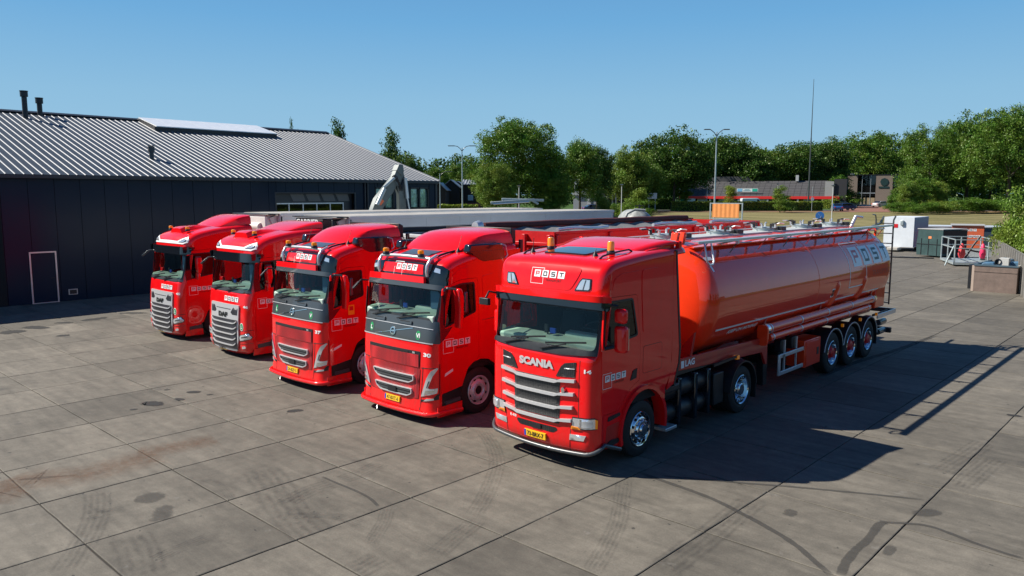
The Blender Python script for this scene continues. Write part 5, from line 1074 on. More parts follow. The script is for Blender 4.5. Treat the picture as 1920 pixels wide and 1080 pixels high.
for k, (nm, m_, w_, pts) in enumerate([
    ('water_streak', STREAK, 0.13, [(1.62, 0.78), (2.32, 0.71), (3.03, 0.63), (3.61, 0.43), (4.16, 0.21), (4.63, -0.02), (4.98, -0.3), (5.3, -0.55)]),
    ('water_streak', STREAK, 0.1, [(2.01, 0.9), (2.53, 1.18), (3.11, 1.5), (3.73, 1.88), (4.29, 2.17), (4.83, 2.46), (5.44, 2.75)]),
    ('water_streak', STREAK, 0.1, [(5.22, 1.46), (5.45, 1.63), (5.74, 1.81), (6.03, 1.73), (6.37, 1.61), (6.74, 1.55), (6.91, 1.56)]),
    ('water_streak', STREAK, 0.16, [(5.26, 1.54), (5.23, 1.33), (5.29, 0.82), (5.27, 0.37), (5.3, -0.09), (5.38, -0.47)]),
    ('tyre_mark', TYRE, 0.45, [(5.27, 4.2), (5.39, 5.39), (5.46, 6.45)]),
    ('tyre_mark', TYRE, 0.45, [(5.71, 3.66), (5.76, 4.83), (5.8, 5.58)]),
    ('tyre_mark', TYRE, 0.3, [(1.67, 0.34), (2.14, -0.41), (2.55, -1.06), (2.9, -1.85), (3.12, -2.42)]),
    ('tyre_mark', TYRE, 0.5, [(3.74, -1.84), (3.7, -0.88), (3.62, 0.32), (3.57, 0.93)]),
    ('tyre_mark', TYRE, 0.32, [(-1.86, 0.6), (-1.12, 0.15), (-0.45, -0.4), (0.03, -0.98), (0.55, -1.71), (0.89, -2.29)]),
    ('tyre_mark', TYRE, 0.4, [(-1.66, -2.78), (-1.65, -2.51), (-1.72, -2.17), (-1.79, -1.89)]),
    ('tyre_mark', TYRE, 0.45, [(-1.47, -3.88), (-1.6, -3.53), (-1.65, -3.24), (-1.63, -2.96)]),
    ('water_streak', STREAK, 0.07, [(-2.02, -2.91), (-1.57, -2.91), (-1.12, -2.89), (-0.72, -2.91), (-0.36, -3.02)]),
    ('tyre_mark', TYRE, 0.22, [(-1.05, -4.18), (-0.86, -3.93), (-0.61, -3.68), (-0.31, -3.58), (-0.02, -3.55)]),
    ('tyre_mark', TYRE, 0.25, [(-0.21, -2.97), (0.15, -3.31), (0.35, -3.58), (0.54, -3.84)]),
    ('tyre_mark', TYRE, 0.35, [(1.4, -3.45), (1.25, -3.04), (1.15, -2.68), (1.05, -2.38)]),
    ('tyre_mark', TYRE, 0.7, [(-3.06, -3.43), (-2.33, -3.62), (-1.73, -3.85), (-1.16, -4.03), (-0.59, -4.15), (-0.17, -4.22)]),
    ('tyre_mark', TYRE, 0.5, [(1.01, -4.46), (0.99, -4.23), (0.97, -3.99)]),
    ('tyre_mark', TYRE, 0.42, [(-3.99, -5.65), (-3.47, -5.82), (-2.96, -6.02), (-2.45, -6.28), (-2.02, -6.55), (-1.57, -6.83)]),
    ('tyre_mark', TYRE, 0.6, [(-2.0, -5.92), (-1.54, -5.99), (-1.11, -6.11), (-0.77, -6.22)]),
    ('tyre_mark', TYRE, 0.28, [(-1.07, -5.97), (-1.13, -5.72), (-1.17, -5.48), (-1.2, -5.22)]),
    ('tyre_mark', TYRE, 0.16, [(-3.58, -4.47), (-3.28, -4.26), (-2.8, -4.22), (-2.21, -4.36)]),
    ('tyre_mark', TYRE, 0.3, [(-3.08, -6.07), (-3.06, -5.85), (-3.01, -5.6)]),
    ('grime_patch', GRIME, 0.6, [(-3.3, -5.38), (-3.17, -5.18), (-2.96, -5.06)]),
    ('grime_patch', GRIME, 0.4, [(-2.75, -5.15), (-2.36, -5.33), (-2.25, -5.55)]),
    ('rust_stain', RUST, 1.3, [(-5.67, -6.42), (-5.3, -6.24), (-5.15, -5.93), (-4.92, -5.55), (-4.97, -4.88), (-5.04, -4.27)]),
    ('rust_stain', RUST, 1.0, [(-5.42, -4.52), (-5.26, -4.17), (-5.2, -3.69), (-5.12, -3.18)]),
    ('rust_stain', RUST, 1.3, [(-4.75, -7.02), (-5.02, -6.69), (-5.05, -6.41)]),
    ('grime_patch', GRIME, 0.16, [(-5.5, -6.39), (-5.28, -6.05), (-4.95, -5.54)]),
    ('oil_stain', OIL, 0.5, [(-8.64, -3.26), (-8.66, -3.04), (-8.39, -2.94), (-8.31, -2.8)]),
    ('oil_stain', OIL, 0.28, [(-8.95, -2.08), (-8.86, -1.93), (-8.69, -1.81)]),
    ('oil_stain', OIL, 0.2, [(-8.64, -2.47), (-8.41, -2.41), (-8.29, -2.38)]),
    ('oil_stain', OIL, 0.16, [(-8.38, -3.53), (-8.34, -3.45), (-8.3, -3.36)]),
    ('oil_stain', OIL, 0.12, [(-8.39, -1.85), (-8.34, -1.77), (-8.31, -1.69)]),
    ('oil_stain', OIL, 0.12, [(-9.56, -2.34), (-9.51, -2.26), (-9.47, -2.18)]),
    ('oil_stain', OIL, 1.1, [(-21.17, -2.93), (-20.99, -2.58), (-21.07, -2.11)]),
    ('oil_stain', OIL, 0.8, [(-21.89, -1.93), (-21.48, -1.75), (-20.82, -1.51)]),
    ('oil_stain', OIL, 0.6, [(-21.99, -1.04), (-21.84, -0.77), (-21.61, -0.48)]),
    ('oil_stain', OIL, 0.7, [(-21.84, -0.27), (-21.83, 0.29), (-22.04, 0.84)]),
    ('oil_stain', OIL, 0.5, [(-22.75, 1.34), (-22.46, 1.85), (-21.88, 2.25)]),
    ('oil_stain', OIL, 0.5, [(-19.2, -1.77), (-19.0, -1.58), (-18.97, -1.39)]),
    ('oil_stain', OIL, 0.34, [(-5.84, -1.31), (-5.74, -1.16), (-5.6, -0.99)]),
    ('oil_stain', OIL, 0.25, [(5.35, 8.87), (5.49, 8.88), (5.67, 8.92)]),
    ('grime_patch', GRIME, 0.4, [(4.05, 0.9), (4.28, 0.92)]),
    ('grime_patch', GRIME, 0.5, [(5.52, 0.64), (5.68, 0.65)]),
    ('grime_patch', GRIME, 0.6, [(5.5, 2.35), (5.74, 2.21)]),
    ('water_streak', STREAK, 0.25, [(1.2, 9.61), (1.24, 11.92), (1.55, 14.26), (1.71, 17.9)]),
]): ribbon(nm, pts, w_, m_, .004 + .0006 * (k % 5))

# ============================================================ DARK HALL ON THE LEFT
def build_hall():
    root = empty('industrial_hall', (-28, 0, 0)); tag(root, 'long dark blue-grey metal hall with ribbed pitched roof on the left', 'building')
    wm = bpy.data.materials.new('wall_cladding'); wm.use_nodes = True; nt = wm.node_tree; b = nt.nodes['Principled BSDF']
    b.inputs['Base Color'].default_value = (.010, .021, .040, 1); b.inputs['Roughness'].default_value = .10; b.inputs['Specular IOR Level'].default_value = .16
    g = nt.nodes.new('ShaderNodeNewGeometry'); n = nt.nodes.new('ShaderNodeTexNoise'); n.inputs['Scale'].default_value = 1.1; n.inputs['Detail'].default_value = 4; nt.links.new(g.outputs['Position'], n.inputs['Vector'])
    bp = nt.nodes.new('ShaderNodeBump'); bp.inputs['Strength'].default_value = .05; bp.inputs['Distance'].default_value = .04; nt.links.new(n.outputs[0], bp.inputs['Height']); nt.links.new(bp.outputs[0], b.inputs['Normal'])
    mr = nt.nodes.new('ShaderNodeMapRange'); mr.inputs[3].default_value = .16; mr.inputs[4].default_value = .28; nt.links.new(n.outputs[0], mr.inputs[0]); nt.links.new(mr.outputs[0], b.inputs['Roughness'])
    trim = mat('hall_trim', (.02, .026, .034), .35); RM = mat('roof_sheet_metal', (.030, .043, .058), .5, 0, var=.10, vscale=.8); RIB = mat('sunlit_rib_metal', (.23, .24, .26), .5, .0)  # sunlight on the roof ribs is put into their paler colour
    EH = 5.25; Y0, Y1 = -12.0, 22.45; WIN = [(11.42, 16.32, 0, 4.62), (20.35, 21.85, 3.70, 4.98), (17.75, 19.15, 3.70, 4.98), (-.06, .96, 0, 2.18), (1.34, 1.70, .26, .50)]
    core = MB(); core.box(-24.1, -.36, Y0 + .05, Y1 - .05, 0, EH); core.build('hall_core', DARK, root)
    pm = {}
    def panel(y, z0, z1, w=.992):
        k = (round(z1 - z0, 3), round(w, 3))
        if k not in pm:
            mb = MB(); e = .006; mb.box(-.09, -.008, e, w - e, e, z1 - z0 - e); mb.box(-.008, 0, e * 2.2, w - e * 2.2, e * 2, z1 - z0 - e * 2)
            me = bpy.data.meshes.new('wall_panel'); me.from_pydata(mb.v, [], mb.f); me.materials.append(wm); pm[k] = me
        o = bpy.data.objects.new('wall_panel', pm[k]); COL.objects.link(o); o.parent = root; o.location = (0, y, z0)
    for i in range(35):
        ya = 1.07 + (i - 13) * .992; yb_ = min(ya + .992, Y1)
        if yb_ - ya < .2: break
        segs = [(ya, yb_, None)]
        for w in WIN[:3]:
            out = []
            for (a0, b0, ww) in segs:
                if ww or w[1] <= a0 + .02 or w[0] >= b0 - .02: out.append((a0, b0, ww)); continue
                if w[0] > a0 + .02: out.append((a0, w[0], None))
                out.append((max(a0, w[0]), min(b0, w[1]), w))
                if w[1] < b0 - .02: out.append((w[1], b0, None))
            segs = out
        for (a0, b0, w) in segs:
            if b0 - a0 < .03: continue
            if not w: panel(a0, 0, EH, b0 - a0)
            else:
                if w[2] > .1: panel(a0, 0, w[2], b0 - a0)
                panel(a0, w[3], EH, b0 - a0)
    f = MB(); 
    for (a, b_, z0, z1) in WIN[:1]:
        f.box(-.1, .012, a - .08, a, 0, z1 + .06); f.box(-.1, .012, b_, b_ + .08, 0, z1 + .06); f.box(-.1, .012, a, b_, z1, z1 + .06)
    f.build('gate_frame', trim, root, bevel=.004)
    a, b_, _, z1 = WIN[0]; dr = MB(); dr.box(-.34, -.30, a, b_, 0, z1); dr_o = dr.build('sectional_gate', trim, root); nP = 5; pw = (b_ - a - .62) / nP
    for r in range(4):
        z = z1 - .55 - r * .58
        for k in range(nP): y = a + k * pw; p = MB(); p.box(-.299, -.285, y + .05, y + pw - .03, z - .50, z - .02); p.build('gate_pane', GLASSX, dr_o)
        h = MB(); h.box(-.298, -.262, a, b_ - .6, z - .02 + .005, z + .045); h.build('gate_rail', ALU, dr_o)
    for k in range(nP + 1): y = a + k * pw; h = MB(); h.box(-.298, -.258, y - .005, y + .045, 0, z1 - .5); h.build('gate_stile', ALU, dr_o)
    gate_refl = MB()
    for k in range(5): gate_refl.prism([(a + k * .95, z1 - .02), (a + k * .95 + .8, z1 - .02), (a + k * .95 + .95, z1 - .42), (a + k * .95 + .2, z1 - .42)], -.27, -.265) if k else None
    gate_refl.build('gate_reflection_panel', mat('gate_reflection_tone', (.10, .10, .10), .3), dr_o)  # slanted reflection in the gate glass, painted as grey strips
    for (ya, yb_, z0, z1) in WIN[1:3]:
        w = MB(); w.box(-.125, -.12, ya, yb_, z0, z1); wo = w.build('window', GLASS, root)
        f = MB(); 
        for (p, q, r, s) in ((ya - .02, ya + .08, z0, z1), (yb_ - .08, yb_ + .02, z0, z1), ((ya + yb_) / 2 - .05, (ya + yb_) / 2 + .05, z0, z1), (ya - .02, yb_ + .02, z0 - .02, z0 + .08), (ya - .02, yb_ + .02, z1 - .08, z1 + .02)): f.box(-.13, .015, p, q, r, s)
        f.build('window_frame', BLACK, wo)
        for q in (0, 1): c = MB(); y = ya + .1 + q * (yb_ - ya) / 2; c.box(-.17, -.165, y + .02, y + (yb_ - ya) / 2 - .14, z0 + .1, z1 - .1); c.build('pane_reflection', mat('pane_reflection_tone', (.80, .70, .75), .6, var=.55, vscale=5), wo)  # pale reflection in the glass, painted as pinkish sheets behind it
    ya, yb_, _, z1 = WIN[3]; d = MB(); d.box(.002, .016, ya + .055, yb_ - .055, .03, z1 - .055); dd = d.build('door', wm, root, bevel=.005)
    f = MB(); f.box(.001, .05, ya, ya + .055, 0, z1); f.box(.001, .05, yb_ - .055, yb_, 0, z1); f.box(.001, .05, ya + .055, yb_ - .055, z1 - .055, z1); f.box(.001, .05, ya + .055, yb_ - .055, 0.0, .03); f.build('door_frame', ALU, dd)
    h = MB(); h.tube([(.0, yb_ - .14, 1.05), (.05, yb_ - .14, 1.05), (.05, yb_ - .26, 1.05)], .012, 6); h.build('door_handle', BLACK, dd)
    ya, yb_, z0, z1 = WIN[4]; v = MB(); v.box(.001, .03, ya, yb_, z0, z1); vo = v.build('wall_vent', ALU, root, bevel=.004); v = MB(); v.box(.031, .036, ya + .04, yb_ - .04, z0 + .03, z1 - .03); v.build('vent_grille', BLACK, vo)
    v = MB(); v.box(-.3, .05, -3.8, -.95, 0, 5.1); v.build('dark_opening', DARK, root)  # garage opening, its dark inside put in as a black box
    dp = MB(); dp.cyl((.07, 17.0, 0), (.07, 17.0, EH - .02), .045, 10); dp.build('downpipe', trim, root, smooth=40); dp = MB(); dp.box(0.0, .14, 17.12, 17.2, 0, EH - .05); dp.build('downpipe', trim, root)
    gt = MB(); gt.box(.02, .26, Y0, Y1 + .05, EH - .02, EH + .13); gt.build('gutter', trim, root, bevel=.01)
    cd = MB(); cd.box(-.05, .06, Y1 - .10, Y1 + .03, 0, EH); cd.build('corner_trim', trim, root)
    gb = MB(); gb.prism([(-24.2, 0), (-.02, 0), (-.02, EH), (-12.0, EH + 3.56), (-24.2, EH)], Y1 - .03, Y1, 'Y'); gb.build('gable_wall', wm, root)
    gb = MB(); gb.prism([(-24.2, 0), (-.02, 0), (-.02, EH), (-12.0, EH + 3.56), (-24.2, EH)], Y0, Y0 + .03, 'Y'); gb.build('gable_wall', wm, root)
    # roof: each ribbed sheet from ridge to eave
    L = math.hypot(12.25, 3.6); ang = math.atan2(3.6, 12.25); pitch = .3307; nS = int((Y1 - Y0) / pitch)
    mb = MB(); e = .003
    mb.add([(0, e, 0), (L, e, 0), (L, pitch - e, 0), (0, pitch - e, 0)], [(0, 3, 2, 1)], 0)
    w0 = .036; w1 = .018; hh = .022; c = pitch - .06
    prof = [(c - w0, .001), (c - w1, hh), (c + w1, hh), (c + w0, .001)]; vs = [(x, y, z) for x in (0, L) for y, z in prof]
    mb.add(vs, [(0, 4, 5, 1), (1, 5, 6, 2), (2, 6, 7, 3), (0, 1, 2, 3)], 1)
    me = bpy.data.meshes.new('roof_sheet'); me.from_pydata(mb.v, [], mb.f); me.materials.append(RM); me.materials.append(RIB); me.polygons.foreach_set('material_index', mb.m)
    bm = bmesh.new(); bm.from_mesh(me); bmesh.ops.recalc_face_normals(bm, faces=bm.faces); bm.to_mesh(me); bm.free()
    for i in range(nS + 1):
        y = Y1 + .05 - (i + 1) * pitch
        o = bpy.data.objects.new('roof_sheet', me); COL.objects.link(o); o.parent = root; o.location = (.25, y, EH + .14); o.rotation_euler = (0, -ang, math.pi); o.rotation_euler = (0, 0, 0)
        o.matrix_local = Matrix.Translation((.25, y, EH + .14)) @ Matrix(((-math.cos(ang), 0, math.sin(ang), 0), (0, 1, 0, 0), (math.sin(ang), 0, math.cos(ang), 0), (0, 0, 0, 1)))
        if i % 2 == 0 or True: pass
    bk = MB(); zr = EH + .14 + 3.6; bk.prism([(-24.3, EH + .1), (-12.0, zr - .04), (.25, EH + .10), (.25, EH + .06), (-12.0, zr - .12), (-24.3, EH + .0)], Y0, Y1 + .06, 'Y'); bk.build('roof_deck', trim, root)
    rc = MB(); rc.prism([(-12.35, zr - .04), (-12.0, zr + .07), (-11.65, zr - .04), (-11.65, zr - .0), (-12.0, zr + .11), (-12.35, zr)], Y0, Y1 + .08, 'Y'); rc.build('ridge_cap', BLACK, root)
    ve = MB(); ve.bar((.25, Y1 + .07, EH + .14), (-12.0, Y1 + .07, zr), .05, .14); ve.build('verge_trim', RIB, root)
    # translucent skylight along the ridge
    SKY_ = mat('skylight_polycarbonate', (.80, .80, .78), .25, coat=.3, var=.05)
    for k in range(8):
        y = 9.3 + k * .96; s = MB(); x0 = -11.8; x1 = -9.3; za = zr + .16; zb = za - (x1 - x0) * .262
        s.prism([(x0, za), (x1, zb), (x1, zb - .05), (x0, za - .05)], y + .008, y + .952, 'Y'); s.build('skylight_panel', SKY_, root)
    s = MB(); s.prism([(-9.42, zr - .85), (-9.34, zr - .85), (-9.34, zr - .56), (-9.42, zr - .53)], 9.28, 17.0, 'Y'); s.prism([(-11.8, zr - .1), (-9.34, zr - .85), (-9.34, zr - .56), (-11.8, zr + .10)], 9.22, 9.28, 'Y'); s.build('skylight_curb', BLACK, root)
    for (x, y, zb, zt, r) in ((-10.6, 3.05, zr - .5, zr + .95, .13), (-11.5, 4.0, zr - .3, zr + .75, .13), (-2.9, 6.35, 6.0, 6.92, .11)):
        c = MB(); c.cyl((x, y, zb), (x, y, zt - .15), r, 14); c.cyl((x, y, zt - .25), (x, y, zt), r * 1.45, 14); c.cyl((x, y, zt + .02), (x, y, zt + .05), r * 1.6, 14); c.build('flue', BLACK if zt > 7.5 else trim, root, smooth=40)
    return root
build_hall()

# ============================================================ GROUNDS FURTHER OFF
def strip(name, pts, m, z, kind='structure', nx=1):
    mb = MB(); mb.add([(p[0], p[1], p[2] if len(p) > 2 else z) for p in pts], [tuple(range(len(pts)))]); o = mb.build(name, m, None, fixn=False); tag(o, kind=kind); return o
def grass_mat(name, c0, c1, c2):
    m = bpy.data.materials.new(name); m.use_nodes = True; nt = m.node_tree; b = nt.nodes['Principled BSDF']; b.inputs['Roughness'].default_value = .95; b.inputs['Specular IOR Level'].default_value = .1
    g = nt.nodes.new('ShaderNodeNewGeometry'); mp = nt.nodes.new('ShaderNodeMapping'); mp.inputs['Rotation'].default_value = (0, 0, R(-YAW)); mp.inputs['Scale'].default_value = (.25, 1, 1)
    nt.links.new(g.outputs['Position'], mp.inputs[0]); n = nt.nodes.new('ShaderNodeTexNoise'); n.inputs['Scale'].default_value = .22; n.inputs['Detail'].default_value = 8; n.inputs['Roughness'].default_value = .65; nt.links.new(mp.outputs[0], n.inputs['Vector'])
    cr = nt.nodes.new('ShaderNodeValToRGB'); e = cr.color_ramp.elements; e[0].position = .36; e[1].position = .64; e[0].color = (*c0, 1); e[1].color = (*c1, 1); q = e.new(.5); q.color = (*c2, 1)
    n2 = nt.nodes.new('ShaderNodeTexNoise'); n2.inputs['Scale'].default_value = 3; n2.inputs['Detail'].default_value = 6; nt.links.new(g.outputs['Position'], n2.inputs['Vector']); mr = nt.nodes.new('ShaderNodeMapRange'); mr.inputs[1].default_value = .3; mr.inputs[2].default_value = .7; mr.inputs[3].default_value = .75; mr.inputs[4].default_value = 1.2
    nt.links.new(n2.outputs[0], mr.inputs[0]); hv = nt.nodes.new('ShaderNodeHueSaturation'); nt.links.new(n.outputs[0], cr.inputs[0]); nt.links.new(cr.outputs[0], hv.inputs['Color']); nt.links.new(mr.outputs[0], hv.inputs['Value']); nt.links.new(hv.outputs[0], b.inputs['Base Color'])
    MATS[name] = m; return m
DRY = grass_mat('dry_grass', (.115, .110, .045), (.235, .20, .095), (.175, .155, .070)); EARTH = grass_mat('bare_earth', (.16, .095, .055), (.22, .15, .09), (.19, .12, .07)); LUSH = grass_mat('lush_grass', (.03, .065, .015), (.07, .12, .03), (.045, .09, .02))
PAV = mat('red_paving', (.22, .10, .07), .85, var=.2, vscale=1.5)
# one terrain sheet that reaches the horizon, with the gentle rise beyond the yard
tb = MB(); rows = [-60, -20, 0, 20, 40, 60, 70, 80, 95, 110, 130, 150, 175, 205, 240, 300, 500, 1200, 3500]; colsn = 25
for D in rows:
    for i in range(colsn):
        s = -1 + 2 * i / (colsn - 1); w = max(120, D * 1.6); p = CAMP + Fv * D + Rv * (s * w); tb.v.append((p.x, p.y, gz(D) - .32 if D <= 70 else gz(D) - .32 * max(0, 1 - (D - 70) / 10)))
for j in range(len(rows) - 1):
    for i in range(colsn - 1): a = j * colsn + i; tb.f.append((a, a + 1, a + colsn + 1, a + colsn)); tb.m.append(0)
tag(tb.build('terrain', LUSH, None, smooth=180, fixn=False), kind='structure')
def belt(name, D0, D1, px0, px1, m, dz, steps=5):
    mb = MB(); n = 8
    for j in range(steps + 1):
        D = D0 + (D1 - D0) * j / steps
        for i in range(n + 1): p = place(px0 + (px1 - px0) * i / n, D, dz); mb.v.append(tuple(p))
    for j in range(steps):
        for i in range(n): a = j * (n + 1) + i; mb.f.append((a, a + 1, a + n + 2, a + n + 1)); mb.m.append(0)
    o = mb.build(name, m, None, smooth=180, fixn=False); tag(o, kind='structure'); return o
belt('dry_field', 71, 152, -1300, 2900, DRY, .03, 9)
belt('earth_path', 149, 158, 1080, 2300, EARTH, .05, 2); belt('access_road', 158, 168, -900, 2600, mat('road_asphalt', (.06, .058, .056), .85, var=.15), .04, 2)
belt('red_forecourt', 152, 205, 1570, 1665, PAV, .07, 5); belt('pale_forecourt', 205, 236, 1590, 1650, mat('pale_paving', (.26, .25, .23), .85, var=.1), .08, 3)

# ============================================================ FOLIAGE
def leaf_mat(name, c, v=.35):
    m = bpy.data.materials.new(name); m.use_nodes = True; nt = m.node_tree; nt.nodes.clear(); o = nt.nodes.new('ShaderNodeOutputMaterial')
    d = nt.nodes.new('ShaderNodeBsdfDiffuse'); t = nt.nodes.new('ShaderNodeBsdfTranslucent'); gl = nt.nodes.new('ShaderNodeBsdfGlossy'); gl.inputs['Roughness'].default_value = .45; gl.inputs[0].default_value = (.5, .55, .4, 1)
    a = nt.nodes.new('ShaderNodeAttribute'); a.attribute_name = 'tone'; g = nt.nodes.new('ShaderNodeNewGeometry'); n = nt.nodes.new('ShaderNodeTexNoise'); n.inputs['Scale'].default_value = .5; n.inputs['Detail'].default_value = 3; nt.links.new(g.outputs['Position'], n.inputs['Vector'])
    mr = nt.nodes.new('ShaderNodeMapRange'); mr.inputs[3].default_value = 1 - v; mr.inputs[4].default_value = 1 + v; nt.links.new(a.outputs['Fac'], mr.inputs[0])
    m2 = nt.nodes.new('ShaderNodeMapRange'); m2.inputs[1].default_value = .3; m2.inputs[2].default_value = .7; m2.inputs[3].default_value = .47; m2.inputs[4].default_value = .53; nt.links.new(n.outputs[0], m2.inputs[0])
    hv = nt.nodes.new('ShaderNodeHueSaturation'); hv.inputs['Color'].default_value = (*c, 1); nt.links.new(mr.outputs[0], hv.inputs['Value']); nt.links.new(m2.outputs[0], hv.inputs['Hue'])
    for q in (d, t): nt.links.new(hv.outputs[0], q.inputs[0])
    mx = nt.nodes.new('ShaderNodeMixShader'); mx.inputs[0].default_value = .28; nt.links.new(d.outputs[0], mx.inputs[1]); nt.links.new(t.outputs[0], mx.inputs[2])
    mg = nt.nodes.new('ShaderNodeMixShader'); mg.inputs[0].default_value = .05; nt.links.new(mx.outputs[0], mg.inputs[1]); nt.links.new(gl.outputs[0], mg.inputs[2]); nt.links.new(mg.outputs[0], o.inputs[0]); MATS[name] = m; return m
LG = [leaf_mat('leaf_dark', (.052, .108, .014)), leaf_mat('leaf_mid', (.086, .165, .018)), leaf_mat('leaf_light', (.14, .215, .028)), leaf_mat('leaf_yellow', (.19, .25, .03))]
BARK = mat('bark', (.06, .05, .04), .9, var=.3, vscale=4)
def leaf_mesh(name, shape, nclump, nleaf, size, seed, fill=.35):
    """shape(u) -> list of (centre, radius vector) lobes; clumps spread over the lobes' shells, leaves over each clump"""
    r = np.random.default_rng(seed); lobes = shape; vol = np.array([l[1][0] * l[1][1] * l[1][2] for l in lobes]) ** .67; vol /= vol.sum(); C = []; K = []
    pick = r.choice(len(lobes), nclump, p=vol)
    for k in pick:
        c, rad = lobes[k]; d = r.normal(size=3); d /= np.linalg.norm(d); q = r.uniform(.62, 1.02) if r.random() > fill else r.uniform(.1, .7); C.append(np.array(c) + d * q * np.array(rad)); K.append(r.uniform(.0, 1.0))
    C = np.array(C); N = nclump * nleaf; base = np.repeat(C, nleaf, 0); crad = np.repeat(r.uniform(.6, 1.35, nclump), nleaf) * size * 4.2
    off = r.normal(size=(N, 3)); off /= np.linalg.norm(off, axis=1)[:, None]; off *= (r.random(N) ** .45 * crad)[:, None]; off[:, 2] *= .7; P = base + off
    nrm = r.normal(size=(N, 3)); nrm[:, 2] += .5; nrm += off / crad[:, None] * 1.2; nrm /= np.linalg.norm(nrm, axis=1)[:, None]
    a = np.cross(nrm, r.normal(size=(N, 3))); a /= np.linalg.norm(a, axis=1)[:, None]; b = np.cross(nrm, a); s = (size * r.uniform(.55, 1.25, N))[:, None]
    V = np.stack([P - a * s * .6, P - b * s * .35 + a * s * .1, P + a * s * .7, P + b * s * .35 + a * s * .1], 1).reshape(-1, 3)
    me = bpy.data.meshes.new(name); me.vertices.add(4 * N); me.vertices.foreach_set('co', V.astype(np.float32).ravel()); me.loops.add(4 * N); me.loops.foreach_set('vertex_index', np.arange(4 * N, dtype=np.int32))
    me.polygons.add(N); me.polygons.foreach_set('loop_start', np.arange(0, 4 * N, 4, dtype=np.int32)); me.update()
    at = me.attributes.new('tone', 'FLOAT', 'FACE'); tone = np.repeat(np.array(K), nleaf) * .6 + r.random(N) * .4; at.data.foreach_set('value', tone.astype(np.float32)); return me
def lobes_round(seed, n=12, w=.5, h=.42, zc=.62, jag=.3):
    r = random.Random(seed); L = [((0, 0, zc), (w * .72, w * .72, h * .75))]
    for k in range(n):
        t = 2 * math.pi * k / n * 2.4 + r.uniform(-.3, .3); e = r.uniform(-.75, .95); rr = math.sqrt(max(0, 1 - e * e)) * w * .62; q = r.uniform(.55, 1.0) * jag
        L.append(((math.cos(t) * rr, math.sin(t) * rr, zc + e * h * .68), (q * .62, q * .62, q * .5)))
    return L
def lobes_cone(seed, w=.3, n=12):
    r = random.Random(seed); L = []
    for k in range(n): v = k / (n - 1); t = r.uniform(0, 6.28); q = w * (1 - v) ** .8 + .03; L.append(((math.cos(t) * q * .45, math.sin(t) * q * .45, .16 + v * .8), (q * .75, q * .75, .09)))
    return L
# unit crowns (1 m tall), scaled per tree
CR = {}
def crown(kind, n):
    k = (kind, n)
    if k not in CR:
        if kind == 'round': me = leaf_mesh('crown_leaves', lobes_round(n * 7 + 1, 20, .48, .46, .54, .40), 560, 60, .021, n)
        elif kind == 'tall': me = leaf_mesh('crown_leaves', lobes_round(n * 5 + 3, 18, .34, .47, .53, .34), 480, 56, .019, n + 20)
        elif kind == 'cone': me = leaf_mesh('crown_leaves', lobes_cone(n + 2), 300, 56, .020, n + 40, .5)
        elif kind == 'slim': me = leaf_mesh('crown_leaves', lobes_round(n + 9, 10, .17, .44, .56, .18), 150, 45, .020, n + 60, .5)
        elif kind == 'droop': me = leaf_mesh('crown_leaves', lobes_round(n * 3 + 2, 30, .50, .52, .47, .34), 900, 64, .014, n + 80, .45)
        elif kind == 'bush': me = leaf_mesh('crown_leaves', lobes_round(n + 5, 12, .62, .50, .46, .44), 260, 50, .030, n + 90, .3)
        CR[k] = me
    return CR[k]
def trunk_mesh(seed, n=7, top=.62):
    r = random.Random(seed); mb = MB(); pts = [(0, 0, -.03), (.004, .003, .15), (-.006, .004, .32), (.006, -.004, top)]
    rings = []; N = 8; rad = [.028, .020, .015, .006]
    for i in range(3): mb.cyl(pts[i], pts[i + 1], rad[i], N, r2=rad[i + 1], cap=False)
    for k in range(n):
        z = r.uniform(.22, .5); t = r.uniform(0, 6.28); l = r.uniform(.14, .30); mid = (math.cos(t) * l * .5, math.sin(t) * l * .5, z + l * .45); mb.cyl((0, 0, z), mid, .010, 6, r2=.006, cap=False); mb.cyl(mid, (math.cos(t) * l, math.sin(t) * l, z + l * .75), .006, 5, r2=.002, cap=False)
    me = bpy.data.meshes.new('trunk'); me.from_pydata(mb.v, [], mb.f); me.materials.append(BARK); me.shade_smooth(); return me
TR = [trunk_mesh(k) for k in range(4)]
def tree(name, kind, n, leaf, px, D, h, w, label, cat='tree', group=None, trunk=True, pos=None, base=0.0):
    p = pos or place(px, D); root = empty(name, p, random.uniform(0, 6.28)); tag(root, label, cat, group)
    c = bpy.data.objects.new('crown', crown(kind, n).copy() if False else crown(kind, n)); me = c.data
    if not me.materials: me.materials.append(LG[0])
    COL.objects.link(c); c.parent = root; wd = {'round': .92, 'tall': .64, 'cone': .52, 'slim': .34, 'droop': 1.0, 'bush': 1.2}[kind]
    w *= 1.24 if D > 60 else 1.0; c.scale = (w / wd, w / wd, h); c.location = (0, 0, base); c.material_slots[0].link = 'OBJECT'; c.material_slots[0].material = LG[leaf]
    if trunk: t = bpy.data.objects.new('trunk', TR[n % 4]); COL.objects.link(t); t.parent = root; t.scale = (h * .75, h * .75, h)
    return root
def TH(py, D): return max(2, zpx(py, D) - gz(D))
Wd = lambda wpx, D: wpx * D / FPX
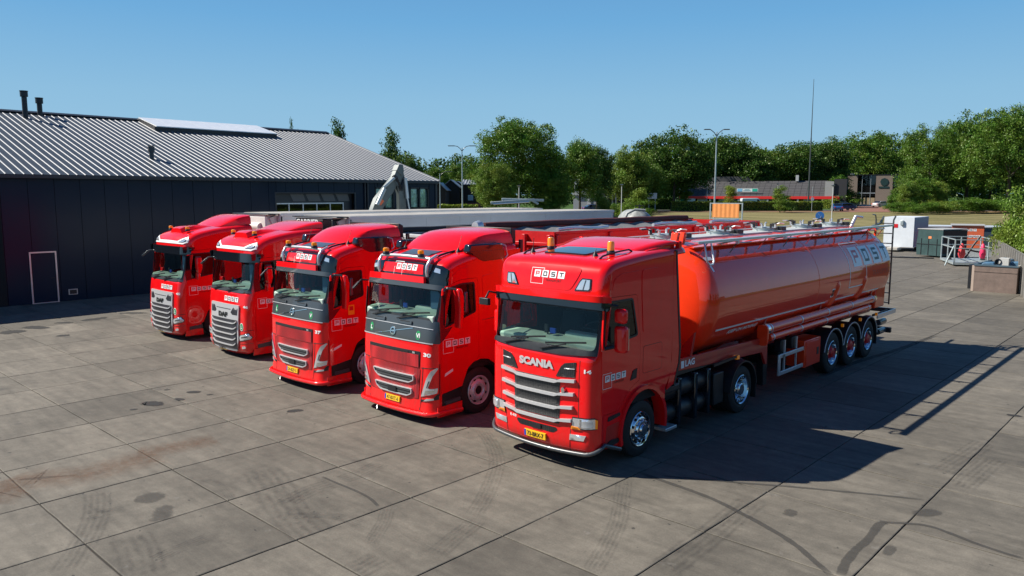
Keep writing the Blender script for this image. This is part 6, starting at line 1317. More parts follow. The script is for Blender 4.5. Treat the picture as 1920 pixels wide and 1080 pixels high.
TREES = [
 ('willow_tree', 'droop', 0, 1, 972, 128, 212, 172, 'broad drooping green tree in the centre, left of the slimmer trees'),
 ('willow_tree', 'droop', 1, 2, 930, 122, 292, 80, 'lower light green part-grown tree at the left foot of the broad centre tree'),
 ('willow_tree', 'droop', 2, 1, 1032, 124, 305, 74, 'low leafy tree at the right foot of the broad centre tree'),
 ('maple_tree', 'tall', 0, 1, 1086, 140, 256, 58, 'slim tree with bare dark trunk right of the broad centre tree'),
 ('maple_tree', 'tall', 1, 0, 1118, 147, 262, 48, 'dark slim tree close behind the one with the bare trunk, before the white office'),
 ('maple_tree', 'round', 0, 2, 1176, 156, 279, 74, 'pale green round tree right of the white office'),
 ('maple_tree', 'round', 1, 1, 1216, 160, 300, 60, 'mid green tree between the pale round tree and the tall dark one'),
 ('oak_tree', 'round', 2, 0, 1262, 168, 236, 118, 'tallest dark round tree left of the double street lamp, above the hedge'),
 ('oak_tree', 'tall', 2, 0, 1336, 214, 242, 96, 'dark tree directly behind the double street lamp'),
 ('oak_tree', 'round', 1, 0, 1388, 210, 260, 100, 'dark tree crown behind the roof right of the double street lamp'),
 ('oak_tree', 'round', 3, 2, 1416, 216, 276, 88, 'light green rounded tree above the tiled roof'),
 ('oak_tree', 'tall', 3, 0, 1476, 215, 255, 88, 'dark green tree behind the tiled roof, left of the mast'),
 ('oak_tree', 'round', 0, 0, 1546, 222, 262, 76, 'dark tree right beside the tall mast'),
 ('oak_tree', 'round', 2, 1, 1594, 250, 248, 104, 'green tree behind the left edge of the brick office'),
 ('oak_tree', 'round', 1, 1, 1652, 248, 240, 96, 'green tree behind the middle of the brick office'),
 ('oak_tree', 'round', 3, 2, 1640, 244, 292, 70, 'light lower tree just above the roof of the brick office'),
 ('oak_tree', 'droop', 2, 1, 1738, 178, 210, 118, 'large oak with ragged top right of the brick office'),
 ('oak_tree', 'round', 2, 1, 1806, 182, 208, 104, 'large oak in the middle of the right hand group'),
 ('oak_tree', 'droop', 0, 1, 1884, 160, 186, 150, 'tallest oak at the right edge of the picture'),
 ('oak_tree', 'round', 0, 0, 1850, 190, 230, 110, 'dark oak behind the tallest one on the right'),
 ('oak_tree', 'round', 3, 0, 1960, 175, 200, 130, 'oak cut by the right edge of the picture'),
 ('oak_tree', 'round', 1, 0, 1770, 195, 250, 110, 'shaded oak between the ragged oak and its neighbour'),
 ('oak_tree', 'round', 1, 0, 1226, 205, 268, 70, 'dark tree just behind the mid green one, left of the tallest round tree'),
 ('oak_tree', 'tall', 0, 1, 1510, 230, 268, 70, 'narrow green tree directly behind the foot of the tall mast'),
 ('conifer_tree', 'cone', 0, 0, 636, 76, 224, 52, 'dark conifer rising behind the hall roof, left of the other one'),
 ('conifer_tree', 'cone', 1, 0, 737, 80, 240, 64, 'conifer rising behind the sloping end of the hall roof'),
 ('ash_tree', 'round', 1, 0, 768, 84, 284, 46, 'lower round tree touching the conifer at the end of the hall'),
 ('ash_tree', 'round', 0, 0, 556, 70, 234, 20, 'tip of a dark tree just showing over the hall ridge'),
 ('distant_tree', 'tall', 0, 1, 822, 230, 310, 34, 'distant tree just right of the hall gable'),
 ('distant_tree', 'round', 1, 1, 856, 240, 304, 48, 'distant tree behind the left lamp post'),
 ('distant_tree', 'tall', 2, 0, 888, 236, 298, 34, 'distant tree beside the broad centre tree'),
 ('distant_tree', 'cone', 3, 0, 812, 234, 306, 16, 'thin distant conifer near the hall gable'),
]
for (nm, kd, n, lf, px, D, top, wp, lb) in TREES: tree(nm, kd, n, lf, px, D, TH(top, D), Wd(wp, D), lb)
for (px, D, top, wp, lf, lb) in ((1197, 112, 350, 44, 2, 'young light green tree before the white tank wagon'), (1127, 125, 350, 26, 2, 'young tree in front of the white office'), (1460, 148, 345, 26, 2, 'young tree in front of the tiled roof building'), (1366, 155, 343, 16, 3, 'thin columnar young tree left of the shop sign'), (1569, 190, 328, 44, 1, 'bushy young tree left of the brick office'), (1282, 170, 344, 18, 2, 'young tree beside the blue and green flag sign')):
    tree('young_tree', 'slim' if wp < 20 else 'cone', lf, lf, px, D, TH(top, D), Wd(wp * 1.2, D), lb)
for i, (px, D, top, wp) in enumerate(((1682, 150, 326, 22), (1700, 146, 332, 30), (1724, 148, 328, 34), (1752, 150, 336, 34), (1668, 152, 350, 14))):
    tree('birch_tree', 'tall' if i % 2 else 'slim', i % 3, 1 + i % 2, px, D, TH(top, D), Wd(wp, D), ['young birch nearest the brick office', 'second young birch right of the brick office', 'bushy young birch in the middle of the group', 'young birch at the right end of the birch group', 'small birch before the brick wall'][i], group=None)
def hedge_mesh(L, W, H, size, n, seed):
    r = np.random.default_rng(seed); N = n; f = r.random(N); P = np.stack([r.uniform(-L / 2, L / 2, N), r.uniform(-W / 2, W / 2, N), r.uniform(0, H, N)], 1)
    s = r.random(N); P[s < .45, 1] = -W / 2 + r.normal(0, .04, (s < .45).sum()); P[(s >= .45) & (s < .8), 2] = H + r.normal(0, .05, ((s >= .45) & (s < .8)).sum()); P[(s >= .8) & (s < .93), 1] = W / 2 + r.normal(0, .04, ((s >= .8) & (s < .93)).sum())
    P += np.sin(P[:, [1, 2, 0]] * 2.3) * .05
    nrm = r.normal(size=(N, 3)); nrm /= np.linalg.norm(nrm, axis=1)[:, None]; a = np.cross(nrm, r.normal(size=(N, 3))); a /= np.linalg.norm(a, axis=1)[:, None]; b = np.cross(nrm, a); z = (size * r.uniform(.6, 1.2, N))[:, None]
    V = np.stack([P - a * z * .6, P - b * z * .4, P + a * z * .6, P + b * z * .4], 1).reshape(-1, 3)
    me = bpy.data.meshes.new('hedge_leaves'); me.vertices.add(4 * N); me.vertices.foreach_set('co', V.astype(np.float32).ravel()); me.loops.add(4 * N); me.loops.foreach_set('vertex_index', np.arange(4 * N, dtype=np.int32)); me.polygons.add(N); me.polygons.foreach_set('loop_start', np.arange(0, 4 * N, 4, dtype=np.int32)); me.update()
    me.attributes.new('tone', 'FLOAT', 'FACE').data.foreach_set('value', r.random(N).astype(np.float32)); return me
def hedge(p, q, W, H, size, n, leaf, label, seed=1):
    p = Vector(p); q = Vector(q); c = (p + q) / 2; d = q - p; root = empty('hedge', c, math.atan2(d.y, d.x)); tag(root, label, 'hedge')
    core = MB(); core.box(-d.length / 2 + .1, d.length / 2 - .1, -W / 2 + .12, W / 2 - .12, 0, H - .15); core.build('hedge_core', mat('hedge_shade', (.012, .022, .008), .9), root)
    o = link('foliage', hedge_mesh(d.length, W, H, size, n, seed), root, LG[leaf]); return root
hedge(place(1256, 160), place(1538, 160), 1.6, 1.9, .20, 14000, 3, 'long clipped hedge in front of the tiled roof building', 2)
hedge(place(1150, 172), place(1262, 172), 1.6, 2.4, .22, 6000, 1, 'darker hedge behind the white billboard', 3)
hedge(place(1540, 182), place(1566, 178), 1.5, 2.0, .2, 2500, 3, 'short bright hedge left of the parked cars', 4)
hedge(place(822, 118), place(896, 118), 2.2, 2.1, .20, 6000, 3, 'bright leafy hedge in front of the distant houses', 5)
for i, (px, D, w, top, lf) in enumerate(((1680, 140, 34, 380, 1), (1722, 138, 48, 379, 1), (1762, 140, 50, 376, 2), (1805, 142, 60, 372, 1), (1850, 144, 60, 374, 1), (1900, 146, 60, 372, 0))):
    tree('shrub', 'bush', i % 3, lf, px, D, TH(top, D) * 1.15, Wd(w * 1.25, D), ['low shrub left end of the undergrowth strip', 'wide low shrub under the birches', 'light green shrub right of the birches', 'broad shrub below the large oaks', 'shrub in the shade of the right hand oaks', 'dark shrub partly behind the tall hedge'][i], 'shrub', trunk=False)
tree('shrub', 'bush', 1, 1, 1155, 118, TH(376, 118), Wd(22, 118), 'small round bush beside the thin lamp post', 'shrub', trunk=False)
wood = leaf_mesh('distant_wood', [((x, 0, 7.5 + 2 * math.sin(x * .3)), (9, 6, 8.5)) for x in np.linspace(-230, 290, 60)], 5600, 38, .85, 99, .5)
wo = link('distant_wood', wood, None, LG[0]); wo.location = place(1300, 262); wo.rotation_euler = (0, 0, R(YAW)); tag(wo, 'dark mass of woodland behind all the buildings', 'woodland', kind='stuff')

# ============================================================ BUILDINGS FAR OFF
def frame_at(name, px, D, label, cat='building', rz=None, dz=0):
    r = empty(name, place(px, D, dz), R(YAW) if rz is None else rz); tag(r, label, cat); return r
def B(parent, name, m, x0, x1, y0, y1, z0, z1, bevel=None): b = MB(); b.box(x0, x1, y0, y1, z0, z1); return b.build(name, m, parent, bevel=bevel)
TILE = mat('roof_tiles_grey', (.055, .053, .056), .8, var=.45, vscale=5, bump=.6, bscale=8)
def tiled_hall():
    D = 195; r = frame_at('shop_building', 1415, D, 'long low building with grey tiled roof and red eaves behind the hedge', rz=R(YAW - 26)); s = D / FPX; W = 142 * s; H = zpx(371, D) - gz(D); HR = zpx(340, D) - gz(D)
    B(r, 'wall', mat('pale_wall', (.45, .44, .43), .8, var=.1), -W, W, 0, 12, 0, H)
    n = 26
    for k in range(n):
        x = -W + k * 2 * W / n
        b = MB()
        for q in range(6): y0 = -1.0 + q * 1.17; z0 = H + .3 + (HR - H - .3) * q / 6; y1 = y0 + 1.22; z1 = H + .3 + (HR - H - .3) * (q + 1) / 6 - .03; b.add([(x + .03, y0, z0 + .10), (x + 2 * W / n - .03, y0, z0 + .10), (x + 2 * W / n - .03, y1, z1 + .10), (x + .03, y1, z1 + .10), (x + .03, y0, z0), (x + 2 * W / n - .03, y0, z0)], [(0, 1, 2, 3), (4, 5, 1, 0)])
        b.build('tile_course', TILE, r, fixn=False)
    b = MB(); b.prism([(-1, H + .25), (6, HR - .02), (13, H + .25)], -W + .05, W - .05); b.build('roof_core', TILE, r)
    B(r, 'eaves_board', mat('red_eaves', (.75, .02, .02), .6), -W - .1, W + .1, -1.1, -1.0, H - .25, H + .42)
    for k in range(7): x = -W + 2.0 + k * 5.0; B(r, 'window', GLASSX, x, x + 2.4 + (k % 3) * .5, -.06, -.01, .5, H - .3)
    for k in range(5): x = -W + .6 + k * 7.1; B(r, 'pillar', mat('pale_wall2', (.5, .5, .5), .8), x, x + .4, -.95, -.6, 0, H)
    b = MB(); b.prism([(-6.5, HR - .4), (6.5, HR - .4), (4.6, HR + 1.3), (-4.6, HR + 1.3)], 6, 9, 'Y'); o = b.build('upper_roof', TILE, r); o.location = (-W * .42, 0, 0)
    sg = B(r, 'shop_sign', mat('sign_white', (.75, .80, .80), .5), -W * .25 , W * .02, -.3, -.12, H + 1.55, H + 2.35); x0 = -W * .25
    B(sg, 'sign_blue', mat('sign_blue', (.20, .50, .75), .5), x0 + .15, x0 + 1.3, -.33, -.301, H + 1.62, H + 2.28); B(sg, 'sign_green', mat('sign_green', (.02, .42, .30), .5), W * .02 - 1.4, W * .02 - .15, -.33, -.301, H + 1.62, H + 2.28); B(sg, 'sign_line', mat('sign_teal', (.12, .28, .32), .5), x0 + 1.6, W * .02 - 1.8, -.32, -.301, H + 1.75, H + 1.88); B(sg, 'sign_line', mat('sign_teal', (.12, .28, .32), .5), x0 + 1.9, W * .02 - 2.1, -.32, -.301, H + 2.0, H + 2.14)
    B(r, 'annex', mat('dark_annex', (.03, .03, .034), .7), W - 1.2, W + 1.6, -.5, 8, 0, HR + .35); B(r, 'annex_gable', mat('grey_gable', (.35, .34, .33), .8), W - 3.2, W - 1.25, -.9, -.7, H - .2, HR - .2); B(r, 'chimney', mat('chimney_grey', (.45, .45, .45), .8), W * .45, W * .45 + .7, 5, 5.8, HR, HR + 1.5)
tiled_hall()
def brick_office():
    D = 236; r = frame_at('brick_office', 1634, D, 'square brick office with tall glass entrance at the right of the field', rz=R(YAW - 30)); s = D / FPX; H = zpx(329, D) - gz(D); BR = mat('grey_brown_brick', (.20, .155, .13), .9, var=.35, vscale=7, bump=.5, bscale=12)
    xs = lambda px: (px - 1634) * s
    B(r, 'brick_wall', BR, xs(1587), xs(1604.5), 0, 8, 0, H); B(r, 'brick_wall', BR, xs(1636), xs(1664), 0, 8, 0, H); B(r, 'rear_block', mat('dark_annex', (.03, .03, .034), .7), xs(1588), xs(1690), 2, 10, 0, H - .15)
    B(r, 'roof_edge', BLACK, xs(1586), xs(1691), -.1, 10, H, H + .2)
    for k, (a, b) in enumerate(((1605, 1612), (1612.6, 1626.5), (1627.2, 1635.5))):
        for (z0, z1) in ((0.1, H * .38), (H * .42, H * .62), (H * .64, H - .1)): B(r, 'window', GLASSX, xs(a), xs(b), .5, .55, z0, z1)
    for px in (1612.3, 1626.9): B(r, 'mullion', ALU, xs(px) - .06, xs(px) + .06, .40, .5, 0, H)
    B(r, 'transom', ALU, xs(1605), xs(1635.6), .40, .5, H * .385, H * .41); B(r, 'entrance_reflection', mat('tan_reflection_panel', (.32, .24, .15), .5, var=.2), xs(1605.5), xs(1635), .46, .5, .1, H * .24); b = MB()  # tan reflection in the entrance glass, painted as a flat strip
    for (x0, x1, z0, z1) in ((xs(1613), xs(1613) + .15, .05, 3.0), (xs(1619), xs(1619) + .15, .05, 3.0), (xs(1613) + .15, xs(1619), 2.85, 3.0), (xs(1613) + .15, xs(1619), .05, .18)): b.box(x0, x1, .30, .45, z0, z1)
    b.build('door_frame', BLACK, r)
    for (a, b_) in ((1665, 1671), (1672, 1688)): B(r, 'window', GLASSX, xs(a), xs(b_), 1.9, 1.99, H * .62, H - .2)
    p = MB(); p.prism([(xs(1650) + math.cos(t) * 1.15, H * .77 + math.sin(t) * 1.2) for t in np.linspace(0, 2 * math.pi, 9)[:-1]], -.14, -.03, 'Y'); p.build('round_emblem', mat('emblem_green', (.01, .035, .035), .5), r); B(r, 'emblem_text_bar', mat('emblem_green', (.01, .035, .035), .5), xs(1641), xs(1658), -.12, -.03, H * .56, H * .62)
    B(r, 'roof_light', WHITE, xs(1591), xs(1598), 1, 2, H + .2, H + .7)
brick_office()
def white_office():
    D = 165; r = frame_at('white_office', 1107, D, 'pale two storey office with window band behind the slim trees', rz=R(YAW - 20)); s = D / FPX; xs = lambda px: (px - 1107) * s; H = zpx(338, D) - gz(D); wt = mat('white_render', (.48, .50, .52), .7, var=.06)
    B(r, 'lower_wall', mat('grey_render', (.30, .32, .34), .7, var=.08), xs(1073), xs(1120), 0, 8, 0, H * .52); B(r, 'upper_wall', wt, xs(1074), xs(1124), .3, 8, H * .52, H); B(r, 'ledge', wt, xs(1072), xs(1121), -.35, .29, H * .50, H * .58)
    for a in (1075.5, 1080.5, 1086, 1102, 1107.5, 1113): 
        for (z0, z1) in ((H * .62, H * .72), (H * .74, H * .86)): B(r, 'window', GLASSX, xs(a), xs(a + 4.3), .24, .29, z0, z1)
    B(r, 'roof', mat('pale_roof', (.45, .50, .54), .6), xs(1070), xs(1126), -.6, 8.5, H, H + .3); B(r, 'tower', mat('dark_tower', (.05, .06, .075), .6), xs(1128), xs(1142), -1, 8, 0, H + .9); B(r, 'tower_roof', wt, xs(1134), xs(1143), -1.5, 8, H + 1.0, H + 1.3)
    B(r, 'side_block', mat('dark_annex', (.03, .03, .034), .7), xs(1142), xs(1160), 0, 7, 0, H * .62)
    for a in (1147, 1153.5): B(r, 'column', wt, xs(a), xs(a + 2.4), -.3, -.02, 0, H * .58)
    B(r, 'door_leaf', wt, xs(1101), xs(1107), -.15, -.02, 0, 2.6)
white_office()
def house(px0, px1, pyr, pye, D, lb, dark=True, gable=True):
    r = frame_at('house', (px0 + px1) / 2, D, lb); s = D / FPX; W = (px1 - px0) / 2 * s; H = zpx(pye, D) - gz(D); HR = zpx(pyr, D) - gz(D); wm = mat('dark_timber', (.012, .013, .016), .8)
    if gable: p = MB(); p.prism([(-W, 0), (W, 0), (W, H), (0, HR - .1), (-W, H)], 0, 9, 'Y'); p.build('wall', wm, r)
    else: B(r, 'wall', wm, -W, W, 0, 8, 0, H)
    rm = mat('slate_roof', (.20, .22, .25), .5, .2, var=.1)
    if gable:
        p = MB(); p.prism([(-W - .3, H - .2), (0, HR), (0, HR + .12), (-W - .4, H - .1)], -.4, 9, 'Y'); p.build('roof', rm, r); p = MB(); p.prism([(W + .3, H - .2), (0, HR), (0, HR + .12), (W + .4, H - .1)], -.4, 9, 'Y'); p.build('roof', rm, r)
    else:
        p = MB(); p.prism([(-.6, H), (4.5, HR), (8.5, H), (-.6, H - .1)], -W - .2, W + .2); p.build('roof', rm, r)
        for k in range(9): x = -W + k * 2 * W / 8.2; q = MB(); q.bar((x, -.6, H + .08), (x, 4.5, HR + .06), .10, .10); q.build('roof_seam', mat('pale_seam', (.5, .5, .5), .5), r)
        B(r, 'window', mat('sky_window', (.25, .42, .55), .2), -W * .55, -W * .1, -.06, -.01, H * .42, H * .62); B(r, 'brick_base', mat('red_brick_far', (.22, .09, .07), .85), -W * .6, W * .5, -.05, 0, 0, H * .33)
    return r
house(830, 862, 338, 352, 150, 'dark timber house with pointed gable behind the hedge, right of the hall'); house(868, 912, 337, 346, 152, 'dark house with pale seamed roof beside the left lamp post', gable=False); house(846, 872, 341, 350, 168, 'grey roofed house between the two dark houses')
house(812, 836, 343, 356, 140, 'house with a beige gable right against the hall corner')

# ============================================================ STREET FURNITURE
def lamp_post(px, D, top, label, double=True, col=GALV, arm=1.5):
    p = place(px, D); r = empty('street_lamp', p, R(YAW)); tag(r, label, 'street lamp'); H = zpx(top, D) - gz(D)
    m = MB(); m.cyl((0, 0, 0), (0, 0, H), .11 if double else .07, 10, r2=.06 if double else .045); m.build('pole', col, r, smooth=40)
    for s in ((-1, 1) if double else (1,)):
        a = MB(); a.tube([(0, 0, H - .5), (s * .25, 0, H - .1), (s * .6, 0, H + .18), (s * arm * .7, 0, H + .26)], .045, 6); a.build('arm', GREYV, r, smooth=60); h = MB(); h.box(s * arm * .65, s * arm * 1.25, -.14, .14, H + .20, H + .30); h.build('lamp_head', GREYV, r, bevel=.03)
    return r
lamp_post(867.5, 104, 279, 'tall double-armed street lamp beyond the hall gable'); lamp_post(1337.5, 84, 250, 'tall double-armed street lamp above the orange banner', arm=1.1)
lamp_post(826, 112, 326, 'short single-armed lamp just right of the hall corner', False, arm=1.4)
def post_lamp(px, D, top, label, bot=0):
    p = place(px, D); r = empty('post_lamp', p, R(YAW)); tag(r, label, 'street lamp'); H = zpx(top, D) - gz(D); m = MB(); m.cyl((0, 0, 0), (0, 0, H), .07, 8, r2=.045); m.build('pole', mat('pale_pole', (.55, .56, .54), .5), r, smooth=40); h = MB(); h.lathe([(H - .02, .05), (H + .05, .26), (H + .12, .28), (H + .18, .0)], (0, 0, 0), 12, axis='Z'); h.build('lamp_head', GREYV, r, smooth=40)
post_lamp(1557, 112, 349, 'thin pale lamp post in front of the parked cars'); post_lamp(1164, 108, 348, 'thin pale lamp post left of the white tank wagon'); post_lamp(1323, 165, 348, 'small lamp post before the tiled roof, left of the banner'); post_lamp(1454, 175, 346, 'small lamp post above the hedge, left of the mast'); post_lamp(973, 100, 350, 'thin post in front of the broad centre tree')
p = place(1519, 155); r = empty('sign_post', p, R(YAW)); tag(r, 'thin post with small white notice in front of the tiled building', 'sign'); m = MB(); m.cyl((0, 0, 0), (0, 0, 5), .05, 8); m.build('pole', GALV, r); B(r, 'notice', WHITE, -.25, .35, -.08, -.05, 2.2, 2.8)
p = place(1512, 182); r = empty('radio_mast', p); tag(r, 'very tall thin dark mast rising above the trees', 'mast'); H = zpx(165, 182); m = MB(); m.cyl((0, 0, 0), (0, 0, H * .55), .20, 8, r2=.15); m.cyl((0, 0, H * .55), (0, 0, H), .12, 8, r2=.05); m.build('mast_pole', mat('mast_steel', (.05, .06, .06), .5), r, smooth=40); m = MB(); m.cyl((0, 0, -.1), (0, 0, .4), .4, 10); m.build('mast_base', BLACK, r)
p = place(1535, 96); r = empty('traffic_sign', p, R(YAW - 30)); tag(r, 'round blue traffic sign on a short post above the tank trailer', 'traffic sign'); H = zpx(404, 96) - gz(96); m = MB(); m.cyl((0, 0, 0), (0, 0, H), .03, 8); m.build('pole', GALV, r); m = MB(); m.cyl((0, -.06, H), (0, -.03, H), .52, 24); m.build('sign_face', mat('sign_blue_dark', (.015, .10, .32), .4), r); m = MB(); m.bar((-.18, -.07, H + .25), (.18, -.07, H - .25), .10, .01); m.bar((.05, -.07, H - .25), (.22, -.07, H - .05), .08, .01); m.build('sign_arrow', LGREY, r)
def banner():
    D = 80; p = place(1359.5, D); r = empty('banner_frame', p, R(YAW - 38)); tag(r, 'steel frame holding an orange banner above the red trailer', 'billboard'); s = D / FPX; W = 31 * s; zt = zpx(382, D) - gz(D); zb = zpx(414, D) - gz(D)
    for x in (-W, W): m = MB(); m.box(x - .06, x + .06, -.06, .06, 0, zt + .12); m.build('frame_post', GALV, r)
    for z in (zt + .05, zb + .25): m = MB(); m.box(-W + .06, W - .06, -.05, .05, z - .05, z + .05); m.build('frame_rail', GALV, r)
    n = 24; vs = []; fs = []
    for j in range(5):
        for i in range(n + 1): u = i / n; vs.append((-W * .86 + 1.68 * W * u, -.07 + .03 * math.sin(u * 38) * (1 - abs(j - 2) * .2), zb + .38 + (zt - zb - .38) * j / 4))
    for j in range(4):
        for i in range(n): a = j * (n + 1) + i; fs.append((a, a + 1, a + n + 2, a + n + 1))
    m = MB(); m.add(vs, fs); m.build('banner_cloth', mat('orange_cloth', (.75, .28, .08), .8, var=.08), r, smooth=180); m = MB(); m.box(-W - .1, W + .1, -.5, .5, 0, .12); m.build('base_beam', GALV, r)
banner()
p = place(1276, 172); r = empty('flag_sign', p, R(YAW)); tag(r, 'upright blue and green flag sign beside the tiled building', 'flag'); H = zpx(355, 172) - gz(172); m = MB(); m.cyl((-1.1, 0, 0), (-1.1, 0, H), .07, 8); m.bar((-1.1, 0, H - .1), (-.2, 0, H - .1), .06, .06); m.build('pole', LGREY, r); B(r, 'flag_top', mat('sign_blue_b', (.02, .30, .60), .5), -.3, .75, -.03, .03, H * .58, H + .2); B(r, 'flag_bottom', mat('sign_green2', (.05, .50, .30), .5), -.3, .75, -.03, .03, H * .12, H * .57)
p = place(1221, 158); r = empty('white_billboard', p, R(YAW)); tag(r, 'small white billboard on posts before the dark hedge', 'billboard'); H = zpx(362, 158) - gz(158); B(r, 'board', mat('board_white', (.65, .66, .68), .5, var=.25, vscale=1.3), -.95, .95, -.05, .05, H - 1.15, H); B(r, 'post', GALV, -.7, -.6, .051, .15, 0, H); B(r, 'post', GALV, .6, .7, .051, .15, 0, H)
p = place(1294, 176); r = empty('advert_board', p, R(YAW)); tag(r, 'white panel with small dark logo at the left end of the tiled building', 'sign'); B(r, 'board', WHITE, -.9, .9, -.05, .05, .4, 2.4); B(r, 'board_mark', mat('maroon_mark', (.12, .01, .05), .5), -.45, .45, -.06, -.051, .9, 1.5)
# far cars and vans
def car(px, D, col, rz, label, van=False, scale=1.0, nm='parked_car'):
    p = place(px, D, .06); r = empty(nm, p, R(YAW) + rz); tag(r, label, 'van' if van else 'car'); r.scale = (scale,) * 3
    P = [(-2.2, .35), (-2.25, .85), (-2.1, 1.0), (-1.55, 1.08), (-.95, 1.50), (.9, 1.52), (1.7, 1.05), (2.15, .9), (2.25, .6), (2.2, .35)] if not van else [(-2.6, .4), (-2.65, 1.0), (-2.55, 2.2), (-2.45, 2.4), (1.0, 2.42), (1.35, 2.3), (2.0, 1.35), (2.6, 1.15), (2.7, .8), (2.65, .4)]
    b = MB(); b.prism(P, -.88, .88, 'Y'); b.build('body', mat('car_' + label[:12].replace(' ', '_'), col, .25, 0, .8), r, bevel=.10)
    W = [(-1.45, 1.08), (-.92, 1.44), (.85, 1.46), (1.5, 1.06)] if not van else [(.9, 1.45), (.95, 2.1), (1.3, 2.1), (1.75, 1.42)]
    g = MB(); g.prism(W, -.90, .90, 'Y'); g.build('side_glass', GLOSSB, r); g = MB(); e = -2.0 if not van else 0
    if not van: g = MB(); g.add([(-.98, -.75, 1.51), (-.98, .75, 1.51), (-1.6, .8, 1.10), (-1.6, -.8, 1.10)], [(0, 1, 2, 3)]); g.build('rear_glass', GLOSSB, r)
    for x in (-1.4, 1.4):
        for y in (-.86, .86): w = MB(); w.cyl((x, y - .1, .33), (x, y + .1, .33), .34, 16); wo = w.build('wheel', RUBBER, r); w = MB(); w.cyl((x, y - .11, .33), (x, y + .11, .33), .21, 12); w.build('wheel_cap', ALU, wo)
    for y in (-.7, .7): l = MB(); l.box(-2.27, -2.2, y - .14, y + .14, .72, .92); l.build('tail_light', REDINK, r)
    return r
car(1566, 156, (.02, .07, .22), R(75), 'blue estate car parked nearest, seen from behind'); car(1580, 162, (.012, .03, .12), R(12), 'dark blue car parked side-on right of the blue estate'); car(1574, 186, (.015, .05, .06), R(5), 'dark teal car in the second row by the bush'); car(1588, 190, (.02, .025, .04), R(8), 'dark car in the second row nearest the brick office'); car(1646, 196, (.55, .56, .58), R(30), 'pale car half hidden by the shrubs at the brick office')
car(1407, 180, (.62, .66, .68), 0, 'white panel van parked behind the long hedge', True, 1.0, 'panel_van'); car(1113, 150, (.02, .04, .10), R(10), 'dark blue car parked before the white office')
car(1327, 182, (.35, .42, .45), 0, 'pale grey car behind the long hedge left of the van')

# ============================================================ THINGS AT THE END OF THE YARD
def wagon(px, D, label, h=3.4):
    r = empty('tank_wagon', place(px, D), R(YAW)); tag(r, label, 'tank wagon'); wt = mat('dirty_white', (.27, .28, .27), .5, var=.45, vscale=3)
    b = MB(); b.lathe([(0, 0), (0, .5), (.25, .85), (.6, 1.0), (4.4, 1.0), (4.7, .8), (4.8, 0)], (0, 0, h - 1.15), 24, axis='Y'); b.build('tank_shell', wt, r, smooth=40)
    b = MB(); b.tube([(-.9, .1, h - 1.6), (-1.1, .0, h - .9), (-.9, -.1, h - .35), (-.4, -.1, h - .1), (.3, -.1, h - .15)], .09, 8); b.build('suction_arm', wt, r, smooth=60); b = MB(); b.tube([(-.3, .4, h - .2), (-.3, .4, h + .15), (.3, .4, h + .15), (.3, .4, h - .2)], .03, 6); b.cyl((0, .5, h - .2), (0, .5, h + .25), .05, 8); b.build('top_rail', BLACK, r)
    b = MB(); b.cyl((.0, -.05, h - 1.1), (.0, .02, h - 1.1), .42, 18); b.build('rear_hatch', GALV, r, smooth=40); B(r, 'chassis', BLACK, -.9, .9, 0, 4.6, .75, 1.2)
    for x in (-1.0, 1.0): w = MB(); w.cyl((x - .2, 2.6, .6), (x + .2, 2.6, .6), .6, 18); w.build('wheel', RUBBER, r, smooth=40)
wagon(1200, 52, 'dirty white tank wagon showing above the red trailer', 3.65)
def cabroof(px, D, label, zt):
    r = empty('farm_tractor', place(px, D), R(YAW)); tag(r, label, 'tractor'); wt = mat('dirty_white', (.5, .52, .5), .5)
    B(r, 'cab_roof', wt, -.85, .85, -.6, 1.0, zt - .16, zt, .06); 
    for x in (-.78, .74):
        for y in (-.5, .85): B(r, 'cab_pillar', BLACK, x, x + .05, y, y + .05, 1.3, zt - .17)
    B(r, 'bonnet', GALV, -.4, .4, -2.2, -.6, 1.1, 1.9, .1); B(r, 'cab_glass', GLASSX, -.7, .7, -.45, .8, 1.3, zt - .2)
    b = MB(); b.bar((.9, -.3, zt - .25), (1.25, -.3, zt - .05), .04, .04); b.box(1.1, 1.4, -.35, -.25, zt - .3, zt - .05); b.build('work_lamp', BLACK, r)
    for x in (-.85, .85):
        for (y, q) in ((.5, .8), (-1.8, .55)): w = MB(); w.cyl((x - .22, y, q), (x + .22, y, q), q, 18); w.build('wheel', RUBBER, r, smooth=40)
cabroof(1113, 50, 'tractor with pale cab roof left of the tank wagon', 3.2); cabroof(1256, 50, 'tractor with white cab roof right of the tank wagon', 3.12)
def boom_truck():
    r = empty('folded_crane', place(975, 84), R(YAW)); tag(r, 'folded grey crane arm lying in front of the broad centre tree', 'crane'); zb = gz(84); 
    b = MB(); b.bar((-3.2, 0, zpx(386, 84)), (1.6, 0, zpx(380, 84)), .3, .3); b.bar((-2.0, .2, zpx(379, 84)), (2.6, .2, zpx(381, 84)), .35, .28); b.bar((1.2, 0, zpx(380, 84)), (2.0, 0, zpx(388, 84)), .25, .25); b.build('crane_arm', GALV, r, bevel=.04); b = MB(); b.cyl((-2.9, -.1, zpx(388, 84)), (1.0, -.1, zpx(384, 84)), .09, 10); b.build('hydraulic_ram', CHROME, r, smooth=40); B(r, 'carrier', BLACK, -3.3, 2.8, -.5, 1.2, .6, 2.3, .05)
boom_truck()
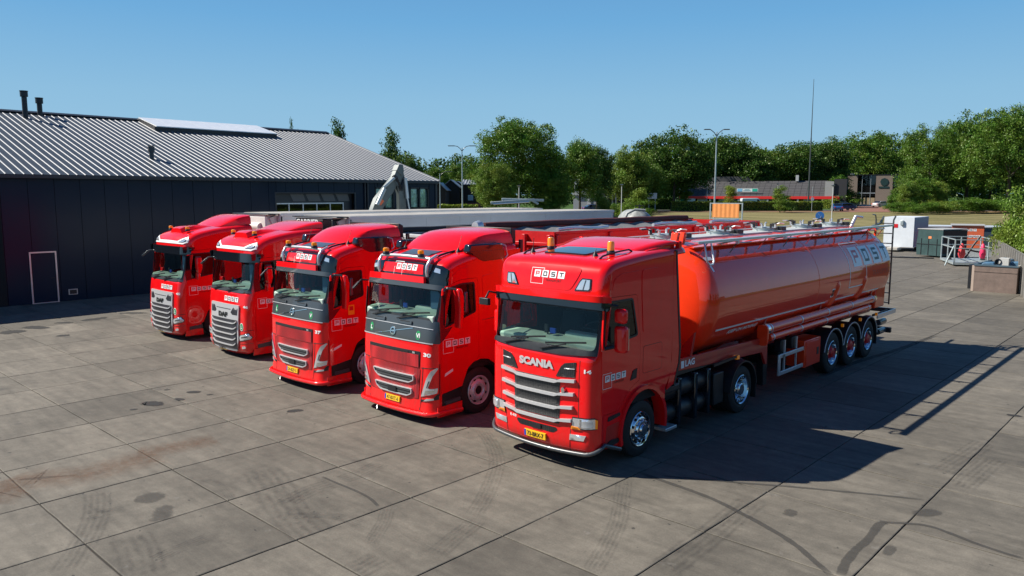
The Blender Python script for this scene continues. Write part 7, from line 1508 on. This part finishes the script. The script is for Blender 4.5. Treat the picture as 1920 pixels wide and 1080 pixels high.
def excavator():
    r = empty('excavator', (-21.9, 14.2, 0), 0); tag(r, 'grey excavator arm folded into a peak before the hall windows', 'excavator'); g = mat('boom_grey', (.085, .105, .105), .4, .15, coat=.3, var=.1)
    Y = lambda px: (px - 730) * .0325 - .25
    P = lambda px, py: (0, pl_y(px, py), pl_z(px, py))
    def pl_(px, py): # point on the vertical plane x = -21.9 seen at picture position
        tx = (px - 960) / FPX; ty = -(py - 540) / FPX; f = Vector((Fv.x * math.cos(R(PITCH)), Fv.y * math.cos(R(PITCH)), -math.sin(R(PITCH)))); u = Rv.cross(f); d = f + Rv * tx + u * ty; t = (-21.9 - CX) / d.x; return Vector((CX, CY, CZ)) + d * t
    def q(px, py, off=0): v = pl_(px, py); return (off, v.y - 14.2, v.z)
    def arm(name, pts, w, m=g, off=0): b = MB(); b.prism([(q(*p)[1], q(*p)[2]) for p in pts], off - w, off + w); return b.build(name, m, r, bevel=.03)
    arm('boom', [(694, 396), (703, 372), (720, 350), (735, 332), (741, 316), (745, 309), (750, 311), (752, 322), (745, 340), (733, 362), (722, 378), (712, 396)], .17)
    arm('dipper_arm', [(741, 316), (746, 308), (751, 312), (755, 330), (757, 352), (759, 396), (746, 396), (745, 365), (741, 345), (740, 330)], .13, off=.02)
    arm('boom_knuckle', [(739, 320), (744, 308), (751, 309), (753, 322), (748, 330)], .21)
    b = MB(); b.cyl(q(754, 334, .25), q(758, 372, .25), .085, 12); b.cyl(q(758, 372, .25), q(762, 394, .25), .04, 10); b.build('arm_ram', mat('ram_pale', (.45, .55, .60), .35, .3), r, smooth=40)
    b = MB(); b.cyl(q(712, 352, .3), q(732, 334, .3), .07, 12); b.cyl(q(700, 384, .3), q(714, 354, .3), .10, 12); b.build('boom_ram', GALV, r, smooth=40)
    b = MB()
    for k in range(4): b.tube([q(733 - k, 328 + k, .22), q(737 + k * 2, 332 + k * 5, .34), q(740 + k, 345 + k * 4, .3), q(745 + k, 352 + k * 2, .25), q(750 + k, 340 - k * 3, .2)], .022, 6)
    b.build('hydraulic_hose', BLACK, r, smooth=60); tag(b and r.children[-1], kind=None)
    v = [q(710, 372, .18), q(716, 377, .18), q(710, 385, .18), q(704, 381, .18)]; b = MB(); b.add(v + [(x + .01, y, z) for x, y, z in v], [(0, 1, 2, 3), (4, 5, 6, 7)]); b.build('orange_decal', mat('orange_decal', (.80, .16, .05), .5), r)
    B(r, 'excavator_cab', g, -.9, .5, -2.4, -.8, 1.4, 3.0, .08); B(r, 'engine_deck', g, -1.2, 1.2, -2.6, 1.4, .95, 1.8, .08)
    for x in (-1.1, 1.1): B(r, 'track', BLACK, x - .25, x + .25, -1.9, 1.9, .02, .85, .2)
excavator()
def box_thing(name, label, cat, px, D, parts, rz=0): r = empty(name, place(px, D), R(YAW) + rz); tag(r, label, cat); return r
def skip_():
    r = empty('steel_skip', (-.30, 31.95, 0), 0); tag(r, 'brown open steel box heaped with blue scrap at the right of the yard', 'container'); m = mat('brown_steel', (.17, .125, .105), .75, var=.22, vscale=3, bump=.2, bscale=6); W, L, H = 1.75, 3.4, 1.22
    for (a) in ((0, W, 0, .05, 0, H), (0, W, L - .05, L, 0, H), (0, .05, .051, L - .051, 0, H), (W - .05, W, .051, L - .051, 0, H), (.05, W - .05, .05, L - .05, .02, .1)): B(r, 'skip_side', m, *a)
    B(r, 'skip_rim', mat('blue_grey_rim', (.06, .10, .13), .6), -.03, W + .03, -.03, .06, H, H + .07); B(r, 'skip_rim', mat('blue_grey_rim', (.06, .10, .13), .6), -.03, .05, .061, L, H, H + .07); B(r, 'skip_rim', mat('pale_rim', (.35, .34, .30), .7), W - .05, W + .03, .061, L, H, H + .07)
    B(r, 'side_rib', m, .0, W, -.02, -.001, H - .28, H - .22); B(r, 'door_post', mat('rust_pale', (.42, .33, .27), .8), -.10, -.001, .0, .35, 0, H); B(r, 'open_door', BLACK, -.24, -.11, .0, 1.3, .1, H + .02)
    bl = mat('blue_scrap', (.05, .13, .22), .6, var=.3)
    for k, (x, y, s) in enumerate(((.35, 1.2, .35), (1.25, 1.8, .4), (.8, 2.4, .4), (.5, 2.8, .3))): b = MB(); b.prism([(x - s, H - .1), (x + s, H - .15), (x + s * .7, H + .12 + .05 * k), (x - s * .5, H + .1)], y - s, y + s, 'Y'); b.build('blue_scrap', bl, r, bevel=.04)
    b = MB(); b.box(.75, 1.15, 1.2, 1.7, H - .1, H + .32); b.build('scrap_carton', mat('scrap_white', (.5, .5, .48), .7), r); b = MB(); b.lathe([(0, .12), (.03, .15), (.06, .12), (.06, .0)], (.72, 1.15, H + .15), 12, axis='Y'); b.build('scrap_wheel', BLACK, r)
skip_()
def conc_wall():
    A = Vector((-2.45, 47.3, 0)); Bp = Vector((1.4, 33.4, 0)); d = (Bp - A); n = 15; u = d.normalized(); ang = math.atan2(d.y, d.x); r = empty('panel_wall', A, ang); tag(r, 'ribbed grey concrete panel wall under the tall hedge on the right', 'wall'); L = d.length * 1.0 / n; cm = mat('wall_concrete', (.17, .165, .155), .85, var=.2, vscale=1.5)
    for k in range(n + 8): b = MB(); b.box(k * L + .10, (k + 1) * L - .01, -.08, .06, 0, 1.75); b.build('wall_panel', cm, r); b = MB(); b.box(k * L - .07, k * L + .07, -.2, -.081, 0, 1.8); b.build('wall_post', mat('post_concrete', (.24, .23, .21), .85, var=.15), r)
    # tall hedge and shrub behind it
    rng2 = random.Random(5)
    def P(k, off): return A + u * k + Vector((-u.y, u.x, 0)) * off
    hedge(P(-1, 2.0) , P(22, 2.0), 2.6, 3.0, .16, 16000, 2, 'tall light green hedge growing over the concrete panel wall', 8)
    return A, u
A_, u_ = conc_wall()
for i, (k, off, h, w, lf, lb) in enumerate(((.8, .9, 3.2, 3.0, 3, 'rounded bright shrub at the far end of the panel wall'), (3.4, 1.8, 5.7, 4.6, 2, 'taller leafy shrub above the panel wall'), (6.6, 2.4, 6.0, 4.6, 2, 'tallest light green shrub, cut by the right edge of the picture'), (12.5, 1.4, 3.9, 3.4, 2, 'shrub over the panel wall nearest the brown steel box'))):
    q_ = A_ + u_ * k + Vector((-u_.y, u_.x, 0)) * off; tree('shrub', 'bush', i % 3, lf, 0, 0, h, w, lb, 'shrub', trunk=False, pos=q_)
def yard_boxes():
    wt = mat('box_white', (.62, .66, .70), .5, var=.05); r = empty('white_box_body', (-12.3, 57.1, 0), 0.02); tag(r, 'white box trailer standing at the end of the yard behind the ladder', 'trailer')
    B(r, 'box_body', wt, 0, 2.25, 0, 4.2, .35, 2.75); B(r, 'side_shade', mat('side_shade_tone', (.13, .20, .28), .5, var=.2), 2.251, 2.27, .05, 4.15, .4, 2.7); B(r, 'wall_lamp', GALV, 1.25, 1.5, -.15, -.001, 2.1, 2.5, .04); B(r, 'red_notice', REDINK, .75, 1.05, -.02, -.001, 1.9, 2.2); B(r, 'tow_bar', mat('drawbar_beige', (.4, .38, .34), .7), .6, 1.4, -1.0, -.001, .12, .35, .04)  # shade of the right side is put into a thin grey-blue sheet
    for x in (.1, 1.8): w = MB(); w.cyl((x, 2.4, .3), (x + .15, 2.4, .3), .3, 14); w.build('wheel', RUBBER, r)
    gm = mat('dark_green_steel', (.022, .055, .055), .55, var=.25, vscale=2); r = empty('green_container', (-8.6, 52.9, 0), math.atan2(-.85, 1.9)); tag(r, 'dark green waste container between the white box and the orange container', 'container')
    b = MB(); b.prism([(0, .12), (2.05, .12), (2.12, .9), (2.1, 2.02), (.08, 2.02), (-.05, .9)], 0, .06, 'Y'); b.build('front_wall', gm, r); B(r, 'body', gm, .02, 2.05, .061, 2.6, .12, 1.98); B(r, 'lid', mat('pale_lid', (.34, .34, .33), .6), .0, 2.14, -.03, 2.6, 2.021, 2.07); B(r, 'rust_label', mat('orange_label', (.7, .22, .08), .6), .95, 1.2, -.02, -.001, 1.35, 1.52)
    for x in (.35, .95, 1.65): B(r, 'front_post', BLACK, x, x + .04, -.03, -.001, .15, 1.35)
    B(r, 'cross_rail', BLACK, .0, 2.08, -.035, -.031, .92, .96); B(r, 'side_sheet', mat('dark_brown_side', (.05, .028, .02), .8, var=.3), 2.061, 2.08, .1, 2.5, .3, 1.95)  # right side covered by a dark brown sheet
    om = mat('orange_steel', (.62, .12, .045), .5, var=.08, vscale=2); r = empty('orange_container', (-8.6, 62.4, 0), .24); tag(r, 'orange container lettered POST behind the cage trailer', 'container'); W = 2.3
    b = MB(); b.prism([(.5, .1), (W, .1), (W, 2.0), (0, 2.0), (0, 1.3), (.5, .7)], 0, .06, 'Y'); b.build('front_wall', om, r); B(r, 'body', om, .55, W - .02, .061, 3, .1, 1.98); B(r, 'lid', mat('pale_lid', (.34, .34, .33), .6), -.1, W + .1, -.1, 3.2, 2.001, 2.05); B(r, 'side_wall', mat('deep_red_steel', (.30, .03, .02), .5), W + .001, W + .03, .05, 3, .15, 1.95)
    F = lambda u, v, d: (u, -.002 - d, v); logo(r, .20, .72, 1.55, F, sub=False); lettering('container_lettering', 'TRANSPORT', .30, .62, 1.02, F, WHITE, r, .006, bold=.012, fit=1.45)
    lw = MB(); lw.prism([(.2, 1.70), (9.5, 1.70), (9.5, 1.80), (.2, 1.80)], 0, 3, 'Y'); r = empty('site_cabin', (-12.3, 65.0, 0), R(22)); tag(r, 'long low cabin roof behind the green and orange containers', 'cabin'); lw.build('roof', mat('cabin_roof', (.45, .50, .55), .5), r); B(r, 'wall', mat('cabin_wall', (.05, .08, .11), .6), .3, 9.4, .1, 2.9, 0, 1.69)
    # cage trailer of galvanised tube with junk
    r = empty('cage_trailer', (-4.35, 45.6, 0), math.atan2(.9, 2.0)); tag(r, 'galvanised cage trailer holding junk and red bags', 'trailer'); W, L, H = 2.35, 4.2, 1.7
    for (x, y) in ((0, 0), (W, 0), (0, L), (W, L), (W / 2, L), (0, L / 2), (W, L / 2)): b = MB(); b.cyl((x, y, .1), (x, y, H), .045, 8); b.build('cage_post', GALV, r)
    for z in (1.15, H):
        for (p, q) in (((0, 0), (W, 0)), ((0, L), (W, L)), ((0, 0), (0, L)), ((W, 0), (W, L))): b = MB(); b.bar((*p, z), (*q, z), .06, .06); b.build('cage_rail', GALV, r)
    B(r, 'deck', GALV, -.05, W + .05, -.05, L + .05, .10, .24); b = MB(); b.bar((-.55, -.2, .05), (-.05, .1, 1.3), .06, .06); b.build('prop_stand', GALV, r)
    B(r, 'white_sheet', mat('sheet_white', (.5, .52, .52), .6), .8, W + .6, L * .6, L * .63, .43, .95)
    for x in (.2, W - .2): w = MB(); w.cyl((x - .1, L * .6, .2), (x + .1, L * .6, .2), .2, 14); w.build('wheel', RUBBER, r)
    for i, (x, y, c, s, lb) in enumerate(((.45, .3, (.62, .05, .06), .30, 'red sack hanging at the left of the cage trailer'), (1.65, .4, (.75, .03, .12), .26, 'pink red bag hanging inside the cage trailer'))):
        bgr = MB(); bgr.lathe([(0, .03), (.04, s * .5), (.3, s * .75), (.7, s * .55), (.92, s * .3), (.98, .03)], (0, 0, 0), 14, axis='Z'); o = bgr.build('plastic_bag', mat('bag_red%d' % i, c, .5), None, smooth=60); o.location = r.matrix_basis @ Vector((x, y, .45)) if False else Vector((-4.35, 45.6, 0)) + Matrix.Rotation(math.atan2(.9, 2.0), 3, 'Z') @ Vector((x, y, .48)); tag(o, lb, 'bag')
    o_ = Vector((-4.35, 45.6, 0)); Mr = Matrix.Rotation(math.atan2(.9, 2.0), 3, 'Z')
    for (pts, lb) in ((((.7, .5, .5), (1.2, .9, 1.3), (1.6, 1.0, 1.9)), 'bent black strut leaning up in the cage trailer'), (((.6, 1.4, 1.1), (1.4, 1.2, .9), (2.0, 1.6, .8)), 'dark bar lying across the cage trailer')): b = MB(); b.tube([o_ + Mr @ Vector(p) for p in pts], .06, 6); o = b.build('scrap_bar', BLACK, None, smooth=60); tag(o, lb, 'scrap bar')
    for (x, y, rz, lb) in ((-8.9, 50.3, .3, 'dark plank lying before the green container'), (-8.0, 50.8, .15, 'second dark plank before the green container, nearer the cage')):
        b = MB(); b.box(-1.1, 1.1, -.12, .12, .0, .08); o = b.build('timber_plank', BLACK, None, loc=(x, y, .0)); o.rotation_euler = (0, 0, rz); tag(o, lb, 'plank')
yard_boxes()
# unseen trees and hedge added on the right, to be mirrored in the paintwork
for i, (x, y, h, w) in enumerate(((52, -8, 12, 12), (56, 8, 14, 13), (54, 24, 13, 12), (48, 40, 12, 12), (50, -26, 13, 13))):
    tree('reflection_tree', 'round', i % 4, 0, 0, 0, h, w, ['broad unseen tree added off the right side, nearest the trucks', 'second unseen tree added off the right side', 'middle unseen tree added off the right side', 'unseen tree added off the right side, nearest the panel wall', 'unseen tree added off the right side, behind the viewpoint'][i], group='unseen trees added right of the yard', pos=Vector((x, y, 0)))
hedge(Vector((40, -45, 0)), Vector((34, 60, 0)), 2, 3.2, .28, 9000, 0, 'dark unseen hedge added right of the yard for reflections', 12)
